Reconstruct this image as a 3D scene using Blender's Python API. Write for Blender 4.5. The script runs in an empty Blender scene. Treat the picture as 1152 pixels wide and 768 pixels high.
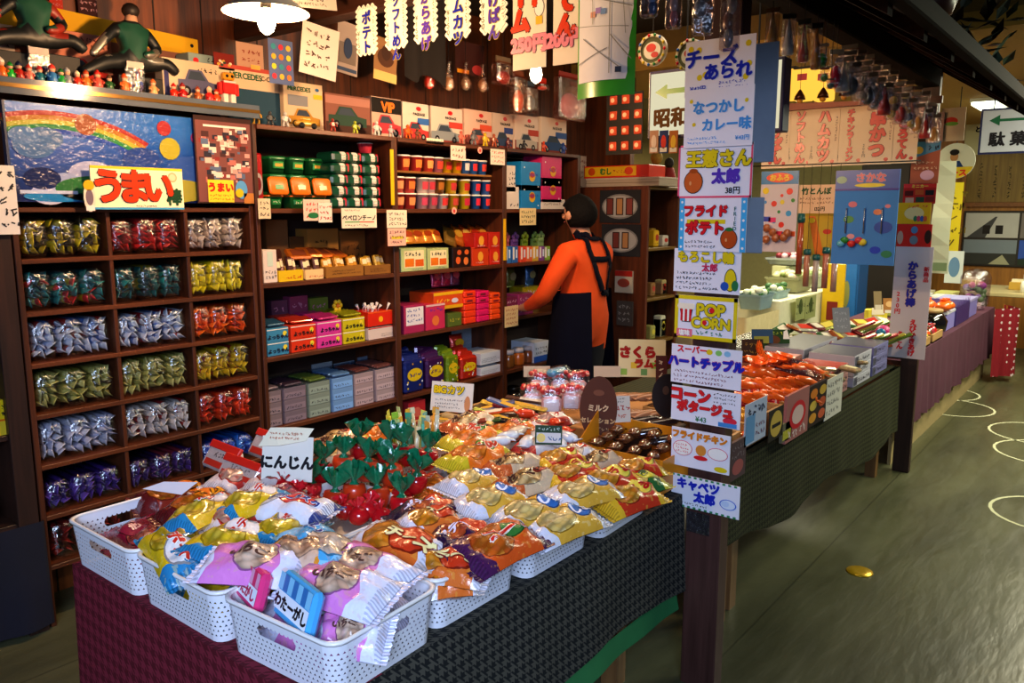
import bpy, bmesh, math, random
from mathutils import Vector, Matrix, noise
SC = bpy.context.scene
COL = SC.collection
R = math.radians
F, CX, CY, HOR, CAMZ = 900.0, 576.0, 384.0, 237.0, 1.6
PITCH = math.atan((CY - HOR) / F)
YAW = R(38.4)
FH = Vector((math.cos(YAW), math.sin(YAW), 0))
RT = Vector((math.sin(YAW), -math.cos(YAW), 0))
UP = Vector((0, 0, 1))
FW = FH * math.cos(PITCH) - UP * math.sin(PITCH)
CU = FH * math.sin(PITCH) + UP * math.cos(PITCH)
EYE = Vector((0, 0, CAMZ))
cam = bpy.data.cameras.new('camera')
cam.sensor_width = 36.0
cam.lens = F / 1152 * 36
cam.clip_start = 0.05
camo = bpy.data.objects.new('camera', cam)
COL.objects.link(camo)
mm = Matrix((RT, CU, -FW)).transposed().to_4x4()
mm.translation = EYE
camo.matrix_world = mm
SC.camera = camo
def ray(u, v): return FW + RT * ((u - CX) / F) - CU * ((v - CY) / F)
def atz(u, v, z):
 d = ray(u, v); return EYE + d * ((z - CAMZ) / d.z)
def aty(u, v, y):
 d = ray(u, v); return EYE + d * (y / d.y)
def atx(u, v, x):
 d = ray(u, v); return EYE + d * (x / d.x)
def lin(c):
 def f(x): return x / 12.92 if x <= 0.04045 else ((x + 0.055) / 1.055) ** 2.4
 if isinstance(c, str):
  c = c.lstrip('#'); c = [int(c[i:i + 2], 16) / 255 for i in (0, 2, 4)]
 return (f(c[0]), f(c[1]), f(c[2]), 1.0)
MATS = {}
class NT:
 def __init__(s, name):
  s.m = bpy.data.materials.new(name); s.m.use_nodes = True
  s.t = s.m.node_tree; s.t.nodes.clear()
  s.out = s.n('ShaderNodeOutputMaterial')
 def n(s, typ, **kw):
  nd = s.t.nodes.new(typ)
  for k, v in kw.items(): setattr(nd, k, v)
  return nd
 def l(s, a, b): s.t.links.new(a, b)
 def val(s, sock, v):
  if hasattr(v, 'is_output'): s.l(v, sock)
  else: sock.default_value = v
 def math(s, op, a, b=0.0, c=None):
  nd = s.n('ShaderNodeMath', operation=op)
  s.val(nd.inputs[0], a); s.val(nd.inputs[1], b)
  if c is not None: s.val(nd.inputs[2], c)
  return nd.outputs[0]
 def mix(s, f, a, b):
  nd = s.n('ShaderNodeMix', data_type='RGBA')
  s.val(nd.inputs[0], f); s.val(nd.inputs[6], a); s.val(nd.inputs[7], b)
  return nd.outputs[2]
 def bsdf(s, col, rough=.5, metal=0, coat=0, spec=.5, emit=None, estr=0):
  b = s.n('ShaderNodeBsdfPrincipled')
  s.val(b.inputs['Base Color'], col); s.val(b.inputs['Roughness'], rough)
  b.inputs['Metallic'].default_value = metal
  b.inputs['Coat Weight'].default_value = coat
  b.inputs['Coat Roughness'].default_value = .12
  b.inputs['Specular IOR Level'].default_value = spec
  if emit is not None:
   s.val(b.inputs['Emission Color'], emit); b.inputs['Emission Strength'].default_value = estr
  s.l(b.outputs[0], s.out.inputs[0])
  return b
 def noise(s, scale=10, vec=None, detail=3, rough=.5):
  nd = s.n('ShaderNodeTexNoise'); nd.inputs['Scale'].default_value = scale
  nd.inputs['Detail'].default_value = detail; nd.inputs['Roughness'].default_value = rough
  if vec is not None: s.l(vec, nd.inputs['Vector'])
  return nd.outputs['Fac']
 def obj(s, scale=None):
  o = s.n('ShaderNodeTexCoord').outputs['Object']
  if scale:
   mp = s.n('ShaderNodeMapping'); mp.inputs['Scale'].default_value = scale
   s.l(o, mp.inputs['Vector']); o = mp.outputs[0]
  return o
 def uv(s): return s.n('ShaderNodeTexCoord').outputs['UV']
 def bump(s, b, h, strength=.3, dist=.01):
  bp = s.n('ShaderNodeBump'); bp.inputs['Strength'].default_value = strength
  bp.inputs['Distance'].default_value = dist
  s.l(h, bp.inputs['Height']); s.l(bp.outputs[0], b.inputs['Normal'])
 def ramp(s, f, stops):
  nd = s.n('ShaderNodeValToRGB'); e = nd.color_ramp.elements
  while len(e) < len(stops): e.new(0.5)
  for el, (p, c) in zip(e, stops): el.position = p; el.color = c
  s.l(f, nd.inputs[0]); return nd.outputs[0]
def dk(c, k): return tuple(x * k for x in c[:3]) + (1,)
def mat(rgb, rough=.5, metal=0, var=.12, scale=25, bump=0, coat=0, emit=0, spec=.5):
 key = (rgb, rough, metal, var, scale, bump, coat, emit, spec)
 if key in MATS: return MATS[key]
 t = NT('paint_' + str(rgb).strip('#')); c = lin(rgb)
 nz = t.noise(scale, t.obj())
 col = t.mix(nz, dk(c, 1 - var), dk(c, 1 + var))
 b = t.bsdf(col, rough, metal, coat, spec, col if emit else None, emit)
 if bump: t.bump(b, nz, bump)
 MATS[key] = t.m
 return t.m
def paper(rgb): return mat(rgb, .7, var=.05, scale=8, spec=.25)
def gloss(rgb): return mat(rgb, .28, var=.1, scale=20)
def foil(rgb): return mat(rgb, .3, metal=.35, var=.2, scale=60, bump=.25, coat=.4)
def wood(axis, c1='#3a1c0e', c2='#6a3418', rough=.45):
 key = ('wood', axis, c1, c2)
 if key in MATS: return MATS[key]
 t = NT('wood_' + axis)
 sc = {'x': (1.2, 22, 22), 'y': (22, 1.2, 22), 'z': (22, 22, 1.2)}[axis]
 nz = t.noise(1.6, t.obj(sc), 5, .6)
 nz2 = t.noise(2.5, t.obj(), 2)
 col = t.ramp(nz, [(.3, lin(c1)), (.7, lin(c2))])
 col = t.mix(t.math('MULTIPLY', nz2, .45), col, dk(lin(c1), .6))
 b = t.bsdf(col, rough, spec=.5 if rough < .7 else .08)
 t.bump(b, nz, .15, .004)
 MATS[key] = t.m
 return t.m
def film(tint='#ffffff', g=.16):
 key = ('film', tint, g)
 if key in MATS: return MATS[key]
 t = NT('clear_film')
 tr = t.n('ShaderNodeBsdfTransparent'); tr.inputs[0].default_value = lin(tint)
 gl = t.n('ShaderNodeBsdfGlossy'); gl.inputs['Roughness'].default_value = .18
 nz = t.noise(45, t.obj(), 3)
 bp = t.n('ShaderNodeBump'); bp.inputs['Strength'].default_value = .8; bp.inputs['Distance'].default_value = .01
 t.l(nz, bp.inputs['Height']); t.l(bp.outputs[0], gl.inputs['Normal'])
 mx = t.n('ShaderNodeMixShader'); mx.inputs[0].default_value = g
 t.l(tr.outputs[0], mx.inputs[1]); t.l(gl.outputs[0], mx.inputs[2]); t.l(mx.outputs[0], t.out.inputs[0])
 MATS[key] = t.m
 return t.m
def glow(rgb, strength):
 key = ('glow', rgb, strength)
 if key in MATS: return MATS[key]
 t = NT('glow'); e = t.n('ShaderNodeEmission'); e.inputs[0].default_value = lin(rgb); e.inputs[1].default_value = strength
 t.l(e.outputs[0], t.out.inputs[0]); MATS[key] = t.m
 return t.m
WX, WY, WZ = wood('x', '#42200f', '#7c3e1c'), wood('y'), wood('z')
BLACK = mat('#120f12', .6); WHITE = paper('#f4f1ea'); INK = paper('#15131a')
GL = {}
def glyph(ch):
 if ch in GL: return GL[ch]
 cu = bpy.data.curves.new('g', 'FONT'); cu.body = ch; cu.size = 1.0; cu.resolution_u = 3
 o = bpy.data.objects.new('g', cu); COL.objects.link(o)
 me = o.evaluated_get(bpy.context.evaluated_depsgraph_get()).to_mesh()
 vs = [(v.co.x, v.co.y) for v in me.vertices]; fs = [tuple(p.vertices) for p in me.polygons]
 bpy.data.objects.remove(o); bpy.data.curves.remove(cu)
 wide = ord(ch) > 0x2E7F
 if wide: x0, w = 0.0, 1.0
 elif vs:
  x0 = min(v[0] for v in vs); w = max(v[0] for v in vs) - x0 + .08
 else: x0, w = 0, .3
 GL[ch] = ([(x - x0, y - .37) for x, y in vs], fs, w)
 return GL[ch]
ALLCH = ('うまい棒チーズあられ食べだしたらとまないなつかしカレー味王葱さん太郎フライドポテトもろこし輪POP CORNスーパハートチップル'
         'ンポタージキンキャベツ昭和のお駄菓子ソフトめんからあげハムカぱチラメ串かところてサドせインリム¥0123456789円竹とんぼかにいわたーがしシュガラスク'
         'ペロチーノよっ塩味新商品棒えびかきうビッグみやセレョミVIPMERCDSLAaきなこ人気大ドーナMRKT昔')
for ch_ in dict.fromkeys(ALLCH): glyph(ch_)
class MB:
 def __init__(s):
  s.v = []; s.f = []; s.fm = []; s.sm = []; s.mats = []; s.uvs = {}; s.M = None
 def mi(s, m):
  if m not in s.mats: s.mats.append(m)
  return s.mats.index(m)
 def add(s, vs, fs, m, smooth=False, uv=None):
  b = len(s.v)
  if s.M is not None: vs = [s.M @ Vector(v) for v in vs]
  s.v.extend(tuple(v) for v in vs); k = s.mi(m)
  for f in fs:
   if uv is not None: s.uvs[len(s.f)] = [uv[i] for i in f]
   s.f.append(tuple(b + i for i in f)); s.fm.append(k); s.sm.append(smooth)
  return s
 def box(s, x0, y0, z0, x1, y1, z1, m, b=0.0):
  if x0 > x1: x0, x1 = x1, x0
  if y0 > y1: y0, y1 = y1, y0
  if z0 > z1: z0, z1 = z1, z0
  if b <= 0:
   vs = [(x, y, z) for z in (z0, z1) for y in (y0, y1) for x in (x0, x1)]
   return s.add(vs, [(0, 2, 3, 1), (4, 5, 7, 6), (0, 1, 5, 4), (2, 6, 7, 3), (0, 4, 6, 2), (1, 3, 7, 5)], m)
  b = min(b, (x1 - x0) * .45, (y1 - y0) * .45, (z1 - z0) * .45)
  bm = bmesh.new()
  bmesh.ops.create_cube(bm, size=1, matrix=Matrix.Translation(((x0 + x1) / 2, (y0 + y1) / 2, (z0 + z1) / 2)) @ Matrix.Diagonal((x1 - x0, y1 - y0, z1 - z0, 1)))
  bmesh.ops.bevel(bm, geom=bm.edges[:], offset=b, segments=1, affect='EDGES')
  bm.verts.index_update()
  s.add([v.co.copy() for v in bm.verts], [[v.index for v in f.verts] for f in bm.faces], m)
  bm.free(); return s
 def poly(s, pts, m, uv=None): return s.add(pts, [tuple(range(len(pts)))], m, uv=uv)
 def rect(s, x0, z0, x1, z1, y, m): return s.poly([(x0, y, z0), (x1, y, z0), (x1, y, z1), (x0, y, z1)], m)
 def ell(s, cx, cz, rx, rz, y, m, n=18, rot=0):
  c, q = math.cos(rot), math.sin(rot); p = []
  for i in range(n):
   a = 2 * math.pi * i / n; ax, az = rx * math.cos(a), rz * math.sin(a)
   p.append((cx + ax * c - az * q, y, cz + ax * q + az * c))
  return s.poly(p, m)
 def ring(s, loops, m, smooth=True, close=True, cap0=False, cap1=False):
  n = len(loops[0]); vs = [p for l in loops for p in l]; fs = []
  for k in range(len(loops) - 1):
   for i in range(n if close else n - 1):
    j = (i + 1) % n
    fs.append((k * n + i, k * n + j, (k + 1) * n + j, (k + 1) * n + i))
  if cap0: fs.append(tuple(range(n))[::-1])
  if cap1: fs.append(tuple(range((len(loops) - 1) * n, len(loops) * n)))
  return s.add(vs, fs, m, smooth)
 def lathe(s, prof, m, n=16, c=(0, 0, 0), cap=True):
  loops = [[(c[0] + r * math.cos(2 * math.pi * i / n), c[1] + r * math.sin(2 * math.pi * i / n), c[2] + z) for i in range(n)] for r, z in prof]
  return s.ring(loops, m, True, True, cap, cap)
 def tube(s, path, r, m, n=8, cap=True):
  loops = []; k = len(path); path = [Vector(p) for p in path]
  for i, p in enumerate(path):
   d = (path[min(i + 1, k - 1)] - path[max(i - 1, 0)]).normalized()
   a = d.cross(Vector((0, 0, 1)) if abs(d.z) < .9 else Vector((1, 0, 0))).normalized(); bb = d.cross(a)
   rr = r[i] if isinstance(r, (list, tuple)) else r
   loops.append([p + (a * math.cos(2 * math.pi * q / n) + bb * math.sin(2 * math.pi * q / n)) * rr for q in range(n)])
  return s.ring(loops, m, True, True, cap, cap)
 def ball(s, c, rx, ry, rz, m, n=10):
  prof = [(math.sin(math.pi * i / 7), -math.cos(math.pi * i / 7)) for i in range(8)]
  loops = [[(c[0] + rx * max(q, .02) * math.cos(2 * math.pi * i / n), c[1] + ry * max(q, .02) * math.sin(2 * math.pi * i / n), c[2] + rz * z) for i in range(n)] for q, z in prof]
  return s.ring(loops, m, True, True, True, True)
 def text(s, t, cx, cz, size, m, y=-.001, bold=0.0, vert=False, outline=None, ow=.05, rot=0, sx=1.0, adv=1.0, fn=None):
  """lettering in the local xz plane facing -y, centred on (cx, cz)"""
  if outline is not None:
   s.text(t, cx, cz, size, outline, y, bold + ow, vert, rot=rot, sx=sx, adv=adv, fn=fn); y = y - .0012
  offs = [(0, 0)]
  if bold:
   offs = [(bold * math.cos(a * math.pi / 3.0), bold * math.sin(a * math.pi / 3.0)) for a in range(6)]
  pen = []
  if vert:
   for i, ch in enumerate(t): pen.append((ch, -glyph(ch)[2] / 2, ((len(t) - 1) / 2 - i) * adv))
  else:
   tot = sum(glyph(ch)[2] * adv for ch in t); x = -tot / 2
   for ch in t: pen.append((ch, x, 0)); x += glyph(ch)[2] * adv
  c, q = math.cos(rot), math.sin(rot)
  for ch, px, pz in pen:
   vs, fs, w = glyph(ch)
   turn = vert and ch in 'ー-~'
   for oi, (ox, oz) in enumerate(offs):
    p = []; yy = y - .00014 * oi
    for vx, vz in vs:
     if turn: vx, vz = .5 + vz, -(vx - .5)
     X = (px + vx + ox) * size * sx; Z = (pz + vz + oz) * size
     X, Z = cx + X * c - Z * q, cz + X * q + Z * c
     p.append(fn(X, Z, -yy) if fn else (X, yy, Z))
    s.add(p, fs, m)
  return s
 def scrib(s, x0, z0, x1, z1, rows, m, y=-.001, seed=1, vert=False):
  """rows of small illegible handwriting strokes"""
  rd = random.Random(seed); a0, a1, b0, b1 = (z0, z1, x0, x1) if vert else (x0, x1, z0, z1)
  h = (b1 - b0) / rows
  for r in range(rows):
   a = a0; bc = b0 + (r + .5) * h; q = h * .62; end = a1 - rd.random() * .25 * (a1 - a0)
   while a < end:
    for _ in range(3):
     p = [(a + rd.random() * q, bc + (rd.random() - .5) * q) for _ in range(2)]
     (xa, za), (xb, zb) = p; dx, dz = xb - xa, zb - za; L = math.hypot(dx, dz) or 1; t = q * .09
     nx, nz = -dz / L * t, dx / L * t
     quad = [(xa + nx, za + nz), (xa - nx, za - nz), (xb - nx, zb - nz), (xb + nx, zb + nz)]
     if vert: quad = [(k, j) for j, k in quad]
     s.poly([(X, y - .00008 * _, Z) for X, Z in quad], m)
    a += q * 1.15
  return s
 def build(s, name, parent=None, loc=None, smooth=None):
  me = bpy.data.meshes.new(name); me.from_pydata(s.v, [], s.f)
  for m in s.mats: me.materials.append(m)
  me.polygons.foreach_set('material_index', s.fm)
  me.polygons.foreach_set('use_smooth', s.sm if smooth is None else [smooth] * len(s.f))
  if s.uvs:
   ul = me.uv_layers.new(name='UVMap')
   for i, p in enumerate(me.polygons):
    if i in s.uvs:
     for li, uvc in zip(p.loop_indices, s.uvs[i]): ul.data[li].uv = uvc
  me.update()
  o = bpy.data.objects.new(name, me); COL.objects.link(o)
  if parent is not None: o.parent = parent
  if loc is not None: o.location = loc
  return o
def tag(o, label, cat, group=None, kind=None):
 if label: o['label'] = label
 if cat: o['category'] = cat
 if group: o['group'] = group
 if kind: o['kind'] = kind
 return o
def struct(o): o['kind'] = 'structure'; return o
def thing(name, label, cat, loc=(0, 0, 0), rz=0.0, group=None, rot=None):
 o = bpy.data.objects.new(name, None); COL.objects.link(o); o.empty_display_size = .05
 o.location = loc; o.rotation_euler = rot if rot else (0, 0, rz)
 return tag(o, label, cat, group)
def link(name, me, parent=None, loc=(0, 0, 0), rot=(0, 0, 0), scale=(1, 1, 1)):
 o = bpy.data.objects.new(name, me); COL.objects.link(o); o.parent = parent
 o.location = loc; o.rotation_euler = rot; o.scale = scale
 return o
def dup(root, loc=None, rot=None, label=None, group=None, parent=None):
 r = root.copy(); COL.objects.link(r)
 if parent is not None: r.parent = parent
 if loc is not None: r.location = loc
 if rot is not None: r.rotation_euler = rot
 if label: r['label'] = label
 if group: r['group'] = group
 for ch in root.children: dup(ch, parent=r)
 return r
ORD = ['first', 'second', 'third', 'fourth', 'fifth', 'sixth', 'seventh', 'eighth', 'ninth', 'tenth', 'eleventh', 'twelfth', 'thirteenth', 'fourteenth', 'fifteenth', 'sixteenth', 'seventeenth', 'eighteenth', 'nineteenth', 'twentieth']
FACEX = R(-90)          # turns a front that faces -Y so that it faces -X
rnd = random.Random(7)
def cloth_mat(dark, light, s):
 t = NT('woven_cloth'); u = t.n('ShaderNodeSeparateXYZ'); t.l(t.uv(), u.inputs[0])
 a = t.math('GREATER_THAN', t.math('FRACT', t.math('MULTIPLY', u.outputs[0], s)), .5)
 b = t.math('GREATER_THAN', t.math('FRACT', t.math('MULTIPLY', u.outputs[1], s)), .5)
 st = t.math('GREATER_THAN', t.math('FRACT', t.math('MULTIPLY', t.math('ADD', u.outputs[0], u.outputs[1]), s * 2)), .5)
 both = t.math('MULTIPLY', a, b)
 xor = t.math('ABSOLUTE', t.math('SUBTRACT', a, b))
 f = t.math('ADD', both, t.math('MULTIPLY', xor, st))
 nz = t.noise(4, t.obj())
 col = t.mix(t.math('MULTIPLY', f, .85), lin(dark), lin(light))
 col = t.mix(t.math('MULTIPLY', nz, .35), col, dk(lin(dark), .5))
 bs = t.bsdf(col, .85, spec=.2)
 t.bump(bs, t.noise(300, t.obj()), .2, .002)
 return t.m
t = NT('floor_sheet'); o = t.obj()
n1 = t.noise(.9, t.obj((1, 4, 1)), 4); n2 = t.noise(14, o, 4)
col = t.ramp(n1, [(.3, lin('#3e3f2c')), (.7, lin('#66664a'))])
col = t.mix(t.math('MULTIPLY', n2, .5), col, lin('#48482f'))
sp = t.n('ShaderNodeSeparateXYZ'); t.l(o, sp.inputs[0])
wob = t.math('MULTIPLY', t.math('SUBTRACT', t.noise(5, o, 3), .5), .012)
sy = t.math('ABSOLUTE', t.math('SUBTRACT', t.math('FRACT', t.math('DIVIDE', t.math('ADD', t.math('ADD', sp.outputs[1], wob), 8.5 * .91 - .615 + .455), .91)), .5))
crack = t.math('LESS_THAN', sy, .004)
col = t.mix(t.math('MULTIPLY', crack, .6), col, lin('#26261a'))
rg = t.math('MULTIPLY_ADD', t.noise(3, t.obj((1, 5, 1)), 4), .32, .2)
b = t.bsdf(col, rg, spec=.5)
t.bump(b, t.noise(6, t.obj((1, 3, 1)), 3), .16, .02)
FLOOR = t.m
struct(MB().box(-2.5, -3.5, -.1, 11.2, 6, 0, FLOOR).build('floor'))
PAN = wood('z', '#3a1b0c', '#7a3d18', .4)
def panelled(name, x0, x1, y, z1, m, step=.3):
 mb = MB().box(x0, y, 0, x1, y + .08, z1, m)
 x = x0 + .1
 while x < x1:
  mb.box(x, y - .002, 0, x + .006, y + .001, z1, mat('#1c0c06', .7)); x += step
 return struct(mb.build(name))
panelled('wall_back', .0, 5.55, 3.62, 2.9, PAN)
panelled('wall_back_panel', .0, 2.02, 3.5, 2.9, wood('z', '#5a2c10', '#98501f', .4))
struct(MB().box(5.55, 4.6, 0, 11.2, 4.7, 2.9, mat('#7b6a3c', .8)).build('wall_far_back'))
struct(MB().box(11.0, -3.5, 0, 11.1, 4.7, 2.62, wood('z', '#8a5a1c', '#b87c2c', .5)).build('wall_far'))
struct(MB().box(10.9, 2.45, 0, 10.98, 4.6, 2.6, mat('#a49c6c', .8)).build('wall_far_panel'))
struct(MB().box(-.1, 2.6, 0, .0, 3.7, 2.9, PAN).build('wall_left'))
struct(MB().box(5.5, 3.2, 0, 5.56, 3.62, 2.9, PAN).build('wall_stall_end'))
struct(MB().box(5.3, -3.5, 2.6, 11.2, 4.7, 2.7, mat('#a8843a', .8, bump=.1)).build('ceiling'))
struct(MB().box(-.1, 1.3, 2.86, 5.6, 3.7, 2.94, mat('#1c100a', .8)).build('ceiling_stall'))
struct(MB().box(5.25, -3.5, 2.62, 5.3, -3.4, 3.2, mat('#6e5626', .8)).build('wall_above_hall'))
struct(MB().box(5.3, 3.7, 2.5, 11.2, 4.7, 3.2, mat('#7b6a3c', .8)).build('wall_upper'))
struct(MB().box(5.3, -3.5, 2.7, 5.4, 3.7, 3.2, mat('#6e5626', .8)).build('wall_above_stall'))
struct(MB().box(-2.5, -3.5, 3.0, 5.3, 1.3, 3.1, mat('#4a3a1c', .8)).build('ceiling_aisle'))
ea, eb = Vector((0, .575, 2.15)), Vector((0, 1.7, 2.86))
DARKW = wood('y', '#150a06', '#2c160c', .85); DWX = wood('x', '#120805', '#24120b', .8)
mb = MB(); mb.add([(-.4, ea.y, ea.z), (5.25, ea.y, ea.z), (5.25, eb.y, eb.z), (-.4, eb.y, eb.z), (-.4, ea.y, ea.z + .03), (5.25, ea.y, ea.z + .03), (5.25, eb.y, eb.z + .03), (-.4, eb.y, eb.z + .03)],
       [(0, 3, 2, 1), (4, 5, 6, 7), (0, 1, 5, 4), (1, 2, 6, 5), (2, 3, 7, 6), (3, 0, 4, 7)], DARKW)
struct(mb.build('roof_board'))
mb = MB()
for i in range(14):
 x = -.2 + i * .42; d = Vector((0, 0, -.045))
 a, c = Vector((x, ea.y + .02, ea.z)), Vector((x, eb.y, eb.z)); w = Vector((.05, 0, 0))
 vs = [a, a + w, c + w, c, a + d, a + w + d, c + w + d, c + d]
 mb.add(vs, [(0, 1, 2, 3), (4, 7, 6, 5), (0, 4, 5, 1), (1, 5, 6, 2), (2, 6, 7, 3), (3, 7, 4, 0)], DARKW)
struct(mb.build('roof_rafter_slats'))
struct(MB().box(-.4, .555, 2.135, 5.27, .60, 2.20, wood('x', '#120906', '#24130d', .8), .006).build('trim_1'))
struct(MB().box(-.4, 1.03, 2.30, 5.3, 1.13, 2.42, DWX, .006).build('trim_2'))
struct(MB().box(2.36, 1.13, 2.42, 2.44, 3.6, 2.52, wood('y', '#2a140a', '#4a2412', .5), .006).build('trim_3'))
PILW = wood('z', '#3a201c', '#5c3a34', .45)
struct(MB().box(2.343, .998, 0, 2.41, 1.12, 2.36, PILW, .004).build('pillar'))
struct(MB().box(5.238, 1.03, 0, 5.285, 1.125, 2.36, wood('z', '#33201c', '#54362c', .45), .004).build('pillar_far'))
for i, (u, v, rx) in enumerate(((1181, 510, .33), (1170, 488, .33), (1070, 458, .32), (1060, 442, .3), (1185, 580, .3))):
 p = atz(u, v, .0); n = 28; m_ = paper('#c9c8a8'); mb = MB()
 lo = [[(q * math.cos(2 * math.pi * k / n), q * math.sin(2 * math.pi * k / n), 0) for k in range(n)] for q in (rx - .018, rx)]
 mb.ring(lo, m_, False)
 o = mb.build('floor_marking'); o.location = (p.x, p.y, .0015); tag(o, None, None, kind='structure')
p = atz(967, 643, 0)
o = MB().lathe([(.02, .006), (.055, .005), (.058, 0)], mat('#c9a21c', .3, metal=.5), 20).build('floor_disc', loc=(p.x, p.y, 0))
tag(o, 'round yellow brass disc set in the aisle floor', 'floor disc')
def table(name, label, x0, x1, y0, y1, h, legs):
 r = thing(name, label, 'table', ((x0 + x1) / 2, (y0 + y1) / 2, 0))
 cx, cy = r.location.x, r.location.y
 MB().box(x0 - cx, y0 - cy, h - .03, x1 - cx, y1 - cy, h, WX).build('table_top', r)
 for lx, ly in legs: MB().box(lx - cx - .03, ly - cy - .03, 0, lx - cx + .03, ly - cy + .03, h - .03, wood('z', '#6b4a2a', '#9a7244')).build('leg', r)
 return r
TH = .676
table('display_table', 'wooden table under the dark red and green cloths, carrying the white baskets', .86, 2.33, 1.15, 2.14, TH, [(.95, 1.3), (2.2, 1.3), (.95, 2.0), (2.2, 2.0)])
table('display_table', 'long wooden table under the green cloth between the two posts', 2.44, 5.1, 1.15, 2.14, TH, [(2.8, 1.2), (2.95, 1.22), (5.05, 1.2), (2.8, 2.0), (5.0, 2.0)])
table('display_table', 'long table draped in purple cloth beyond the far post', 5.34, 8.95, 1.14, 2.0, TH, [(5.5, 1.3), (8.8, 1.3), (5.5, 1.9), (8.8, 1.9)])
def drape(mb, pts, z1, zbot, m, wav=.006, fr=9):
 """a hanging side of cloth along the polyline PTS with slight folds; ZBOT(s) is its lower edge"""
 n = 60; tot = sum((Vector(b) - Vector(a)).length for a, b in zip(pts, pts[1:])); top = []; 
 def at_s(s):
  for a, b in zip(pts, pts[1:]):
   a, b = Vector(a), Vector(b); L = (b - a).length
   if s <= L + 1e-6: return a + (b - a) * (s / L), (b - a).normalized()
   s -= L
  return b, (b - a).normalized()
 rows = 7; vs = []; uv = []
 for j in range(rows):
  for i in range(n + 1):
   s = tot * i / n; p, d = at_s(s); nn = Vector((d.y, -d.x)); zb = zbot(s / tot)
   f = j / (rows - 1); z = z1 + (zb - z1) * f
   off = wav * f * math.sin(s * fr) + wav * f * .6 * math.sin(s * fr * 2.3 + 1) + .012 * f
   q = p + nn * off; vs.append((q.x, q.y, z)); uv.append((s, z))
 fs = [(j * (n + 1) + i, j * (n + 1) + i + 1, (j + 1) * (n + 1) + i + 1, (j + 1) * (n + 1) + i) for j in range(rows - 1) for i in range(n)]
 return mb.add(vs, fs, m, True, uv)
RED = cloth_mat('#581420', '#84283a', 30); GRN = cloth_mat('#1a1d1e', '#57544a', 36)
GR2 = cloth_mat('#26281a', '#4c4c30', 40); PUR = mat('#54293c', .85, var=.3, scale=6)
def flat(mb, x0, y0, x1, y1, z, m): return mb.add([(x0, y0, z), (x1, y0, z), (x1, y1, z), (x0, y1, z)], [(0, 1, 2, 3)], m, uv=[(x0, y0), (x1, y0), (x1, y1), (x0, y1)])
r = thing('tablecloth', 'dark red patterned cloth over the near end of the basket table', 'tablecloth', (0, 0, 0))
flat(MB(), .84, 1.125, 1.0, 2.15, .68, RED).build('cloth_top', r)
drape(MB(), [(.84, 2.15), (.84, 1.128)], .68, lambda s: .1, RED).build('cloth_drop', r)
r = thing('tablecloth', 'dark green checked cloth hanging below the row of white baskets', 'tablecloth', (0, 0, 0))
flat(MB(), 1.0, 1.125, 2.335, 2.15, .68, GRN).build('cloth_top', r)
drape(MB(), [(.84, 1.125), (2.335, 1.125)], .68, lambda s: .31 - .03 * math.sin(s * 7) + .05 * s, GRN).build('cloth_drop', r)
drape(MB(), [(.86, 1.142), (2.33, 1.142)], .34, lambda s: .27, mat('#1f6b3a', .8)).build('green_lining', r)
r = thing('tablecloth', 'olive green cloth over the sweets table right of the poster post', 'tablecloth', (0, 0, 0))
flat(MB(), 2.42, 1.125, 5.12, 2.15, .68, GR2).build('cloth_top', r)
drape(MB(), [(2.42, 1.14), (2.75, 1.125), (5.14, 1.10), (5.14, 1.4)], .68, lambda s: .36 - .12 * s + .03 * math.sin(s * 16), GR2).build('cloth_drop', r)
r = thing('tablecloth', 'plum purple cloth pleated along the far table front', 'tablecloth', (0, 0, 0))
flat(MB(), 5.33, 1.12, 8.95, 2.0, .68, PUR).build('cloth_top', r)
drape(MB(), [(5.33, 1.12), (8.95, 1.12)], .68, lambda s: .2 + .03 * abs(math.sin(s * 30)), PUR, .012, 30).build('cloth_drop', r)
o = MB().box(5.35, 1.16, .0, 8.9, 1.18, .3, mat('#a89468', .7)).build('kick_board')
tag(o, 'pale board along the floor under the purple cloth', 'board')
def basket_mat():
 t = NT('perforated_plastic'); u = t.n('ShaderNodeSeparateXYZ'); t.l(t.uv(), u.inputs[0])
 s = 1 / .0125
 vv = t.math('MULTIPLY', u.outputs[1], s * 1.1); row = t.math('FLOOR', vv)
 uu = t.math('ADD', t.math('MULTIPLY', u.outputs[0], s), t.math('MULTIPLY', t.math('FLOORED_MODULO', row, 2), .5))
 dx = t.math('ABSOLUTE', t.math('SUBTRACT', t.math('FRACT', uu), .5)); dz = t.math('SUBTRACT', t.math('FRACT', vv), .5)
 tri = t.math('ADD', t.math('MULTIPLY', dx, 1.7), dz)
 hole = t.math('MULTIPLY', t.math('LESS_THAN', tri, .17), t.math('GREATER_THAN', dz, -.26))
 hole = t.math('MULTIPLY', hole, t.math('GREATER_THAN', u.outputs[1], .008))
 hole = t.math('MULTIPLY', hole, t.math('LESS_THAN', u.outputs[1], .098))
 b = t.n('ShaderNodeBsdfPrincipled'); b.inputs['Base Color'].default_value = lin('#dcdce2'); b.inputs['Roughness'].default_value = .4
 tr = t.n('ShaderNodeBsdfTransparent'); mx = t.n('ShaderNodeMixShader')
 t.l(hole, mx.inputs[0]); t.l(b.outputs[0], mx.inputs[1]); t.l(tr.outputs[0], mx.inputs[2]); t.l(mx.outputs[0], t.out.inputs[0])
 return t.m
BASK = basket_mat(); BRIM = mat('#e4e0dc', .35, var=.03)
def rloop(hx, hy, r, z, n=5):
 p = []
 for cx, cy, a0 in ((hx - r, hy - r, 0), (-hx + r, hy - r, 90), (-hx + r, -hy + r, 180), (hx - r, -hy + r, 270)):
  for i in range(n): a = R(a0 + 90 * i / (n - 1)); p.append((cx + r * math.cos(a), cy + r * math.sin(a), z))
 return p
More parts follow.
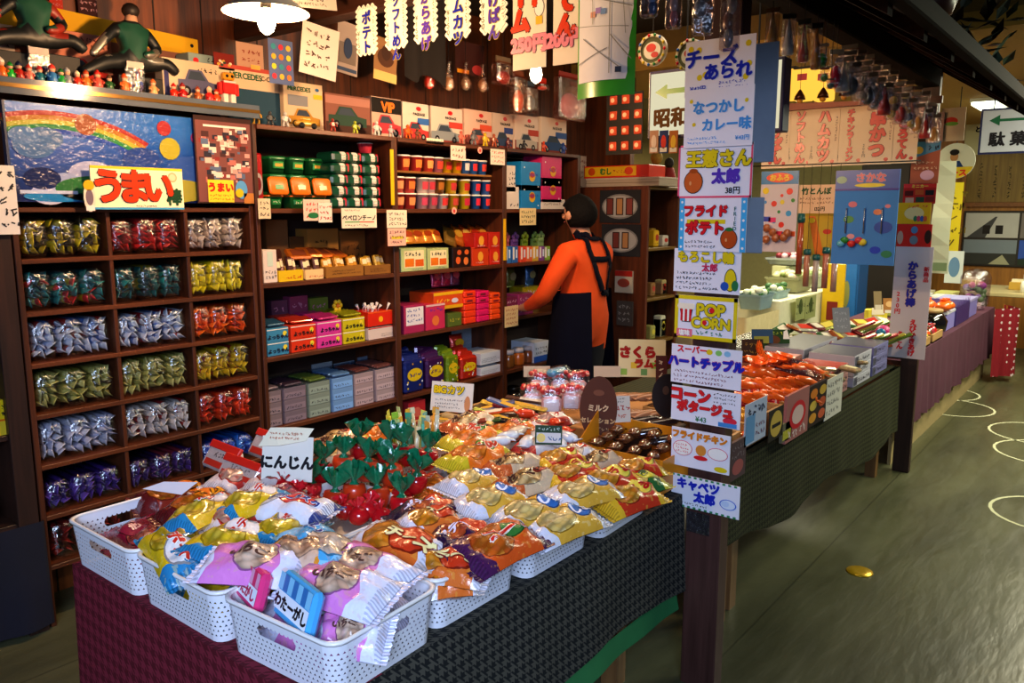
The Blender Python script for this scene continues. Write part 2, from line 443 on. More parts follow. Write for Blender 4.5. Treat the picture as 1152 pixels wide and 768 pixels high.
def make_basket():
 hx, hy, H_, tp = .15, .172, .122, .012
 root = thing('plastic_basket', 'x', 'basket')
 mb = MB(); lo, hi = rloop(hx - tp, hy - tp, .028, 0), rloop(hx, hy, .034, H_)
 n = 5
 for c in range(4):      # corners
  a = list(range(c * n, c * n + n)); L = .05
  vs = [lo[i] for i in a] + [hi[i] for i in a]
  uv = [(i * .0125, 0) for i in range(n)] + [(i * .0125, H_) for i in range(n)]
  mb.add(vs, [(i, i + 1, n + i + 1, n + i) for i in range(n - 1)], BASK, True, uv)
 for c in range(4):      # flat walls with a rounded hand slot
  i0, i1 = c * n + n - 1, ((c + 1) * n) % (4 * n)
  A, B_, C_, D_ = Vector(lo[i0]), Vector(lo[i1]), Vector(hi[i1]), Vector(hi[i0])
  Lw = (B_ - A).length
  def pt(s, z): f = z / H_; return A.lerp(B_, s).lerp(D_.lerp(C_, s), f)
  sl = []; N = 16; hw, hh, zc = .056 / Lw, .012, .082
  for k in range(N):
   a = 2 * math.pi * (k + .5) / N; cs, sn = math.cos(a), math.sin(a)
   ex = .5 + (hw * (1 if cs > 0 else -1) * (.72) + hw * .28 * cs); ez = zc + hh * max(-1, min(1, sn * 1.25))
   sl.append((ex, ez))
  ou = []
  for k in range(N):
   a = 2 * math.pi * (k + .5) / N; cs, sn = math.cos(a), math.sin(a); m_ = max(abs(cs), abs(sn)); qx, qz = cs / m_, sn / m_
   ou.append((.5 + qx * .5, (H_ / 2) + qz * H_ / 2))
  for k, (cx_, cz_) in ((1, (1, H_)), (6, (0, H_)), (9, (0, 0)), (14, (1, 0))):
   ou[k] = (cx_, cz_)
  vs = [pt(*q) for q in sl] + [pt(*q) for q in ou]; uv = [(q[0] * Lw, q[1]) for q in sl + ou]
  mb.add(vs, [(k, (k + 1) % N, N + (k + 1) % N, N + k) for k in range(N)], BASK, False, uv)
 mb.build('basket_wall', root)
 mb = MB(); mb.poly(rloop(hx - tp, hy - tp, .028, .002)[::1], BRIM); mb.build('basket_bottom', root)
 mb = MB(); q = [rloop(hx + e, hy + e, .036, z) for e, z in ((-.003, H_ - .004), (.004, H_ - .006), (.005, H_), (.0, H_ + .003), (-.004, H_))]
 mb.ring(q + [q[0]], BRIM); mb.build('basket_rim', root)
 return root
B0 = make_basket(); used_b = False
BPOS = [('white perforated basket nearest the shelves at the red cloth end, holding maroon bags', 0.99, 1.985, 0),
  ('white perforated basket in the middle of the red cloth end, holding yellow and blue bags', 0.995, 1.637, 0),
  ('white perforated basket on the table corner, heaped with pink and white bags', 1.01, 1.29, 3),
  ('white perforated basket beside the corner one, holding orange and purple bags', 1.325, 1.312, 0),
  ('white perforated basket third from the table corner along the green cloth', 1.645, 1.305, 0),
  ('white perforated basket next to the poster post', 1.97, 1.30, 2),
  ('white perforated basket behind the bags in the second row, under the green bouquet', 1.34, 1.67, 0),
  ('white perforated basket in the second row, behind the third front basket', 1.65, 1.66, 0),
  ('white perforated basket in the second row, behind the basket at the post', 1.97, 1.66, 0)]
for i, (lb, x, y, a) in enumerate(BPOS):
 o = B0 if i == 0 else dup(B0); o.location = (x, y, .681); o.rotation_euler = (0, 0, R(a)); o['label'] = lb; o['group'] = 'white perforated baskets'
YF, YB = 3.2, 3.5           # front and back of the shelving
def fx(u, v, y=3.2): p = aty(u, v, y); return p.x
def fz(u, v, y=3.2): p = aty(u, v, y); return p.z
UX0, UX1 = 1.155, 2.15
ROWZ = [1.612, 1.425, 1.231, 1.037, .842, .645, .445, .245]      # top faces of the pigeonhole boards, top one is the lid
COLX = [UX0 + .02, 1.50, 1.825, UX1 - .02]
un = thing('pigeonhole_shelf', 'dark wooden pigeonhole shelf of three columns full of snack stick bags', 'shelf', (1.65, 3.2, 0))
def ub(x0, y0, z0, x1, y1, z1, m, n): return MB().box(x0 - 1.65, y0 - 3.2, z0, x1 - 1.65, y1 - 3.2, z1, m, .002).build(n, un)
for x in (UX0, UX1 - .02): ub(x, 3.2, 0, x + .02, 3.49, 1.625, WZ, 'side_panel')
for i, z in enumerate(ROWZ): ub(UX0 + .02, 3.202, z - .018, UX1 - .02, 3.49, z, WX, 'shelf_board')
for x in COLX[1:3]: ub(x - .008, 3.206, .245, x + .008, 3.485, 1.594, WZ, 'divider')
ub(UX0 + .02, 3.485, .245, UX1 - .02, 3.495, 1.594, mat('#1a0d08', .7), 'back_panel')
def stick_mesh(m, m2, k):
 mb = MB(); rd = random.Random(k); n = 8; loops = []
 w = .016 + rd.random() * .004; t = [( .20, .006, .006), (.19, .014, .014), (.03, .0145, .0145), (.018, .0145, .010), (.004, w * .9, .0035), (-.006, w * 1.15, .0012)]
 ben = (rd.random() - .5) * .006
 for y, rx, rz in t:
  loops.append([(rx * math.cos(2 * math.pi * (i + .5) / n) + ben * max(0, .02 - y) / .02, y, rz * math.sin(2 * math.pi * (i + .5) / n) + ben * max(0, .02 - y) / .03) for i in range(n)])
 mb.ring(loops[:4], m, True, True, True)
 mb.ring(loops[3:], m2, True, True, False, True)
 return mb
def film_bag(w, h, d, seed):
 """lumpy clear bag, front at y=0"""
 rd = random.Random(seed); mb = MB(); n = 7; prof = [(d, .6), (d * .7, .95), (d * .2, 1.0), (.0, .93), (-.012, .62)]
 loops = []
 for y, k in prof:
  l = []
  for i in range(20):
   a = 2 * math.pi * i / 20; c, q = math.cos(a), math.sin(a); sq = 1 / max(abs(c), abs(q)) ** .75
   j = 1 + (rd.random() - .5) * .06
   l.append((c * sq * w / 2 * k * j, y, h / 2 + q * sq * h / 2 * (k if q > 0 else min(1, k + .1)) * (j if q > 0 else 1)))
  loops.append(l)
 mb.ring(loops, film(), True, True, True, True)
 return mb
STY = {  # name: (list of (body, tip) foil colours, words)
 'yb': ([('#d8c81e', '#e2d42a'), ('#17150f', '#d6c520'), ('#2a2618', '#b9a91c'), ('#141210', '#3a3218')], 'yellow and black'),
 'rd': ([('#a01418', '#c8282c'), ('#8a1014', '#b81c22'), ('#c03a38', '#d84a44')], 'crimson red'),
 'sv': ([('#b8a898', '#d8ccc0'), ('#c9beb4', '#e6dcd4'), ('#8e6a5c', '#cdbdb0')], 'silvery beige'),
 'tl': ([('#0d6a70', '#1a9a9c'), ('#0a4a50', '#138488'), ('#c8b81c', '#c22c34'), ('#0b3a3e', '#0f6a6e')], 'teal with red and yellow'),
 'td': ([('#0a3f44', '#0e6a6c'), ('#072c30', '#0c5054'), ('#0c5a5c', '#12898a'), ('#b8a820', '#0d5a58')], 'dark teal'),
 'yl': ([('#d8cc0c', '#e8dc1a'), ('#c8ba0a', '#e2d818'), ('#d8d02c', '#f0e63a')], 'lemon yellow'),
 'wb': ([('#c2d2ee', '#dfe8f6'), ('#5a88d8', '#d2dcf0'), ('#b4262c', '#cfd9ec'), ('#aebfe0', '#c8d4ea')], 'white and blue'),
 'og': ([('#e2500c', '#ee6a14'), ('#d8440a', '#f07a1c'), ('#c83c0c', '#e85c10')], 'bright orange'),
 'pg': ([('#b2ae5c', '#c9c67a'), ('#a8a452', '#bdb968'), ('#8a8a34', '#c2bf72')], 'pale olive green'),
 'yr': ([('#d0ac14', '#dcbc22'), ('#c09a10', '#d8c02a'), ('#a8281c', '#d0b01c')], 'mustard yellow'),
 'lv': ([('#b8bcd8', '#cfd2e6'), ('#a4a8cc', '#c2c6de'), ('#c8cade', '#dcdeec')], 'pale lavender'),
 'wr': ([('#d4ccc8', '#e2dcd8'), ('#c8bcb8', '#dad2ce'), ('#a8242c', '#d2c8c6')], 'white with red'),
 'ro': ([('#d8320c', '#e4481a'), ('#b81c10', '#d83c1a'), ('#8e1210', '#c82818')], 'red orange'),
 'pp': ([('#2e1658', '#4a2a8a'), ('#24104a', '#3c2078'), ('#4a2c8e', '#6a4ab0')], 'deep purple'),
 'pq': ([('#26123c', '#3a1e62'), ('#351a58', '#562e88'), ('#8a2a3c', '#4a2876')], 'dark violet'),
 'bl': ([('#123a9a', '#1f58c8'), ('#0c2c7c', '#1848b0'), ('#1a60c0', '#2f80dc')], 'cobalt blue'),
 'dr': ([('#7a1210', '#9a1c18'), ('#5a0e0e', '#821614')], 'dark red')}
GRID = [['yb', 'rd', 'sv'], ['tl', 'td', 'yl'], ['wb', 'wb', 'og'], ['pg', 'pg', 'yr'], ['lv', 'wr', 'ro'], ['pp', 'pq', 'bl'], ['dr', 'dr', 'pp']]
SMESH, FMESH = {}, []
CN = ['left', 'middle', 'right']
for rr in range(7):
 for cc in range(3):
  st = GRID[rr][cc]; cols, words = STY[st]
  if st not in SMESH:
   SMESH[st] = []
   for ci, (a, b_) in enumerate(cols):
    for k in range(2):
     o = stick_mesh(foil(a), foil(b_), ci * 7 + k).build('snack_stick'); SMESH[st].append(o.data); bpy.data.objects.remove(o)
  x0, x1, z = COLX[cc] + .01, COLX[cc + 1] - .012, ROWZ[rr + 1] + .001
  nb = 3 if rr < 6 else 2
  if rr == 6 and cc > 0: continue
  wbag = (x1 - x0) / nb
  for q in range(nb):
   hh = .152 + rnd.random() * .010
   if rr == 5: hh = .13
   r = thing('snack_bag', f'{words} snack sticks in {["left", "middle", "right"][q] if nb == 3 else ["left", "right"][q]} clear bag, {ORD[rr]} pigeonhole row, {CN[cc]} column', 'snack bag', (x0 + wbag * (q + .5), 3.225 + rnd.random() * .01, z), group='snack stick bags in the pigeonholes')
   if len(FMESH) < 5:
    o = film_bag(.103, .15, .2, len(FMESH)).build('clear_film'); FMESH.append(o.data); bpy.data.objects.remove(o)
   link('clear_film', FMESH[rnd.randrange(len(FMESH))], r, (0, 0, 0), scale=(wbag / .106, 1, hh / .15))
   nz = 5
   for iz in range(nz):
    for ix in range(3):
     jx, jz = (rnd.random() - .5) * .008, (rnd.random() - .5) * .012
     me = SMESH[st][min(len(SMESH[st]) - 1, int(rnd.random() * len(SMESH[st])))]
     ang = rnd.choice((35, 60, -40, -65, 75, 20, 95)) + rnd.random() * 25
     zz = .030 + iz * (hh - .058) / (nz - 1) + (jz if 0 < iz < nz - 1 else 0)
     link('snack_stick', me, r, (min(max((ix - 1) * wbag * .3 + jx, x0 + .023 - r.location.x), x1 - .023 - r.location.x), .004 + rnd.random() * .02, zz), (0, R(ang), (rnd.random() - .5) * .08))
lu = thing('wooden_shelf', 'dark brown wooden shelf unit cut off at the photo edge beside the pigeonholes', 'shelf', (.7, 3.2, 0))
def lb(x0, y0, z0, x1, y1, z1, m, n): return MB().box(x0 - .7, y0 - 3.2, z0, x1 - .7, y1 - 3.2, z1, m, .002).build(n, lu)
DW = wood('z', '#23120b', '#44261a', .5); DWH = wood('x', '#23120b', '#4a2a1c', .5)
lb(1.075, 3.19, 0, 1.145, 3.49, 1.75, DW, 'side_panel'); lb(.15, 3.2, 0, .17, 3.49, 1.75, DW, 'side_panel')
for z in (.45, .79, 1.13, 1.5, 1.75): lb(.17, 3.2, z - .02, 1.075, 3.49, z, DWH, 'shelf_board')
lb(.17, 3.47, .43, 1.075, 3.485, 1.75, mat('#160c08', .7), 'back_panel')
NAVY = mat('#0a0b1e', .9, var=.3, scale=5)
mb = MB(); drape(mb, [(.2, 3.185), (1.16, 3.185), (1.16, 3.2)], .44, lambda s: .03, NAVY, .012, 16); o = mb.build('navy_curtain')
tag(o, 'dark navy cloth hanging to the floor under the shelf at the photo edge', 'cloth')
def pack_front(mb, w, h, d, base, marks, y=0, top=True):
 """a carton standing at local origin, front at -y; marks: list of ('r'|'e'|'t'|'s', ...) in fractions of the front"""
 mb.box(-w / 2, y, 0, w / 2, y + d, h, base, .0015)
 for ki, k in enumerate(marks):
  yy = y - .0008 - .0005 * ki
  if k[0] == 'r': mb.rect(-w / 2 + k[1] * w, k[2] * h, -w / 2 + k[3] * w, k[4] * h, yy, k[5])
  elif k[0] == 'e': mb.ell(-w / 2 + k[1] * w, k[2] * h, k[3] if k[3] < .06 else k[3] * w, k[4] if k[4] < .06 else k[4] * h, yy - .0004, k[5], 14)
  elif k[0] == 't': mb.text(k[1], -w / 2 + k[2] * w, k[3] * h, k[4] * h, k[5], yy - .0008, k[6] if len(k) > 6 else .02, outline=k[7] if len(k) > 7 else None)
  elif k[0] == 's': mb.scrib(-w / 2 + k[1] * w, k[2] * h, -w / 2 + k[3] * w, k[4] * h, k[5], k[6], yy - .0008, seed=int(w * 1e5) + k[5])
 return mb
YEL = gloss('#e8c81a'); REDP = gloss('#c8141c')
for i, (u, z, c, h, lb_) in enumerate(((4, .79, YEL, .13, 'yellow snack carton standing on the shelf at the photo edge'), (13, .79, YEL, .22, 'tall yellow snack packet behind the yellow carton at the photo edge'))):
 r = thing('snack_carton', lb_, 'carton', (fx(u, 465), 3.22 + i * .1, z + .001))
 pack_front(MB(), .1, h, .08, c, [('r', .1, .1, .9, .45, gloss('#d86a14')), ('s', .1, .5, .9, .9, 2, INK)]).build('box', r)
 MB().box(-.05, -.004, 0, .05, -.001, h * .4, gloss('#dfc030')).build('front_flap', r)
r = thing('snack_carton', 'small red carton with white foot on the shelf at the photo edge', 'carton', (fx(1, 335), 3.22, 1.131))
pack_front(MB(), .06, .18, .08, REDP, [('r', .0, .0, 1, .25, WHITE), ('s', .1, .05, .9, .2, 2, INK)]).build('box', r)
for i, (u, v, zb) in enumerate(((8, 520, .45), (14, 555, .45), (5, 490, .6))):
 r = thing('candy_bag', ['bag of red sweets with white lids on the low shelf at the photo edge', 'bag of pink sweets with white lids nearest the pigeonhole shelf', 'bag of pale sweets on top of the red ones at the photo edge'][i], 'candy bag', (fx(u, v) - .09 - .02 * i, 3.24 + .05 * (i % 2), zb + .003))
 film_bag(.14, .13, .12, 30 + i).build('clear_film', r)
 for k in range(9):
  a = rnd.random() * .09 - .045; zz = .02 + rnd.random() * .085
  MB().lathe([(.013, 0), (.014, .02), (.012, .026)], gloss(['#b8203a', '#c85a6a', '#a8b0d0'][i]), 10).build('candy_cup', r, (a, .03 + rnd.random() * .05, zz)).rotation_euler = (R(80), 0, 0)
  MB().lathe([(.014, 0), (.013, .004)], WHITE, 10).build('cup_lid', r, (a, .025, zz))
r = MB().box(-.05, 0, -.12, .05, .002, .12, paper('#e6dfd2')).scrib(-.04, -.11, .04, .11, 5, paper('#2b2b2b'), -.001, 3).build('price_card', loc=(fx(-2, 225), 3.17, fz(0, 225)))
tag(r, 'white handwritten paper hanging at the far photo edge shelf', 'price card')
P0 = aty(5, 222, 3.2); PZ0, PZ1 = 1.632, fz(5, 112)
r = thing('framed_poster', 'large blue poster with a rainbow behind clear plastic above the pigeonholes', 'poster', (1.655, 3.2, PZ0))
w2 = .49; ph = PZ1 - PZ0
def sky_mat():
 t = NT('poster_sky'); g = t.n('ShaderNodeTexCoord').outputs['Generated']; sp = t.n('ShaderNodeSeparateXYZ'); t.l(g, sp.inputs[0])
 nz = t.noise(3, g, 3); f = t.math('ADD', sp.outputs[2], t.math('MULTIPLY', nz, .3))
 c = t.ramp(f, [(.2, lin('#16285e')), (.7, lin('#1d5fae')), (1, lin('#2f7cc4'))])
 t.bsdf(c, .35); return t.m
mb = MB().box(-w2, .01, 0, w2, .02, ph, sky_mat())
mb.build('poster_sheet', r)
mb = MB()
for k, c in enumerate(('#c83a2c', '#d88a2a', '#d8c83a', '#3f9a4a', '#2f5ab0')):
 pts = []; r0 = .50 - k * .016
 for e in (r0, r0 - .016):
  l = []
  for i in range(16):
   a = R(108 - i * 3.6); l.append((-.30 + e * 1.2 * math.cos(a) - .02, .0085 - k * .0002, max(-.5, -.17 + e * math.sin(a))))
  pts.append(l)
 mb.ring(pts, paper(c), False, False)
mb.build('rainbow_print', r)
mb = MB()
for cx, cz, s_, c in ((-.40, .20, .055, '#5e86a8'), (-.36, .23, .05, '#5e86a8'), (-.43, .235, .04, '#6a93b4'), (-.38, .085, .05, '#152a5a'), (-.2, .10, .07, '#cfc9d4'), (-.3, .06, .06, '#c8cad6'), (.0, .17, .06, '#2b4f94'), (.2, .13, .08, '#3a62a8'), (-.36, .03, .05, '#d9d4e0')):
 mb.ell(cx, cz, s_ * 1.3, s_ * .8, .007 - abs(cx) * .001, paper(c), 20)
for cx, cz, rx, rz, c in ((-.18, .02, .16, .05, '#3f8a3a'), (.1, .03, .2, .05, '#c8b43a'), (-.33, .012, .12, .02, '#2d9ac0')):
 mb.ell(cx, max(cz, rz), rx, rz, .0062, paper(c), 20)
for cx, cz, s_, c in ((.10, .30, .030, '#c8342c'), (.12, .22, .045, '#d8c02a'), (-.21, .29, .04, '#b8602c'), (.24, .27, .025, '#b03a70')):
 mb.ell(cx, cz, s_, s_, .006, paper(c), 14)
mb.rect(-.46, .03, -.26, .042, .006, WHITE)
mb.build('landscape_print', r)
MB().box(-w2, 0.0, .0, w2, .002, ph, film('#f2f6ff', .018)).build('clear_cover', r)
for x in (-w2 - .004, w2): MB().box(x, -.002, 0, x + .008, .024, ph, mat('#2a3a5a', .4)).build('frame_side', r)
c0, c1 = aty(102, 228, 3.18), aty(202, 185, 3.18)
cz = (c0.z + c1.z) / 2; w = (c1.x - c0.x); h = .165
r = thing('shop_sign', 'cream sign with big orange red lettering and a green character on the pigeonhole shelf', 'sign', ((c0.x + c1.x) / 2, 3.165, 1.625))
mb = MB().box(-w / 2, 0, -.02, w / 2, .006, h - .02, paper('#f2ecc8'))
mb.rect(-w / 2, h - .03, w / 2, h - .02, -.0005, paper('#e0c838')); mb.rect(-w / 2, -.02, w / 2, -.012, -.0005, paper('#4a9ac8'))
ORG = gloss('#e2401a')
for i, ch in enumerate('うまい'): mb.text(ch, -w * .33 + i * w * .27, h * .42 - i * .0, .135, ORG, -.0022, .052, outline=INK, ow=.022)
mb.text('棒', w * .39, h * .18, .07, paper('#14452a'), -.0012, .045)
mb.ell(w * .38, h * .66, .02, .02, -.001, paper('#e8b08a')); mb.ell(w * .38, h * .66, .014, .014, -.0014, paper('#f0d0b0'))
mb.scrib(-w * .05, -.012, w * .2, .0, 1, INK, -.001, 5)
mb.build('sign_board', r)
r = MB().ell(0, .05, .022, .055, 0, paper('#e8dcc8'), 14).ell(0, .095, .02, .02, -.001, gloss('#e0b01c')).ell(0, .05, .014, .03, -.001, paper('#7a6a78')).rect(-.016, .0, .016, .02, -.001, paper('#f0e8e0')).build('cutout_card', loc=(c0.x - .012, 3.158, 1.60))
tag(r, 'small cutout card at the left end of the cream sign', 'card')
a0, a1 = aty(222, 222, 3.19), aty(281, 135, 3.19)
r = thing('photo_poster', 'poster photograph of a crowded shop at the right end of the blue poster', 'poster', ((a0.x + a1.x) / 2, 3.185, 1.632))
w = a1.x - a0.x; h = a1.z - 1.632
mb = MB().box(-w / 2, 0, 0, w / 2, .004, h, paper('#3a2220')); mb.rect(-w / 2 + .006, .006, w / 2 - .006, h - .02, -.0006, paper('#7a4a48'))
rd = random.Random(3)
for k in range(110):
 x, z = (rd.random() - .5) * w * .84, .09 + rd.random() * (h - .14); s_ = .006 + rd.random() * .012
 mb.rect(x - s_, z - s_ * .7, x + s_, z + s_ * .7, -.001 - k * 1e-5, paper(rd.choice(('#c89a94', '#4a2a2c', '#d8b8b0', '#8a3434', '#2c2a3a', '#b8706a', '#e0d0c8', '#5a6a8a'))))
mb.rect(-w * .35, h - .045, w * .4, h - .036, -.0025, paper('#e8dcd8'))
mb.build('photo_print', r)
mb = MB(); mb.rect(-w * .33, .005, w * .12, .1, -.004, gloss('#e6d23a')); mb.text('うまい', -w * .11, .068, .042, gloss('#d8281c'), -.005, .06); mb.scrib(-w * .3, .01, w * .1, .042, 2, paper('#c85a1c'), -.005, 4)
mb.ell(w * .26, .06, .03, .04, -.004, paper('#5a9ad0')); mb.ell(w * .22, .045, .02, .02, -.005, gloss('#c8b81c')); mb.rect(w * .3, .0, w * .48, .045, -.004, paper('#b87a3a'))
mb.build('yellow_price_label', r)
TS = 2.055
r = thing('display_shelf', 'shelf with a bluish clear front edge above the blue poster', 'shelf', (1.65, 3.2, TS))
MB().box(-.52, -.03, -.03, .53, .29, 0, WX, .003).build('shelf_board', r)
MB().box(-.52, -.042, -.052, .53, -.032, .004, mat('#5a6472', .15, var=.4, scale=3, coat=.6)).build('front_edge', r)
MB().box(-.52, -.046, -.03, .53, -.043, -.016, mat('#8a6a34', .2, metal=.6)).build('edge_strip', r)
r = thing('header_board', 'yellow cardboard header above the car kit boxes on the top shelf', 'board', (1.5, 3.44, TS + .001))
mb = MB(); mb.add([(-.5, 0, .0), (.57, 0, .0), (.57, 0, .30), (-.5, 0, .345), (-.5, .02, 0), (.57, .02, 0), (.57, .02, .30), (-.5, .02, .345)], [(0, 1, 2, 3), (5, 4, 7, 6), (3, 2, 6, 7), (1, 5, 6, 2), (0, 3, 7, 4)], paper('#d8a81a'))
mb.rect(-.49, .01, .56, .23, -.001, paper('#8a5a4a')); mb.ell(.54, .27, .008, .008, -.001, INK)
mb.build('board', r)
def car_print(mb, cx, cz, w, h, body, y, dark=INK):
 """a printed car picture"""
 mb.poly([(cx - w * .5, y, cz), (cx + w * .5, y, cz), (cx + w * .5, y, cz + h * .45), (cx + w * .2, y, cz + h * .55), (cx - .5 * w, y, cz + h * .5)], body)
 mb.poly([(cx - w * .33, y - .0003, cz + h * .5), (cx + w * .28, y - .0003, cz + h * .5), (cx + w * .1, y - .0003, cz + h * .95), (cx - w * .22, y - .0003, cz + h * .95)], body)
 mb.poly([(cx - w * .26, y - .0006, cz + h * .54), (cx + w * .2, y - .0006, cz + h * .54), (cx + w * .07, y - .0006, cz + h * .88), (cx - w * .18, y - .0006, cz + h * .88)], paper('#3b4656'))
 for k in (-.3, .3):
  mb.ell(cx + k * w, cz + h * .06, h * .2, h * .2, y - .0008, dark, 14); mb.ell(cx + k * w, cz + h * .06, h * .1, h * .1, y - .001, paper('#9a9a9a'), 10)
def kit_box(label, x, y, z, w, h, d, base, marks, car=None, rot=0):
 r = thing('model_kit_box', label, 'model kit box', (x, y, z), rot)
 mb = MB(); pack_front(mb, w, h, d, paper(base), marks)
 if car: car_print(mb, car[1] * w, car[2] * h, car[3] * w, car[4] * h, paper(car[0]), -.002)
 mb.build('box', r); return r
CR = '#cfae96'
kit_box('pink car kit box with a red sports car picture behind the dolls', 1.50, 3.38, TS + .001, .30, .235, .05, '#c8806a', [('s', .2, .75, .95, .95, 2, paper('#5a1c1c')), ('r', 0, 0, 1, .2, paper('#d89a84'))], ('#c02a1c', .05, .22, .75, .38))
kit_box('cream car kit box at the shelf end beside the photo edge', 1.19, 3.38, TS + .001, .2, .22, .05, '#c8b8b0', [('s', .1, .6, .95, .9, 2, INK), ('r', 0, 0, 1, .3, paper('#2a3c7a'))], ('#3c4c78', 0, .2, .8, .4))
kit_box('green and white kit box between the second doll and the buggy box', 2.04, 3.33, TS + .12, .17, .10, .1, '#8a9c9a', [('r', .35, .1, .9, .55, paper('#2f7a3c')), ('e', .2, .7, .08, .12, REDP), ('s', .5, .65, .95, .95, 1, INK)])
o = MB().box(-.09, 0, 0, .09, .1, .12, BLACK, .003).build('black_box', loc=(2.04, 3.335, TS + .001)); tag(o, 'plain black box under the green and white kit box', 'box')
kit_box('cream buggy kit box with a grey off-road car picture above the photo poster', aty(222, 100, 3.2).x, 3.235, TS + .001, .26, .165, .06, '#cdb89c', [('r', .02, .05, .1, .95, paper('#3a3a6a')), ('s', .6, .7, .95, .9, 1, INK)], ('#5a5a78', .1, .22, .7, .6))
def figurine(label, x, y, z, h, c1, c2, c3, grp='tiny figurines along the top shelf edge'):
 r = thing('figurine', label, 'figurine', (x, y, z), group=grp)
 MB().lathe([(h * .22, 0), (h * .27, h * .12), (h * .2, h * .5), (h * .12, h * .58)], gloss(c1), 10).build('body', r)
 mb = MB().ball((0, 0, h * .7), h * .17, h * .17, h * .17, mat('#d8a888', .5)); mb.build('head', r)
 MB().lathe([(h * .19, h * .74), (h * .16, h * .86), (h * .03, h * 1.0)], gloss(c2), 10).build('cap', r)
 mb = MB()
 for s_ in (-1, 1): mb.tube([(s_ * h * .2, 0, h * .48), (s_ * h * .3, -h * .1, h * .34), (s_ * h * .18, -h * .22, h * .3)], h * .06, gloss(c3), 6)
 mb.build('arm', r)
 return r
FU = [(2, 92, 'orange and white'), (12, 92, 'lime green'), (22, 94, 'dark red and navy'), (33, 94, 'pink and red'), (45, 95, 'small teal and red'), (59, 95, 'white bearded blue and red'), (69, 97, 'tiny green'), (76, 98, 'tiny silver'), (87, 98, 'red and cream'), (97, 100, 'orange'), (110, 101, 'rosy red'), (123, 102, 'green and brown'), (140, 104, 'orange capped'), (172, 106, 'cream and orange'), (195, 107, 'scarlet'), (205, 109, 'ruby red'), (222, 110, 'rust brown'), (235, 111, 'cherry red'), (243, 113, 'orange red')]
PAL = {'orange and white': ('#d86a1c', '#e8dcd0'), 'lime green': ('#1fae34', '#148a28'), 'dark red and navy': ('#a8281c', '#1c2444'), 'pink and red': ('#d87a6a', '#c83424'), 'small teal and red': ('#1c6a7a', '#c02c24'), 'white bearded blue and red': ('#3a7ab8', '#d83a2c'), 'tiny green': ('#1f9a3c', '#1a6a2c'), 'tiny silver': ('#8a8a92', '#a8a8ac'), 'red and cream': ('#d83a24', '#e8d8b8'), 'orange': ('#d8762c', '#b8481c'), 'rosy red': ('#d85a4a', '#c82c20'), 'green and brown': ('#2c5a30', '#5a3a20'), 'orange capped': ('#e0783c', '#d8501c'), 'cream and orange': ('#d8a06a', '#d86a2c'), 'scarlet': ('#d82c14', '#b81c10'), 'ruby red': ('#a81c1c', '#8a1414'), 'rust brown': ('#a85a2c', '#8a3a1c'), 'cherry red': ('#c82420', '#e8c8a8'), 'orange red': ('#d84a1c', '#a82c14')}
for u, v, c in FU:
 p = aty(u, v, 3.19)
 figurine(f'{c} figurine standing on the clear-edged top shelf', p.x, 3.185, TS + .001, .058 + .012 * ((u * 7) % 3) * .5, PAL[c][0], PAL[c][1], PAL[c][0])
p = aty(258, 108, 3.19)
r = thing('robot_toy', 'red toy robot with yellow head at the end of the top shelf', 'toy', (p.x - .01, 3.18, TS + .001))
for s_ in (-1, 1): MB().box(s_ * .018 - .012, -.012, 0, s_ * .018 + .012, .014, .04, gloss('#d8d0c8'), .003).build('leg', r); MB().box(s_ * .040 - .008, -.01, .035, s_ * .040 + .008, .012, .085, gloss('#c8241c'), .003).build('arm', r)
MB().box(-.03, -.016, .04, .03, .018, .095, gloss('#c8201c'), .005).box(-.028, -.018, .085, .028, .016, .093, gloss('#e0d8d0')).build('body', r)
MB().box(-.026, -.016, .097, .026, .016, .128, gloss('#d8941c'), .006).ell(-.012, .113, .007, .007, -.0165, INK).ell(.012, .113, .007, .007, -.0165, INK).build('head', r)
def skin_obj(name, pts, edges, mfun, parent, sub=1, root=0):
 """PTS: (x, y, z, r); one continuous skinned surface, MFUN(face centre) gives the material"""
 me = bpy.data.meshes.new('sk'); me.from_pydata([p[:3] for p in pts], edges, [])
 o = bpy.data.objects.new('sk', me); COL.objects.link(o)
 md = o.modifiers.new('s', 'SKIN'); md.use_smooth_shade = True
 for i, p in enumerate(pts):
  sv = me.skin_vertices[0].data[i]; rr = p[3]; sv.radius = rr if isinstance(rr, tuple) else (rr, rr); sv.use_root = (i == root)
 if sub: sm = o.modifiers.new('d', 'SUBSURF'); sm.levels = sub; sm.render_levels = sub
 ev = o.evaluated_get(bpy.context.evaluated_depsgraph_get()); nm = ev.to_mesh()
 mb = MB(); vs = [v.co.copy() for v in nm.vertices]
 by = {}
 for p in nm.polygons: by.setdefault(mfun(p.center), []).append(tuple(p.vertices))
 b = 0; mb.v = [tuple(v) for v in vs]
 for m_, fs in by.items():
  k = mb.mi(m_)
  for f in fs: mb.f.append(f); mb.fm.append(k); mb.sm.append(True)
 bpy.data.objects.remove(o); bpy.data.meshes.remove(me)
 return mb.build(name, parent)
SUIT, VEST, REDG, SILV, SKN = mat('#171a1c', .45), mat('#1f5240', .5), mat('#8e2a1c', .4), mat('#b4aca0', .25, metal=.7), mat('#c89a7c', .5)
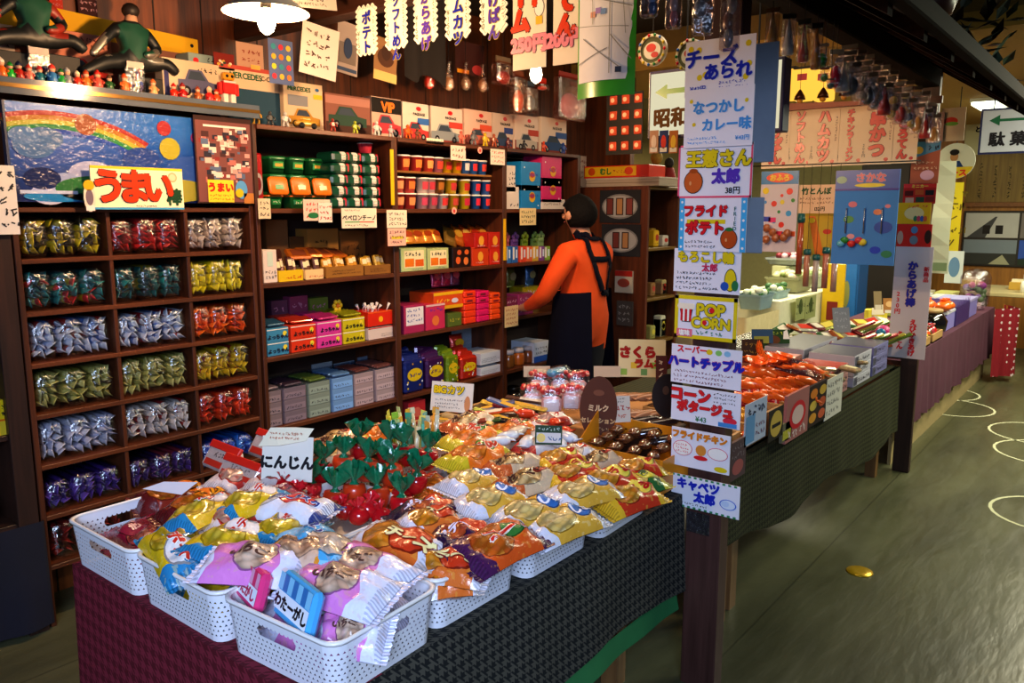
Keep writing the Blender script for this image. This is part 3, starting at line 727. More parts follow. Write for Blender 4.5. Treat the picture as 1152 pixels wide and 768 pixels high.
def doll(label, px, py, pz, glove, flip):
 r = thing('doll', label, 'doll', (px, py, pz))
 f = flip
 pts = [(0, 0, .03, .036), (.0, 0, .085, .046), (.0, 0, .145, .05), (0, 0, .185, .02), (.005, -.005, .225, .032),
           (-f * .06, 0, .155, .026), (-f * .115, -.015, .105, .020), (-f * .165, -.03, .05, .017), (-f * .18, -.035, .03, .015),
           (f * .06, 0, .15, .028), (f * .105, -.01, .09, .021), (f * .045, -.055, .06, .018), (f * .015, -.06, .058, .015),
           (-f * .04, -.02, .03, .036), (-f * .13, -.045, .015, .030), (-f * .21, -.055, -.03, .024), (-f * .235, -.06, -.04, .018),
           (f * .045, -.02, .028, .034), (f * .12, -.045, .04, .028), (f * .16, -.05, -.0, .022)]
 ed = [(0, 1), (1, 2), (2, 3), (3, 4), (2, 5), (5, 6), (6, 7), (7, 8), (2, 9), (9, 10), (10, 11), (11, 12), (0, 13), (13, 14), (14, 15), (15, 16), (0, 17), (17, 18), (18, 19)]
 def mf(c):
  if c.z > .195: return SKN
  if abs(c.x) < .055 and .06 < c.z < .18 and c.y < .02: return VEST
  if c.x * f < -.115 and c.z > .035: return glove
  if (Vector(c) - Vector((f * .05, -.045, .065))).length < .05 and c.z > .04: return glove
  if c.x * f > .04 and c.z > .115: return glove if glove is REDG else SUIT
  return SUIT
 skin_obj('body', pts, ed, mf, r)
 MB().ball((.005, .002, .232), .034, .034, .03, mat('#2a201c', .5)).build('hair', r)
 return r
p = aty(40, 62, 3.28); doll('doll in a dark suit and green vest with red gloves lounging on black boxes', p.x - .0, 3.28, TS + .135, REDG, 1)
p = aty(150, 72, 3.28); doll('doll in a dark suit and green vest with silver gloves beside the buggy box', p.x, 3.28, TS + .10, SILV, 1)
for u, w_, h_, lb_ in ((15, .15, .105, 'black box under the red-gloved doll, nearer the photo edge'), (66, .13, .115, 'black box under the red-gloved doll, on its far side'), (155, .2, .075, 'black box under the silver-gloved doll')):
 o = MB().box(-w_ / 2, -.04, 0, w_ / 2, .06, h_, BLACK, .003).build('black_box', loc=(aty(u, 80, 3.28).x, 3.28, TS + .001)); tag(o, lb_, 'box')
for u, lb_ in ((45, 'clear packet of small colourful parts before the red-gloved doll'), (152, 'clear packet of small colourful parts before the silver-gloved doll')):
 r = thing('toy_packet', lb_, 'toy packet', (aty(u, 85, 3.22).x, 3.213, TS + .001))
 MB().box(-.035, 0, 0, .035, .012, .125, film('#e8eef8', .2)).build('clear_film', r)
 mb = MB().rect(-.033, .1, .033, .124, -.001, paper('#c8b8b0'))
 for k in range(12): mb.ball(((rnd.random() - .5) * .05, .006, .01 + rnd.random() * .085), .009, .005, .011, gloss(rnd.choice(('#c83c5a', '#3a5ab0', '#d8d0c8', '#c83020', '#5a3a7a', '#2a2a30'))), 8)
 mb.build('toy_part', r)
for u, v, w_, h_, c, lb_ in ((98, 0, .075, .12, '#3a1418', 'dark picture card pinned high on the wall above the yellow header'), (63, 2, .05, .1, '#b8301c', 'red pennant pinned high above the red-gloved doll'), (35, 0, .03, .1, '#c8c0b8', 'thin white strip pinned high above the red-gloved doll')):
 p = aty(u, v, 3.48); mb = MB().box(-w_ / 2, 0, -h_ / 2, w_ / 2, .003, h_ / 2, paper(c)).scrib(-w_ * .4, -h_ * .4, w_ * .4, h_ * .4, 4, paper('#b88a94'), -.001, u)
 o = mb.build('pinned_card', loc=(p.x, 3.48, p.z)); tag(o, lb_, 'card')
SZ = [1.985, 1.61, 1.265, .915, .57, .2]
SX = [2.165, 3.03, 3.965, 4.80]
WSH = wood('x', '#4a2410', '#8a4a20', .45) if False else WX
ws = thing('wall_shelving', 'long dark wooden shelving of three bays holding cups, boxes and packets', 'shelf', (3.4, 3.2, 0))
def wsb(x0, y0, z0, x1, y1, z1, m, n): return MB().box(x0 - 3.4, y0 - 3.2, z0, x1 - 3.4, y1 - 3.2, z1, m, .002).build(n, ws)
for i, x in enumerate(SX): wsb(x - .02 if i else x, 3.2, 0, x + .02, 3.55, 1.985, WZ, 'upright')
for k in range(3):
 for i, z in enumerate(SZ): wsb(SX[k] + .02, 3.202 if i else 3.19, z - .022, SX[k + 1] - .02, 3.55, z, WSH, 'shelf_board')
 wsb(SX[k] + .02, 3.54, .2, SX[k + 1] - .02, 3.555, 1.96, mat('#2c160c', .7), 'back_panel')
wsb(2.105, 3.2, 0, 2.163, 3.24, 1.98, WZ, 'filler_strip') if False else None
wsb(3.05, 3.205, 1.815 - .012, 3.845, 3.45, 1.815, wood('x', '#7a4a1c', '#b07a34'), 'cup_shelf')
for u, z0, z1 in ((441, 1.63, 1.92), (567, 1.29, 1.55)):
 x = fx(u, 220); mb = MB().box(-.012, 0, 0, .012, .004, z1 - z0, gloss('#e8b81a')); o = mb.build('yellow_tape', loc=(x, 3.193, z0)); tag(o, 'upright yellow strip on the shelf upright ' + ('beside the cup noodles' if u < 500 else 'beside the small candy packs'), 'strip')
def zof(v, y=3.22): return fz(600, v, y) if False else None
def sb(label, u0, u1, v, zs, base, marks, name='candy_box', cat='box', d=.2, y=3.225, lid=None, group=None, zb=None):
 """a box on a shelf spanning photo columns U0-U1 and reaching photo row V"""
 zz = zs + .001 if zb is None else zb
 x0, x1 = fx(u0, 300, y), fx(u1, 300, y); h = aty((u0 + u1) / 2, v, y).z - zz
 r = thing(name, label, cat, ((x0 + x1) / 2, y, zz), group=group); w = x1 - x0 - .003
 if lid:     # front lip plus contents cover as its own part
  pack_front(MB(), w, h, d, base, marks).build('box', r)
  MB().box(-w / 2 + .003, .004, h, w / 2 - .003, d - .004, h + .006, lid).build('lid', r)
 else: pack_front(MB(), w, h, d, base, marks).build('box', r)
 r['_h'] = h; return r
S2, S3, S4, S5 = SZ[1], SZ[2], SZ[3], SZ[4]
CRM = '#d8bc9c'
def kb(label, u0, u1, v0, base, marks, car=None, y=3.3, zb=None):
 zz = SZ[0] + .001 if zb is None else zb; x0, x1 = fx(u0, 100, y), fx(u1, 100, y); h = aty((u0 + u1) / 2, v0, y).z - zz
 return kit_box(label, (x0 + x1) / 2, y, zz, x1 - x0 - .004, h, .07, base, marks, car)
def stripe(c): return [('r', 0, .0, 1, .3, paper('#8a3a30')), ('t', 'PACKAGE', .62, .72, .1, INK, .03), ('e', .6, .86, .02, .012, REDP), ('r', .55, .45, 1, .62, paper(c))]
kb('long kit box lettered in green and black under the lamp', 246, 318, 76, CRM, [('t', 'MERCEDES', .42, .84, .14, paper('#1c5a3c'), .03), ('t', 'C-CLASS', .82, .84, .11, INK, .02), ('r', 0, .93, 1, 1, paper('#b84a3c')), ('r', .1, 0, 1, .62, paper('#27485e')), ('t', 'BENZ' if False else 'PARK', .45, .3, .13, paper('#c8a84a'), .03)], None)
kb('cream kit box with dark green lettering and a yellow sports car, beside the upright', 318, 363, 93, CRM, [('t', 'MERCEDES', .4, .86, .13, paper('#1c5a3c'), .03), ('e', .85, .88, .012, .008, paper('#3a6a9a')), ('r', .75, .68, .98, .78, paper('#d8b82c')), ('r', .1, .5, .6, .72, paper('#8a8a90'))], ('#b8862c', .0, .1, .8, .36), y=3.27)
kb('kit box with a green convertible picture and pink sky', 365, 416, 107, '#8e5a4c', [('r', 0, .75, 1, .95, paper('#b07a6c')), ('r', 0, 0, 1, .3, paper('#4a2a20'))], ('#2f4a3c', -.02, .22, .85, .5))
kb('dark kit box with big orange lettering and a red saloon picture', 417, 451, 110, '#caa898', [('r', .0, .62, 1, .98, paper('#1a1210')), ('t', 'VIP', .55, .78, .34, gloss('#e8781c'), .05)], ('#b83a44', 0, .12, .95, .48))
kb('kit box with a red coupe, first of the scroll-marked boxes', 452, 482, 116, '#d8c8bc', stripe('#3a6ab0'), ('#c83c3c', 0, .1, .9, .42))
kb('kit box with a red scroll mark and a grey saloon picture', 484, 520, 121, '#d8c4b8', stripe('#c8483c'), ('#8a9096', -.05, .1, .9, .46))
kb('scroll-marked kit box with a salmon red car in the middle', 522, 553, 124, '#dcb8a8', stripe('#d8583c'), ('#c86a58', 0, .1, .9, .42))
kb('narrow kit box with a red scroll mark and a dark blue car', 554, 577, 128, '#d0bcb0', stripe('#3a4a8a'), ('#3a4a6a', 0, .1, .9, .4))
kb('kit box with a red scroll mark and a pale car, second from the wide panel', 579, 606, 130, '#dcc8bc', stripe('#b84a3c'), ('#b8b0a8', 0, .1, .9, .42))
kb('scroll-marked kit box with a navy car at the end of the shelf', 609, 638, 133, '#dccabc', stripe('#3a5a9a'), ('#2c4a7a', 0, .1, .9, .42))
TOYS = [(289, 'golden robot', '#c89a3a'), (305, 'dark grey robot', '#4a4a4c'), (322, 'black and white', '#d0ccc8'), (345, 'yellow sports car shaped', '#d8a83a'), (375, 'red', '#a83a2c'), (400, 'lime', '#b8c03a'), (424, 'white', '#dcd8d4'), (440, 'silver', '#b8b8bc'), (459, 'orange', '#d8641c'), (470, 'brown', '#7a4a30'), (519, 'pale red', '#c86a58'), (533, 'grey', '#6a6a70'), (546, 'yellow', '#d8b41c'), (556, 'rust', '#a8502c'), (572, 'maroon', '#6a2428'), (590, 'black', '#2a2428'), (612, 'orange red', '#d8481c'), (634, 'blue', '#2c4a9a')]
for u, c, hx_ in TOYS:
 x = fx(u, 150, 3.215); r = thing('toy_figure', f'{c} toy standing before the car kit boxes on the wall shelf', 'toy', (x, 3.217, SZ[0] + .001), group='small toys before the car kit boxes')
 if 'sports' in c:
  MB().box(-.06, -.012, .012, .06, .02, .035, gloss(hx_), .008).box(-.03, -.008, .033, .03, .016, .055, gloss(hx_), .01).build('car_body', r)
  for k in (-.035, .035): MB().lathe([(.014, 0), (.014, .008)], BLACK, 10).build('wheel', r, (k, -.012, .014)).rotation_euler = (R(90), 0, 0)
  continue
 m_ = gloss(hx_); s_ = .8 + .35 * ((u * 13) % 5) / 5
 for q in (-1, 1):
  MB().tube([(q * .010 * s_, 0, .028 * s_), (q * .014 * s_, -.002, .012 * s_), (q * .014 * s_, 0, 0)], [.006 * s_, .006 * s_, .008 * s_], m_, 6).build('leg', r)
  MB().tube([(q * .014 * s_, 0, .052 * s_), (q * .026 * s_, -.004, .042 * s_), (q * .022 * s_, -.012, .030 * s_)], .005 * s_, m_, 6).build('arm', r)
 MB().box(-.014 * s_, -.008 * s_, .026 * s_, .014 * s_, .01 * s_, .058 * s_, m_, .004).build('torso', r)
 MB().ball((0, 0, .068 * s_), .010 * s_, .010 * s_, .011 * s_, m_, 8).build('head', r)
def tub(label, x, y, z, w, h, lidc, bodyc, group, rotx=0, txt=None):
 r = thing('noodle_tub', label, 'noodle tub', (x, y, z), group=group, rot=(rotx, 0, 0))
 def sq(k, zz, n=5): return [(px, py + w * .5, zz) for px, py, _ in rloop(w / 2 * k, w / 2 * k, w * .14, 0)]
 MB().ring([sq(.82, 0), sq(.98, h * .9), sq(1.0, h * .92)], gloss(bodyc), True, True, True).build('tub', r)
 mb = MB().ring([sq(1.04, h * .9), sq(1.06, h), sq(.98, h * 1.04)], gloss(lidc), True, True, False, True)
 mb.build('lid', r)
 mb = MB(); mb.box(-w * .3, -.003, h * .25, w * .3, .02, h * .7, gloss('#1f7a3a'), .004); mb.scrib(-w * .26, h * .3, w * .26, h * .65, 1, paper('#f0e8d0'), -.0042, int(x * 100)); mb.build('printed_band', r)
 return r
for i, (u, lb_) in enumerate(((316, 'orange-lidded green noodle tub by the pigeonholes'), (341, 'orange-lidded green noodle tub, middle of three'), (365, 'orange-lidded green noodle tub beside the pasta packs'))):
 x = fx(u, 230); r = tub(lb_, x, 3.235, S2 + .001, .085, .06, '#e8701c', '#1c6a34', 'orange-lidded noodle tubs')
 mb = MB()
 def sq3(k, zz): return [(px, py, zz) for px, py, _ in rloop(.05 * k, .040 * k, .016, 0)]
 r2 = thing('noodle_tub', lb_.replace('orange-lidded green', 'tilted orange').replace('noodle tub', 'noodle tub face'), 'noodle tub', (x, 3.245, S2 + .098), rot=(R(78), 0, 0), group='tilted orange noodle tubs')
 MB().ring([[(a, b, 0) for a, b, _ in sq3(.9, 0)], sq3(1, .03)], gloss('#1c6a34'), True, True, True).build('tub', r2)
 mb = MB().ring([sq3(1.05, .028), sq3(1.05, .036), sq3(.9, .04)], gloss('#ee7a1c'), True, True, False, True); mb.build('lid', r2)
 mb = MB(); mb.poly([(-.022, -.018, .0408), (.022, -.018, .0408), (.022, .004, .0408), (-.022, .004, .0408)], gloss('#1f8a3c')); mb.ell(0, 0, .001, .001, 0, WHITE); mb.build('label_print', r2)
for i, u in enumerate((314, 336, 358)):
 for k in range(3):
  x = fx(u, 200, 3.36); r = thing('noodle_tub', f'green noodle tub, {ORD[k]} layer from the shelf at the back, {["pigeonhole", "middle", "pasta"][i]} stack', 'noodle tub', (x, 3.36, S2 + .002 + k * .085), group='green noodle tubs at the back')
  def sq4(q, zz): return [(px, py + .05, zz) for px, py, _ in rloop(.048 * q, .048 * q, .015, 0)]
  MB().ring([sq4(.85, 0), sq4(1, .07)], gloss('#14502a'), True, True, True).build('tub', r)
  MB().ring([sq4(1.04, .066), sq4(1.05, .076), sq4(.95, .08)], gloss('#1a7038'), True, True, False, True).build('lid', r)
  MB().box(-.03, -.004, .02, .03, .01, .055, gloss('#2a9a48'), .003).rect(-.022, .03, .022, .045, -.0046, gloss('#e0a83a')).build('printed_band', r)
for c, u in enumerate((385, 404, 424)):
 for k in range(5):
  x = fx(u + k * .6, 205); z = S2 + .002 + k * .058
  r = thing('pasta_pack', f'green, white and red pasta pack, {ORD[k]} up in the {["tub side", "middle", "upright side"][c]} stack', 'pasta pack', (x + .012 * k * (1 if c == 0 else .3), 3.23 + .01 * k, z), rz=R(rnd.random() * 6 - 3), group='stacked pasta packs')
  mb = MB().box(-.058, 0, 0, .058, .14, .052, gloss('#0f4a34'), .012); mb.build('pouch', r)
  mb = MB().box(-.012, -.002, .004, .034, .1, .0535, gloss('#e4e0d8'), .01).box(.034, -.0015, .006, .056, .1, .053, gloss('#c8202c'), .008); mb.scrib(-.008, .014, .03, .042, 2, paper('#a88a7a'), -.0035, c * 5 + k); mb.build('wrapper_print', r)
r = thing('noodle_cup', 'pink noodle cup on the pasta packs beside the upright', 'noodle cup', (fx(430, 185), 3.33, S2 + .294))
MB().lathe([(.03, 0), (.04, .045), (.042, .048)], gloss('#d8405a'), 16).build('cup', r); MB().lathe([(.043, .046), (.043, .05), (.03, .052)], WHITE, 16).build('lid', r)
r = thing('gift_bag', 'red and silver foil bag hanging between the pigeonholes and the tubs', 'gift bag', (fx(293, 205), 3.215, S2 + .03))
MB().box(-.028, 0, -.03, .028, .02, .22, foil('#a8141c'), .008).build('foil_bag', r)
mb = MB().ell(0, .08, .022, .05, -.001, foil('#b8b0b0')).ell(0, .08, .014, .03, -.0016, foil('#7a1018')); mb.build('silver_print', r)
def price(label, u0, v0, u1, v1, txt=None, base='#ece0cc', col='#1c1a18', y=3.165, extra=None, size=None, seed=0, cat='price card', name='price_card'):
 a, b_ = aty(u0, v0, y), aty(u1, v1, y); w, h = b_.x - a.x, a.z - b_.z
 mb = MB().box(-w / 2, 0, -h / 2, w / 2, .0025, h / 2, paper(base))
 if txt: mb.text(txt, 0, h * .02, size or min(h * .6, w / (len(txt) + .2)), paper(col), -.001, .025); mb.scrib(-w * .42, -h * .45, w * .42, -h * .27, 1, paper('#5a5048'), -.001, seed); mb.scrib(-w * .42, h * .32, w * .0, h * .46, 1, paper('#8a3a2c'), -.001, seed + 1)
 else: mb.scrib(-w * .42, -h * .42, w * .42, h * .42, max(2, int(h / .03)), paper(col), -.001, seed + 9)
 if extra: extra(mb, w, h)
 o = mb.build(name, loc=((a.x + b_.x) / 2, y, (a.z + b_.z) / 2)); return tag(o, label, cat)
price('cream price card with black lettering underlined in green and red, under the pasta packs', 384, 234, 424, 256, 'ペペロンチーノ', extra=lambda m, w, h: (m.rect(-w * .42, -h * .22, 0, -h * .17, -.0012, gloss('#2f9a4a')), m.rect(0, -h * .22, w * .42, -h * .17, -.0012, gloss('#d8342c'))))
price('pinkish price card with red lettering and a green oval under the orange tubs', 341, 224, 372, 248, None, '#e8c8b8', '#c82c24', extra=lambda m, w, h: m.ell(-w * .15, -h * .25, w * .2, h * .14, -.0013, gloss('#2f7a4a')), seed=3)
price('cutout card with white flower shape beside the pinkish card', 358, 228, 374, 250, None, '#e6dcd0', '#b83a34', y=3.16, seed=8)
price('white handwritten card with large numerals below the yellow strip', 435, 236, 458, 256, None, '#ecdcc8', '#2a2420', seed=12)
price('pink handwritten card hanging under the white numeral card', 436, 257, 457, 276, None, '#ecb8a8', '#5a2a3c', extra=lambda m, w, h: m.rect(-w * .3, -.01, w * .35, .004, -.0008, gloss('#d8c83a')), seed=15)
price('black and cream cutout price sign at the pigeonhole side panel', 290, 223, 305, 246, None, '#d8c8a8', '#1a1614', seed=21)
price('rounded pink handwritten card hanging over the cups', 507, 163, 524, 181, None, '#ecc8bc', '#3a2420', seed=24)
price('white card with red lettering hanging at the end of the cup bay', 552, 167, 568, 186, None, '#ece0d0', '#c8281c', y=3.175, seed=27)
price('pale yellow handwritten card hanging above the small candy packs', 585, 234, 603, 253, None, '#e8d49a', '#2a2420', seed=31)
price('yellow bordered price card beside the purple packs', 568, 345, 583, 366, None, '#e0c890', '#a84a2c', seed=35)
for u, v, lb_ in ((511, 237, 'small pink peach shaped tag on the edge of the cup shelf'), (540, 169, 'small pink peach shaped tag on the top board over the cups')):
 p = aty(u, v, 3.18); mb = MB().ell(0, 0, .022, .02, 0, paper('#e8a89a')).ell(0, -.002, .01, .01, -.0008, paper('#c83a3c')); o = mb.build('tag_card', loc=(p.x, 3.18, p.z)); tag(o, lb_, 'tag')
price('small white card leaning among the toys before the car kit boxes', 480, 155, 499, 163, None, '#e8dcc8', '#4a3a30', y=3.19, seed=40)
sb('white dotted packet beside the yellow chocolate box', 296, 312, 281, S3, paper('#e0d0c4'), [('s', .1, .1, .9, .4, 2, INK), ('r', .3, .5, .7, .95, paper('#c8d8c8'))], name='snack_packet', cat='packet')
def open_box(label, u0, u1, v, zs, base, item, marks, y=3.225, d=.2, packs=5, ph=.05):
 x0, x1 = fx(u0, 300, y), fx(u1, 300, y); h = aty((u0 + u1) / 2, v, y).z - zs; w = x1 - x0 - .004
 r = thing('display_box', label, 'box', ((x0 + x1) / 2, y, zs + .001)); m = paper(base)
 mb = MB().box(-w / 2, 0, 0, w / 2, .004, h, m).box(-w / 2, d, 0, w / 2, d + .004, h * 1.2, m).box(-w / 2, .004, 0, -w / 2 + .004, d, h, m).box(w / 2 - .004, .004, 0, w / 2, d, h, m).box(-w / 2, .004, 0, w / 2, d, .004, m)
 for k in marks:
  if k[0] == 'r': mb.rect(-w / 2 + k[1] * w, k[2] * h, -w / 2 + k[3] * w, k[4] * h, -.0008, k[5])
  else: mb.scrib(-w / 2 + k[1] * w, k[2] * h, -w / 2 + k[3] * w, k[4] * h, k[5], k[6], -.0014, int(u0))
 mb.build('carton', r)
 for k in range(packs):
  xx = -w / 2 + w * (k + .5) / packs; q = ph
  pm = MB(); pm.box(-w / packs * .46, -.012, 0, w / packs * .46, .012, q, foil(item), .006).box(-w / packs * .3, -.0125, q * .4, w / packs * .3, -.011, q * .8, paper('#e8d8b0'))
  o = pm.build('packet', r, (xx, .03 + .02 * (k % 2), max(.006, h - .02 + .004 * (k % 3)))); o.rotation_euler = (R(-14 - 5 * (k % 2)), 0, R(rnd.random() * 14 - 7))
 return r
open_box('yellow open box of dark chocolate bars on the second shelf', 313, 341, 304, S3, '#e0bc1c', '#4a1c14', [('s', .3, .1, .95, .6, 1, paper('#c8281c'))], packs=4, ph=.075)
open_box('cream and yellow open box of chocolate rolls beside the yellow box', 343, 364, 303, S3, '#e8c890', '#5a2a1c', [('s', .2, .1, .9, .5, 1, paper('#c84a3c'))], packs=3, ph=.07)
open_box('brown open carton of golden snack packets, the wider one', 366, 409, 299, S3, '#9a6a2c', '#c88a1c', [('s', .15, .2, .9, .7, 2, paper('#4a2a10'))], packs=6, ph=.06)
open_box('brown open carton of golden snack packets against the upright', 410, 440, 298, S3, '#8e602a', '#c89a2c', [('s', .2, .2, .8, .7, 2, paper('#4a2a10'))], packs=4, ph=.065)
sb('plain brown cardboard box behind the golden snack packets', 347, 382, 257, S3, paper('#9a6c2e'), [('s', .2, .4, .8, .8, 2, paper('#5a3a14'))], name='cardboard_box', y=3.42, d=.1)
sb('darker brown cardboard box behind the packets by the upright', 384, 412, 259, S3, paper('#7c4e20'), [('s', .2, .3, .8, .7, 2, paper('#3a2410'))], name='cardboard_box', y=3.42, d=.1)
sb('tall tan cardboard box at the back beside the pigeonholes', 301, 326, 247, S3, paper('#7a5430'), [('e', .5, .4, .02, .03, paper('#5a2c1c'))], name='cardboard_box', y=3.44, d=.08)
sb('low cardboard box at the back between the tall tan one and the brown one', 327, 346, 266, S3, paper('#5e3c1c'), [], name='cardboard_box', y=3.45, d=.07)
for k, (u, z_) in enumerate(((352, .10), (366, .105), (385, .10), (398, .095))):
 r = thing('snack_packet', f'orange brown snack packet lying on the cartons, {ORD[k]} from the pigeonholes', 'packet', (fx(u, 280), 3.3, S3 + z_ - .01), rot=(R(25), 0, R(-20 + 12 * k)), group='packets lying on the cartons')
 MB().box(-.06, 0, 0, .06, .1, .02, foil('#c86a1c'), .008).build('pouch', r); MB().box(-.035, .02, .02, .035, .08, .0215, paper('#7a3a1c')).build('label_print', r)
for u0, u1, c, nm, vt in ((300, 325, '#3f86a8', 'teal blue', 357), (327, 356, '#d83a1c', 'orange red', 355), (357, 385, '#d83c9a', 'magenta pink', 357), (386, 411, '#c8b81c', 'mustard yellow', 353)):
 vb = 401 - (u0 - 300) * .19
 for k in range(2):
  y = 3.225; x0, x1 = fx(u0, 380, y), fx(u1, 380, y); w = x1 - x0 - .004; hh = .066; zz = S4 + .001 + k * (hh + .001)
  r = thing('candy_box', f'{nm} dotted candy box with black lettering, {"upper" if k else "lower"} of two', 'box', ((x0 + x1) / 2, y, zz))
  pack_front(MB(), w, hh, .2, gloss(c), [('r', .0, .85, 1, .92, paper('#e8e0d0')), ('t', 'よっちゃん', .5, .36, .36, INK, .05), ('e', .82, .55, .012, .012, gloss('#e8d03a'))]).build('box', r)
  if k:
   for q in range(4):
    o = MB().box(-w * .42, 0, 0, w * .42, .07, .012, foil({'teal blue': '#2f5a78', 'orange red': '#b8341c', 'magenta pink': '#b82c7a', 'mustard yellow': '#9a9a1c'}[nm]), .004).build('packet', r, (rnd.random() * .01, .012 + .045 * q, hh + .006)); o.rotation_euler = (R(12), 0, R(rnd.random() * 14 - 7))
sb('white carton with small print under the red lollipop box', 412, 441, 368, S4, paper('#d8c4bc'), [('s', .5, .15, .95, .45, 2, INK), ('r', 0, .92, 1, 1, REDP)])
r = sb('red lollipop box holding white twisted wrappers, beside the upright', 412, 441, 350, S4, gloss('#d82a14'), [('e', .5, .45, .016, .016, gloss('#f0b01c')), ('r', 0, .9, 1, 1, gloss('#e85a1c'))], zb=S4 + .072)
for q in range(16):
 a = rnd.random() * .11 - .055; b_ = rnd.random() * .14 + .01
 MB().tube([(a, b_, .055), (a + rnd.random() * .02 - .01, b_, .085), (a + rnd.random() * .04 - .02, b_ - .01, .10 + rnd.random() * .02)], [.005, .003, .009], paper('#e4dcd8'), 5).build('twisted_wrapper', r)
r = thing('candy_flower', 'yellow flower shaped candy display standing behind the mustard boxes', 'candy display', (fx(399, 335), 3.34, S4 + .16))
mb = MB()
for a in range(6): mb.ball((.022 * math.cos(a * 1.047), 0, .03 + .022 * math.sin(a * 1.047)), .013, .008, .013, gloss('#d8b41c'), 8)
mb.build('petal', r); MB().ball((0, -.004, .03), .012, .01, .012, gloss('#e0781c'), 8).build('flower_centre', r); MB().box(-.004, 0, -.16, .004, .006, .02, gloss('#8a9a2c')).build('stem', r)
for k, (u0, u1, v, c) in enumerate(((303, 322, 338, '#5a2c4a'), (324, 345, 333, '#7a2c50'), (347, 368, 335, '#5e6a24'), (425, 441, 305, '#9a2c5a'))):
 sb(['dark plum packet stack at the back beside the pigeonholes', 'wine red packet stack at the back behind the orange boxes', 'olive packet stack at the back behind the pink boxes', 'tall pink card at the back against the upright'][k], u0, u1, v, S4, paper(c), [('s', .1, .5, .9, .9, 2, paper('#a86a8a'))], name='packet_stack' if k < 3 else 'picture_card', cat='packets' if k < 3 else 'card', y=3.46, d=.06)
for u0, u1, c, nm, tc in ((300, 317, '#7c6a6c', 'dull mauve', '#9a7a78'), (319, 345, '#76666e', 'grey plum', '#5a3a48'), (347, 372, '#7f8a7c', 'sage grey', '#8a9a3c'), (374, 398, '#6f94c0', 'sky blue', '#8ab0d8'), (399, 421, '#a08a8c', 'dusty pink', '#a8564c'), (423, 446, '#a38f92', 'rosy grey', '#b8685c')):
 for k in range(3):
  y = 3.225; x0, x1 = fx(u0, 450, y), fx(u1, 450, y); w = x1 - x0 - .004; hh = .058; zz = S5 + .001 + k * (hh + .001)
  r = thing('candy_box', f'{nm} small candy box with handwritten strip, {["bottom", "middle", "top"][k]} of its stack', 'box', ((x0 + x1) / 2, y, zz))
  pack_front(MB(), w, hh, .2, paper(c), [('r', .05, .08, .95, .6, paper('#' + ''.join('%02x' % min(255, int(int(c[i:i + 2], 16) * 1.18)) for i in (1, 3, 5)))), ('s', .1, .12, .9, .5, 1, paper('#3a3438'))]).build('box', r)
  if k == 2:
   for q in range(5):
    o = MB().box(-w * .4, 0, 0, w * .4, .03, .014, foil(tc), .004).build('packet', r, (0, .01 + .036 * q, hh + .002)); o.rotation_euler = (R(8 + rnd.random() * 10), 0, R(rnd.random() * 16 - 8))
   MB().box(-w / 2, 0, hh, w / 2, .2, hh + .024, film('#dce6f2', .14)).build('clear_cover', r)
for u0, u1, v, lb_ in ((351, 374, 408, 'blue-grey clear plastic lid standing open behind the sage boxes'), (376, 399, 407, 'grey clear plastic lid standing open behind the sky blue boxes'), (403, 425, 400, 'clear plastic lid standing open nearest the upright')):
 x0, x1 = fx(u0, 420, 3.44), fx(u1, 420, 3.44); z1 = aty((u0 + u1) / 2, v, 3.44).z; z0 = S5 + .2
 o = MB().box((x0 - x1) / 2, 0, -.2, (x1 - x0) / 2, .004, z1 - z0, mat('#5e6a7c', .3, var=.2)).build('plastic_sheet', loc=((x0 + x1) / 2, 3.44, z0)); tag(o, lb_, 'plastic sheet')
def cup(label, u, z, c, sc_, w=.046, h=.082, y=3.225, group='noodle cups in the middle bay'):
 x = fx(u, 210, y + w); r = thing('noodle_cup', label, 'noodle cup', (x, y + w + .002, z + .001), group=group)
 MB().lathe([(w * .78, 0), (w * .98, h), (w, h)], gloss(c), 18).build('cup', r)
 MB().lathe([(w * 1.04, h - .003), (w * 1.06, h + .002), (w * .95, h + .006)], paper('#ece6e0'), 18).build('lid', r)
 mb = MB(); lo = []
 for z_, k in ((.25, .86), (.78, .965)):
  lo.append([(w * k * math.cos(a) * 1.012, w * k * math.sin(a) * 1.012, h * z_) for a in [R(-90 + q) for q in (-40, -20, 0, 20, 40)]])
 mb.ring(lo, gloss(sc_), True, False); mb.build('printed_badge', r); return r
CUPS = {0: [(454, '#c8443c', '#e88a4a'), (468, '#c83c3c', '#e0803c'), (481, '#c8483c', '#e89a5a'), (492, '#b06a7c', '#c84a3c'), (502, '#d8a81c', '#c83a2c'), (513, '#d8a81c', '#c84a1c'), (523, '#3a6ab0', '#d8d0d0'), (532, '#2c6ab8', '#d83a3c'), (542, '#2a64b0', '#d8483c')],
  1: [(447, '#c8483c', '#e09a6a'), (460, '#c83a34', '#e07a3c'), (475, '#dcc8c4', '#c84a5a'), (483, '#d8b8b8', '#b83c4c'), (493, '#7a4a1c', '#a86a2c'), (507, '#e0b41c', '#b83a3c'), (522, '#e0c01c', '#b8302c'), (535, '#2c68b8', '#d83440'), (546, '#2a62b4', '#d83a40')],
  2: [(447, '#c8483c', '#e09a6a'), (460, '#d0443c', '#e0905a'), (474, '#d8b4b8', '#c04a6a'), (485, '#d8a8a8', '#b8405a'), (497, '#e6dcd8', '#c83a3c'), (509, '#e0b82c', '#b8483c'), (522, '#e2c41c', '#c0304a'), (535, '#2c6ab8', '#d8304a'), (546, '#2a62b4', '#d83a40')]}
CNAME = {'#c': 'red', '#d0': 'red', '#b': 'lilac'}
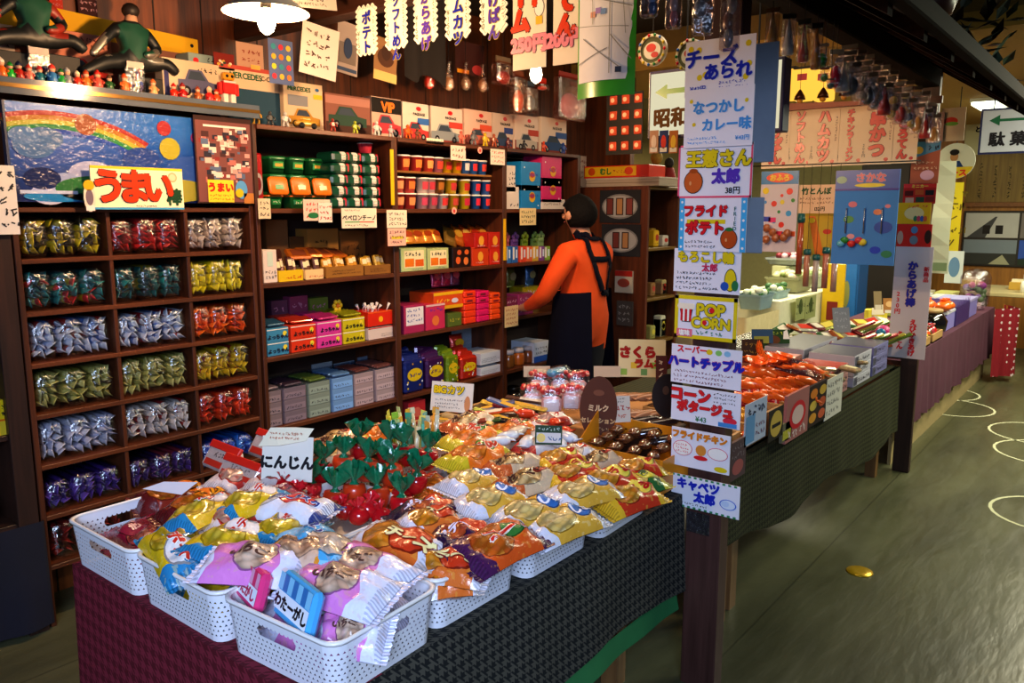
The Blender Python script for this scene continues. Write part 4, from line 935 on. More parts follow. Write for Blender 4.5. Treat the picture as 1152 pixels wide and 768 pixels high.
def cname(c):
 r_, g_, b_ = [int(c[i:i + 2], 16) for i in (1, 3, 5)]
 return 'blue' if b_ > r_ + 40 else 'brown' if r_ < 140 else 'yellow' if g_ > 140 and b_ < 100 else 'white and red' if g_ > 180 else 'pale pink' if g_ > 130 else 'lilac' if b_ > 110 else 'red'
for row, L in CUPS.items():
 z = 1.816 if row == 0 else S2 + (.088 if row == 1 else 0)
 for i, (u, c, sc_) in enumerate(L):
  w = .040 if cname(c) != 'blue' else .034
  cup(f'{cname(c)} noodle cup, {ORD[i]} from the yellow strip in the {["upper", "middle", "bottom"][row]} row', u, z, c, sc_, w, .08, y=3.225 + (.05 if i % 3 == 3 else 0))
def two(label, u0, u1, v, c):
 return sb(label, u0, u1, v, S3, gloss(c), [('r', .12, .15, .9, .9, paper('#e8dcb0')), ('r', .15, .2, .5, .55, gloss('#e07a1c')), ('r', .55, .2, .88, .5, gloss('#d8641c')), ('s', .15, .6, .9, .88, 1, INK), ('s', .4, .02, .9, .14, 1, paper('#2a3a8a'))])
two('pale green cracker box with orange pictures, the wider one', 451, 480, 279, '#b8c88a'); two('pale green cracker box with orange pictures, next to the black box', 481, 505, 279, '#b4c284')
sb('black snack box with orange round pictures', 509, 530, 278, S3, gloss('#1a1210'), [('e', .3, .35, .022, .022, gloss('#d8642c')), ('e', .72, .3, .022, .024, gloss('#d87a3c')), ('e', .35, .75, .02, .016, gloss('#c85a2c')), ('e', .75, .75, .02, .016, gloss('#d8682c'))])
for u0, u1, v, zb, c, lb_ in ((531, 550, 278, 0, '#c8401c', 'orange red snack box with yellow oval beside the black box'), (551, 564, 279, 0, '#c82c1c', 'red snack box against the yellow strip upright'), (534, 549, 262, .105, '#b8241c', 'red snack box stacked on the orange red one'), (550, 564, 261, .098, '#c02a1c', 'red snack box stacked against the upright')):
 sb(lb_, u0, u1, v, S3, gloss(c), [('e', .5, .5, .025, .03, gloss('#e8a83c')), ('s', .2, .1, .8, .25, 1, WHITE)], zb=S3 + .001 + zb)
def pouch(label, x, y, z, w, h, t_, c, c2, rot, group=None, name='snack_packet'):
 r = thing(name, label, 'packet', (x, y, z), rot=rot, group=group); n = 7; loops = []
 for j in range(7):
  f = j / 6; k = math.sin(math.pi * min(1, max(0, f))) ** .5; loops.append([((i / (n - 1) - .5) * w, -t_ * k * math.sin(math.pi * i / (n - 1)) ** .5, f * h) for i in range(n)] + [((.5 - i / (n - 1)) * w, t_ * .5 * k * math.sin(math.pi * i / (n - 1)) ** .5, f * h) for i in range(n)])
 MB().ring(loops, foil(c), True, True, True, True).build('pouch', r)
 mb = MB().ell(0, h * .55, w * .34, h * .2, -t_ - .001, foil(c2), 14); mb.build('label_print', r); return r
for k, u in enumerate((459, 471, 483, 493)): pouch(f'orange rice cracker packet on the pale green boxes, {ORD[k]} from the upright', fx(u, 270, 3.3), 3.29, S3 + .15, .1, .1, .018, '#d88a2c', '#b84a1c', (R(-35), 0, R(-15 + 10 * k)), 'rice cracker packets')
for k, u in enumerate((504, 513, 522, 532, 541)): pouch(f'golden brown chip packet leaning on the black box, {ORD[k]} from the crackers', fx(u, 265, 3.32), 3.30, S3 + .13, .09, .15, .015, ['#8a6a2c', '#b8681c', '#c8501c', '#d8741c', '#c85a14'][k], ['#4a3a14', '#d8a83c', '#e0b85a', '#c8381c', '#e0a03c'][k], (R(-40), R(20), R(-20)), 'golden brown chip packets')
r = sb('purple candy box with a white handwritten card on its front', 453, 476, 343, S4, gloss('#a82a5a'), [('r', .1, .28, .98, .92, paper('#e4dce0')), ('s', .15, .35, .9, .9, 3, paper('#2a4a9a'))])
sb('pink candy box with purple lettering', 478, 500, 342, S4, gloss('#c8305a'), [('e', .5, .35, .03, .03, gloss('#e0783c')), ('s', .2, .65, .95, .9, 1, paper('#5a3ab0')), ('r', 0, .92, 1, 1, paper('#d8b0b0'))])
sb('small dark green box under the orange and yellow box', 503, 519, 352, S4, gloss('#5a6a2c'), [('s', .1, .3, .9, .7, 1, paper('#c8b83c'))])
sb('large orange box with yellow bands and a white dolphin shape', 487, 521, 328, S4, gloss('#d8501c'), [('r', 0, .82, 1, 1, gloss('#e8b41c')), ('r', 0, 0, 1, .2, gloss('#e0a81c')), ('e', .7, .45, .03, .015, paper('#d8d0e0')), ('s', .05, .3, .5, .75, 1, gloss('#f0c83c'))], zb=S4 + .11, y=3.24)
for u0, u1, v, c, nm in ((522, 536, 327, '#e8401c', 'scarlet orange'), (537, 551, 327, '#e0206a', 'hot pink'), (552, 565, 329, '#f0561c', 'vivid orange')):
 y = 3.225; x0, x1 = fx(u0, 340, y), fx(u1, 340, y); ztop = aty((u0 + u1) / 2, v, y).z; hh = (ztop - S4) / 5
 for k in range(5):
  r = thing('candy_pack', f'{nm} flat candy pack, {ORD[k]} up in its stack', 'candy pack', ((x0 + x1) / 2, y, S4 + .001 + k * hh), rz=R(rnd.random() * 2 - 1), group=f'{nm} candy packs')
  MB().box(-(x1 - x0) / 2 + .003, 0, 0, (x1 - x0) / 2 - .003, .18, hh - .0015, gloss(c), .006).build('pack', r)
  MB().rect(-.03, hh * .3, .02, hh * .62, -.001, paper('#7a1c2c' if k > 2 else c)).build('label_print', r)
for k, (u, c) in enumerate(((494, '#b82c5a'), (505, '#a8284e'), (515, '#7a3a5a'))): pouch(f'wine pink frilled packet behind the orange box, {ORD[k]} from the upright', fx(u, 320, 3.4), 3.42, S4 + .22, .09, .12, .02, c, '#d87a8a', (R(-10), 0, 0), 'wine pink frilled packets')
for u0, u1, v, c, nm in ((455, 478, 405, '#1c2a7a', 'navy blue'), (480, 501, 402, '#4a1c5a', 'deep purple'), (503, 517, 400, '#7a961c', 'lime green'), (519, 538, 401, '#c8301c', 'bright red')):
 y = 3.225; x0, x1 = fx(u0, 420, y), fx(u1, 420, y); ztop = aty((u0 + u1) / 2, v, y).z; w = x1 - x0 - .006; h = ztop - S5
 r = thing('candy_bag', f'{nm} foil candy bag with yellow lettering on the fourth shelf', 'candy bag', ((x0 + x1) / 2, y, S5 + .001))
 MB().box(-w / 2, 0, 0, w / 2, .14, h, foil(c), .012).build('foil_bag', r)
 mb = MB().ell(0, h * .55, w * .38, h * .2, -.001, gloss('#d8b81c')).scrib(-w * .3, h * .42, w * .3, h * .66, 1, paper(c), -.002, u0)
 for k in range(8): mb.ell((rnd.random() - .5) * w * .8, rnd.random() * h * .9 + h * .05, .006, .006, -.0012, gloss(rnd.choice(('#e8d03a', '#e0e0e8', '#d8a01c'))), 8)
 mb.build('printed_front', r)
 for k in range(3):
  o = MB().box(-w * .45, 0, 0, w * .45, .03, .05, foil(c), .012).build('loose_packet', r, ((rnd.random() - .5) * .01, .03 + .035 * k, h - .015 + .01 * k)); o.rotation_euler = (R(-10), R(rnd.random() * 24 - 12), 0)
pouch('red bag with yellow lettering standing behind the bright red bag', fx(517, 390, 3.36), 3.38, S5 + .14, .12, .12, .03, '#b82c1c', '#d8a81c', (R(-8), 0, 0), name='candy_bag')
for k, v in enumerate((412, 396)): sb(['white carton with small print, lower of two on the fourth shelf', 'white open carton on top of another on the fourth shelf'][k], 540, 563, v, S5, paper('#c8ccd6'), [('s', .05, .15, .95, .6, 3, paper('#4a4a58'))], zb=S5 + .001 + k * .067)
price('plain blue-grey board standing at the back of the fourth shelf', 508, 372, 534, 400, None, '#8a98a8', '#7a8898', y=3.47, cat='board', name='grey_board')
sb('rosy red box on the lowest shelf below the navy bag', 456, 476, 452, SZ[5], gloss('#b82c34'), [('e', .5, .8, .03, .03, gloss('#d86a5a'))])
W3 = paper('#e2d6cc'); B3 = gloss('#1c86c8'); K3 = gloss('#d82c74')
sb('white carton with a black mark, lower one on the top row of the far bay', 569, 584, 210, S2, W3, [('s', .3, .05, .9, .35, 1, INK)])
sb('white carton with fine print stacked on another in the far bay', 569, 580, 186, S2, W3, [('s', .3, .2, .9, .8, 3, INK)], zb=S2 + .11)
for u0, u1, b_, lb_, v, zb in ((586, 608, B3, 'bright blue candy box with a round yellow badge, lower of two', 208, 0), (586, 608, B3, 'bright blue candy box with a round yellow badge, upper of two', 182, .118), (609, 631, K3, 'hot pink candy box with a round yellow badge, lower of two', 200, .045), (609, 631, K3, 'hot pink candy box with a round yellow badge, upper of two', 176, .152)):
 sb(lb_, u0, u1, v, S2, b_, [('e', .55, .5, .034, .034, gloss('#e0b01c')), ('e', .55, .55, .026, .018, gloss('#c83a1c')), ('s', .35, .45, .78, .65, 1, gloss('#2a3ab0')), ('e', .15, .8, .006, .006, WHITE), ('e', .85, .15, .006, .006, WHITE)], zb=S2 + .001 + zb, d=.16)
sb('flat white carton under the hot pink boxes', 609, 635, 224, S2, W3, [('s', .1, .3, .9, .7, 1, paper('#9a8a80'))], d=.16)
sb('blue box end beside the white cartons at the back of the far bay', 577, 586, 182, S2, B3, [], y=3.34, d=.1)
for k, (u, c) in enumerate(((569, '#3a78b8'), (577, '#2f6ab0'), (586, '#d8482c'), (593, '#e06a3c'), (600, '#d8b03a'), (607, '#8a4a9a'), (613, '#8ab03a'))):
 sb(f'slim {["blue", "dark blue", "red", "orange", "golden", "violet", "lime"][k]} striped candy pack in the row beside the shop assistant', u - 1, u + 6, 277, S3, gloss(c), [('r', .1, .2, .4, .95, paper('#e8e0d8')), ('r', .6, .3, .85, .8, paper('#d8e4f0'))], name='candy_pack', cat='candy pack', d=.15)
for k, (u, c) in enumerate(((571, '#c86a7a'), (581, '#7a4a9a'), (592, '#a8b82c'), (603, '#7a9a4a'), (610, '#8aa86a'))):
 r = thing('candy_card', f'{["pink", "violet", "yellow green", "moss green", "pale green"][k]} flower shaped candy display behind the slim packs', 'candy display', (fx(u, 265, 3.42), 3.43, S3 + .001)); mb = MB()
 for a in range(5): mb.ball((.024 * math.cos(a * 1.257 + .3), 0, .15 + .024 * math.sin(a * 1.257 + .3)), .018, .01, .018, gloss(c), 8)
 mb.build('petal', r); MB().box(-.035, 0, 0, .035, .02, .14, gloss(c), .004).build('card', r)
for k, (u0, u1, v, c, lb_) in enumerate(((569, 582, 334, '#8a2a5a', 'dark pink packet pile nearest the far bay upright'), (583, 600, 330, '#a83a7a', 'magenta packet pile the shop assistant reaches for'), (588, 606, 322, '#c8b01c', 'yellow box behind the magenta packets'))):
 sb(lb_, u0, u1, v, S4, foil(c), [('s', .1, .1, .9, .9, 3, paper('#d8b0c8'))], name='packet_pile' if k < 2 else 'candy_box', cat='packets' if k < 2 else 'box', y=3.225 if k < 2 else 3.36, d=.12)
for k, (u, c) in enumerate(((576, '#6a7a3a'), (598, '#2c5a8a'))): pouch(['olive candy figure pouch at the back of the far bay', 'blue candy figure pouch at the back of the far bay'][k], fx(u, 320, 3.44), 3.46, S4 + .16, .1, .14, .03, c, '#8a8a6a', (0, 0, 0))
for k, u in enumerate((572, 583, 594)):
 r = thing('candy_jar', f'amber candy jar with white lid, {ORD[k]} from the upright on the far bay\'s fourth shelf', 'jar', (fx(u, 400, 3.28), 3.28, S5 + .001))
 MB().lathe([(.038, 0), (.042, .01), (.042, .075), (.034, .085)], mat(['#7a4a1c', '#a85a1c', '#8a4a28'][k], .2, coat=.5), 16).build('jar', r); MB().lathe([(.038, .086), (.04, .105), (.036, .115)], paper('#b8b4b8'), 16).build('lid', r)
sb('white and blue box with a handwritten card on the far bay\'s fourth shelf', 601, 618, 384, S5, paper('#c8ccd8'), [('r', 0, 0, 1, .3, gloss('#2a5ab0')), ('s', .1, .35, .9, .8, 2, INK)])
sb('blue candy box next to the white and blue box, by the apron', 619, 632, 388, S5, gloss('#2a4a9a'), [('s', .1, .4, .9, .8, 1, WHITE)])
for k, u in enumerate((578, 597, 615)):
 r = thing('glass_jar', f'dark glass jar on the lowest shelf of the far bay, {ORD[k]} from the upright', 'jar', (fx(u, 440, 3.3), 3.3, SZ[5] + .001)); MB().lathe([(.05, 0), (.055, .02), (.055, .16), (.04, .19)], mat('#1c1814', .12, coat=.8), 16).build('jar', r); MB().lathe([(.045, .191), (.045, .215), (.04, .22)], mat('#2a2420', .3, metal=.6), 16).build('lid', r)
def bag_print(main, band, food, badge, b0=.2, b1=.86, fc=.38, bc=.68, seed=0.0, fr=(.22, .38), br=(.2, .3)):
 t = NT('snack_foil_print'); sp = t.n('ShaderNodeSeparateXYZ'); t.l(t.uv(), sp.inputs[0]); u, v = sp.outputs[0], sp.outputs[1]
 wv = t.math('MULTIPLY_ADD', t.math('SINE', t.math('MULTIPLY_ADD', v, 7, seed)), .05, u)
 c = t.mix(t.math('LESS_THAN', wv, b0), lin(main), lin(band))
 c = t.mix(t.math('GREATER_THAN', wv, b1), c, lin(band))
 def oval(cu, cv, ru, rv):
  a = t.math('POWER', t.math('DIVIDE', t.math('SUBTRACT', u, cu), ru), 2); b_ = t.math('POWER', t.math('DIVIDE', t.math('SUBTRACT', v, cv), rv), 2)
  return t.math('ADD', t.math('ADD', a, b_), t.math('MULTIPLY', t.math('SUBTRACT', t.noise(5, t.uv(), 2), .5), .5))
 sk = t.math('LESS_THAN', t.noise(11, t.uv(), 2), .40); sk = t.math('MULTIPLY', sk, t.math('GREATER_THAN', u, .12))
 c = t.mix(t.math('MULTIPLY', sk, .3), c, lin(food[-1]))
 st = t.math('MULTIPLY', t.math('GREATER_THAN', t.math('FRACT', t.math('MULTIPLY', v, 16)), .5), t.math('GREATER_THAN', t.math('ABSOLUTE', t.math('SUBTRACT', u, .5)), .42))
 c = t.mix(t.math('MULTIPLY', st, .6), c, dk(lin(band), .45))
 vo = t.n('ShaderNodeTexVoronoi'); vo.inputs['Scale'].default_value = 9; t.l(t.uv(), vo.inputs['Vector'])
 ve = t.n('ShaderNodeSeparateColor'); t.l(vo.outputs['Color'], ve.inputs[0])
 fcol = t.ramp(ve.outputs[0], [(0, lin(food[0])), (.5, lin(food[1])), (1, lin(food[2] if len(food) > 2 else food[0]))])
 fcol = t.mix(t.math('MINIMUM', t.math('MULTIPLY', t.math('POWER', vo.outputs['Distance'], 2), 1.5), .8), fcol, dk(lin(food[0]), .3))
 fo = oval(fc, .5, fr[0], fr[1])
 c = t.mix(t.math('LESS_THAN', fo, 1.15), c, dk(lin(main), .4)); c = t.mix(t.math('LESS_THAN', fo, 1), c, fcol)
 if badge:
  ob = oval(bc, .52, *br)
  c = t.mix(t.math('LESS_THAN', ob, 1.25), c, dk(lin(badge), .35)); c = t.mix(t.math('LESS_THAN', ob, 1), c, lin(badge))
 b = t.bsdf(c, .27, metal=.0, coat=.4, spec=.5)
 t.bump(b, t.math('ADD', t.noise(26, t.obj(), 4), t.math('MULTIPLY', t.noise(80, t.obj(), 2), .4)), .42, .010)
 return t.m
BST = {  # style: (print arguments, lettering (text, colour, outline, size, u), words)
 'maroon': (dict(main='#7a1430', band='#96203c', food=('#b8443c', '#6a1a2c', '#d8906a'), badge='#8a2038'), ('きな', '#e0b0a0', None, .03, .2), 'maroon'),
 'orletter': (dict(main='#8a2c1c', band='#5e1a1c', food=('#c8781c', '#a83a1c'), badge='#e07a14'), ('ラム', '#f09a1c', '#3a1410', .045, .18), 'maroon and orange'),
 'yellow': (dict(main='#d8b41c', band='#2c86b8', food=('#e0c42a', '#c8a01c', '#e8d860'), badge='#e8e0dc', b0=.12, b1=.8), ('ポテト', '#c82c1c', '#f4f0e8', .035, .16), 'yellow and blue potato'),
 'sugar': (dict(main='#dcdce6', band='#3a4a8a', food=('#c8c0b8', '#e0d8d0'), badge='#d83434', b0=.05, b1=.96, fr=(.14, .3), fc=.25, bc=.6, br=(.22, .2)), ('シュガーラスク', '#2a3478', '#f0f0f4', .03, .0), 'white sugar rusk'),
 'blue': (dict(main='#4aa8dc', band='#8ac8ec', food=('#c8b8a8', '#d8c8b8', '#b8a090'), badge=None, fc=.66, fr=(.24, .4)), ('たい', '#2a3a8a', '#f0f4f8', .035, -.22), 'sky blue'),
 'pink': (dict(main='#d982c6', band='#dcdcf2', food=('#dcb89c', '#e4c8b0', '#d2a88c'), badge=None, b0=.1, b1=.74, fc=.52, fr=(.19, .36)), ('いちご', '#5a3a30', None, .028, -.05), 'pink and white'),
 'peach': (dict(main='#d8b49a', band='#d8902c', food=('#c89878', '#dcb898', '#b88868'), badge=None, fc=.55, fr=(.3, .4)), ('かにパン', '#4a2c1c', None, .03, -.12), 'peach and orange'),
 'orwhite': (dict(main='#d8702c', band='#dcd8e2', food=('#e0941c', '#d87a1c', '#e8b04a'), badge='#c83a1c'), ('チーズ', '#f0e0a0', '#7a1c14', .04, .18), 'orange and white'),
 'purple': (dict(main='#3a1a44', band='#2a1234', food=('#d8641c', '#8a2c34'), badge='#c83c1c', fr=(.16, .3)), ('ポテコ', '#e8dce8', None, .035, -.12), 'dark purple'),
 'redring': (dict(main='#d8581c', band='#4a1e4e', food=('#e0781c', '#c8501c', '#f0a03c'), badge='#3a7a34', br=(.12, .2)), ('コーン', '#e02c1c', '#f4e8d8', .048, .1), 'orange red and purple'),
 'cheese': (dict(main='#dca83c', band='#d8d8e4', food=('#ecd088', '#e0b85a', '#f0dca0'), badge='#3a72b8', br=(.13, .24), bc=.74), ('しお', '#f4f0f8', None, .035, .24), 'golden yellow'),
 'redyel': (dict(main='#c8381c', band='#e0b02c', food=('#e0a02c', '#c86a1c', '#e8c04a'), badge='#e8d44a', br=(.16, .26)), ('うま', '#b81c1c', None, .04, .18), 'red and yellow'),
 'pea': (dict(main='#e8781c', band='#c8b82c', food=('#f08a1c', '#e0601c', '#f0b03c'), badge='#5a8a2c', br=(.12, .22)), ('まめ', '#c83a1c', '#f4e8c8', .045, .16), 'orange and lime'),
 'beige': (dict(main='#cdb494', band='#b85a2c', food=('#c89a5a', '#e0c890'), badge='#b83a2c', br=(.13, .2)), ('せんべい', '#4a241c', None, .03, -.1), 'beige and rust'),
 'redsil': (dict(main='#b83028', band='#d8c8c4', food=('#d8b8a8', '#a82c24'), badge='#e8dcd4'), ('ドーナツ', '#b01c1c', None, .028, .18), 'red and silver'),
 'white': (dict(main='#e0dcda', band='#c83c34', food=('#d8c0a8', '#e8d8c0'), badge='#c8342c', br=(.12, .22)), ('しお', '#f4f0e8', None, .035, .18), 'white and red'),
 'green': (dict(main='#2f6a34', band='#c8b83a', food=('#c8a03a', '#e0c86a'), badge='#d8d03a'), ('きな', '#1c4a24', None, .04, .18), 'green and yellow')}
GLB = dict.fromkeys('ごべ'); [glyph(c_) for c_ in 'ごべ']
BPRINT, BMESH = {}, {}
def bag_mesh(style, L, W, T_, seed):
 if style not in BPRINT: BPRINT[style] = bag_print(**BST[style][0], seed=len(BPRINT) * 1.3)
 key = (style, round(L, 2), round(W, 2), seed)
 if key in BMESH: return BMESH[key]
 rd = random.Random(seed * 31 + len(style)); a, b_, ph = rd.random() * 6, rd.random() * 6, rd.random() * 6
 def h(x, y):
  u, v = abs(2 * x / L), abs(2 * y / W)
  if u >= 1 or v >= 1: return .001
  e = max(0.0, (1 - u ** 2.2) * (1 - v ** 2.4)) ** .55
  wr = .16 * math.sin(9 * x / L * 2 + a + 2 * y / W) * math.sin(8 * y / W + b_) + .12 * math.sin(17 * x / L + 5 * y / W + ph) + .22 * u * u * math.sin(22 * y / W + ph)
  return T_ * e * (1 + wr) + .001
 mb = MB(); nx, ny = 18, 12; m = BPRINT[style]
 def wy(x): u = abs(2 * x / L); return 1 - .10 * (1 - u) ** .8
 for s_ in (1, -1):
  vs, uv = [], []
  for i in range(nx + 1):
   x = (i / nx - .5) * L
   for j in range(ny + 1):
    y0 = (j / ny - .5) * W; y = y0 * wy(x)
    vs.append((x, y, h(x, y0) * (1 if s_ > 0 else -.45))); uv.append((i / nx, j / ny))
  fs = []
  for i in range(nx):
   for j in range(ny):
    q = (i * (ny + 1) + j, (i + 1) * (ny + 1) + j, (i + 1) * (ny + 1) + j + 1, i * (ny + 1) + j + 1); fs.append(q if s_ > 0 else q[::-1])
  mb.add(vs, fs, m, True, uv)
 for e in (-1, 1):     # crimped, zigzag-cut end seams
  n = 24; vs, uv = [], []
  for j in range(n + 1):
   y = (j / n - .5) * W; z = .0025 * math.sin(j * 2.1)
   vs += [(e * L / 2, y, 0), (e * (L / 2 + .013 + .003 * (j % 2)), y * 1.01, z)]; uv += [(.02 if e < 0 else .98, j / n)] * 2
  mb.add(vs, [(2 * j, 2 * j + 1, 2 * j + 3, 2 * j + 2) for j in range(n)], m, False, uv)
 tx = BST[style][1]
 def fn(X, Z, off): y = Z * wy(X); return (X, y, h(X, Z) + off * .8 + .0006)
 sz = min(tx[3] * L / .22, W * .42, L * .8 / len(tx[0]))
 mb.text(tx[0], tx[4] * L, .0, sz, gloss(tx[1]), -.0012, .05, outline=gloss(tx[2]) if tx[2] else None, ow=.05, fn=fn)
 o = mb.build('snack_bag'); me = o.data; bpy.data.objects.remove(o); BMESH[key] = me; return me
NB = 0
def bag(label, u0, v0, u1, v1, z, W, style, tilt=(0, 0), T_=.034, grp=None, tall=0.0, name='chip_bag'):
 """a pillow bag lying on the heap; its long axis runs between two photo points at height Z"""
 global NB; NB += 1
 p, q = atz(u0, v0, z), atz(u1, v1, z); d = q - p; L = min(.24, max(.12, round(d.length * .92 / .02) * .02))
 me = bag_mesh(style, L, W * .88, T_ * 1.25, NB % 3)
 o = link(name, me, None, (p + q) / 2 - Vector((0, 0, .022)), (0, 0, 0))
 yaw = math.atan2(d.y, d.x); o.rotation_euler = (Matrix.Rotation(yaw, 3, 'Z') @ Matrix.Rotation(R(tilt[1]), 3, 'Y') @ Matrix.Rotation(R(tilt[0]), 3, 'X')).to_euler()
 return tag(o, label, 'snack bag', grp)
def bagf(x, y, z, L, W, style, yaw, tilt, label, grp=None):
 global NB; NB += 1
 o = link('chip_bag', bag_mesh(style, L, W, .034, NB % 2), None, (x, y, z))
 o.rotation_euler = (Matrix.Rotation(R(yaw), 3, 'Z') @ Matrix.Rotation(R(tilt[1]), 3, 'Y') @ Matrix.Rotation(R(tilt[0]), 3, 'X')).to_euler()
 return tag(o, label, 'snack bag', grp)
LOW = [(1.005, 1.965, 'maroon', 'shelf-end corner'), (1.005, 1.62, 'yellow', 'middle red-cloth'), (1.02, 1.288, 'pink', 'table corner'), (1.325, 1.312, 'orwhite', 'second front'), (1.645, 1.305, 'cheese', 'third front'), (1.97, 1.30, 'redyel', 'post-side'), (1.65, 1.66, 'pea', 'inner middle'), (1.97, 1.66, 'beige', 'inner post-side')]
for x, y, st, nm in LOW:
 for k in range(4):
  bagf(x + (.058 if k % 2 else -.058), y + .01 * (k // 2), .712 + .040 * (k // 2) + .004 * (k % 2), .26, .125, st, 90 + (4 if k % 2 else -3), (6 if k % 2 else -5, 0), f'{BST[st][2]} bag lying low inside the {nm} basket, {["inner", "outer"][k % 2]} side {["beneath", "above"][k // 2]}', 'bags low inside the baskets')
BL = [  # label, u0, v0, u1, v1, z, W, style, tilt
 ('dark maroon bag with crimped end over the rim of the shelf-end basket', 168, 603, 285, 556, .845, .13, 'maroon', (-14, 4)),
 ('maroon bag with big orange lettering at the shelf-end basket corner', 178, 578, 262, 552, .82, .14, 'orletter', (8, -6)),
 ('maroon bag at the outer edge of the shelf-end basket, beside the yellow bags', 182, 618, 262, 588, .81, .12, 'maroon', (14, 0)),
 ('maroon bag laid flat behind the yellow and blue bags', 232, 572, 345, 548, .85, .12, 'maroon', (-10, 0)),
 ('maroon and orange bag against the back corner of the shelf-end basket', 150, 562, 235, 545, .80, .14, 'orletter', (10, 0)),
 ('red and silver bag between the maroon and the yellow bags', 228, 592, 300, 572, .845, .12, 'redsil', (6, 4)),
 ('yellow and blue potato bag hanging over the handle of the middle red-cloth basket', 178, 590, 228, 640, .825, .155, 'yellow', (10, 8)),
 ('yellow and blue potato bag in the centre of the middle red-cloth basket', 215, 622, 300, 585, .845, .16, 'yellow', (10, 0)),
 ('yellow and blue potato bag beside the green bouquet', 288, 606, 352, 574, .845, .15, 'yellow', (8, -4)),
 ('yellow and blue potato bag with its blue end towards the shelves', 192, 592, 262, 556, .86, .14, 'yellow', (-8, 2)),
 ('yellow and blue potato bag lying behind, below the cream vegetable sign', 245, 576, 318, 548, .87, .14, 'yellow', (-4, 0)),
 ('white sugar rusk bag with a red emblem in front of the red wrapped candies', 286, 560, 372, 575, .87, .14, 'sugar', (4, -4)),
 ('pink and white bag over the left rim of the table corner basket', 228, 622, 350, 632, .86, .16, 'pink', (12, 0)),
 ('pink and white bag leaning towards the orange bags, in the table corner basket', 352, 606, 474, 664, .85, .16, 'pink', (14, 0)),
 ('pink and white bag in the middle of the table corner basket', 326, 640, 440, 668, .85, .15, 'pink', (14, 0)),
 ('peach and orange bag behind the pink bags', 292, 612, 388, 622, .865, .15, 'peach', (-6, 0)),
 ('sky blue bag with beige print between the yellow and the pink bags', 322, 582, 408, 640, .865, .15, 'blue', (-6, 0)),
 ('pink and white bag pushed down at the front corner rim', 352, 700, 440, 706, .79, .13, 'pink', (30, 0)),
 ('orange and white bag on top of the second front basket', 398, 592, 500, 622, .845, .17, 'orwhite', (12, 0)),
 ('orange and white bag at the front rim of the second front basket', 448, 624, 552, 636, .82, .13, 'orwhite', (14, 0)),
 ('orange and white bag low in the corner of the second front basket', 470, 650, 535, 642, .79, .13, 'orwhite', (10, 0)),
 ('dark purple bag behind the orange and white one', 478, 612, 556, 588, .845, .14, 'purple', (4, 0)),
 ('orange red and purple bag with big red lettering at the front rim', 512, 628, 602, 586, .845, .16, 'redring', (14, 0)),
 ('dark purple bag next to the green cellophane bouquet', 440, 580, 520, 562, .85, .14, 'purple', (0, 0)),
 ('orange and white bag tucked beside the red cups of the bouquet', 448, 590, 520, 574, .865, .13, 'orwhite', (6, 0)),
 ('golden yellow bag with blue badge on the third front basket', 556, 584, 636, 562, .845, .14, 'cheese', (10, 0)),
 ('golden yellow bag at the front rim of the third front basket', 588, 600, 672, 568, .825, .14, 'cheese', (14, 0)),
 ('dark purple bag between the golden yellow bags', 560, 602, 640, 578, .815, .13, 'purple', (10, 0)),
 ('golden yellow bag with blue badge in the second row', 512, 570, 590, 548, .865, .14, 'cheese', (6, 0)),
 ('golden yellow bag towards the post-side basket', 618, 560, 690, 540, .855, .14, 'cheese', (8, 0)),
 ('red and yellow bag at the front rim of the post-side basket', 672, 566, 738, 544, .82, .14, 'redyel', (14, 0)),
 ('red and yellow bag in the middle of the post-side basket', 650, 548, 715, 528, .85, .14, 'redyel', (8, 0)),
 ('green and yellow bag at the post-side basket corner', 690, 548, 744, 532, .82, .13, 'green', (6, 0)),
 ('red and yellow bag below the orange bun box', 690, 530, 742, 520, .84, .13, 'redyel', (0, 0)),
 ('beige and rust bag in the second row from the green cloth edge', 560, 548, 632, 528, .87, .14, 'beige', (2, 0)),
 ('red and yellow bag in the second row beside the beige one', 606, 540, 676, 520, .87, .13, 'redyel', (4, 0)),
 ('orange and lime bag right behind the green bouquet', 500, 520, 566, 498, .88, .15, 'pea', (6, 0)),
 ('orange and lime bag with pea print nearer the long thin packets', 498, 498, 558, 480, .87, .14, 'pea', (0, 0)),
 ('beige and rust bag next to the orange and lime bags', 548, 528, 610, 510, .875, .14, 'beige', (-4, 0)),
 ('golden yellow bag between the bouquet and the beige bags', 496, 548, 560, 530, .87, .14, 'cheese', (0, 4)),
 ('white and red bag near the small green price sign', 580, 504, 640, 490, .86, .12, 'white', (0, 0)),
 ('white and red bag below the brown oval board', 620, 516, 672, 502, .86, .12, 'white', (4, 0)),
 ('red and yellow bag between the white bags and the post-side basket', 600, 522, 656, 508, .87, .13, 'redyel', (0, 0)),
 ('beige and rust bag beside the orange bun box corner', 650, 522, 700, 510, .855, .12, 'beige', (0, 0)),
 ('orange and lime bag farther back beside the thin packets tray', 548, 488, 604, 474, .86, .13, 'pea', (0, 0)),
 ('red and silver bag among the orange red sweets', 590, 480, 640, 466, .86, .11, 'redsil', (0, 0)),
 ('pale beige bag with orange print behind the cream vegetable sign', 352, 502, 412, 484, .86, .17, 'beige', (0, 0)),
 ('beige and rust bag farther behind the cream vegetable sign', 340, 520, 396, 500, .85, .15, 'beige', (0, 0)),
 ('orange and lime bag left of the colourful jelly sticks', 392, 496, 446, 478, .86, .15, 'pea', (0, 0)),
 ('orange bag lying below the red header bags', 286, 545, 338, 520, .85, .13, 'redsil', (0, 0)),
 ('red and silver bag in front of the red header bags', 238, 545, 300, 522, .84, .12, 'redsil', (10, 0)),
 ('beige and rust bag behind the jelly sticks', 500, 480, 552, 462, .85, .14, 'beige', (0, 0))]
for b_ in BL: bag(*b_)
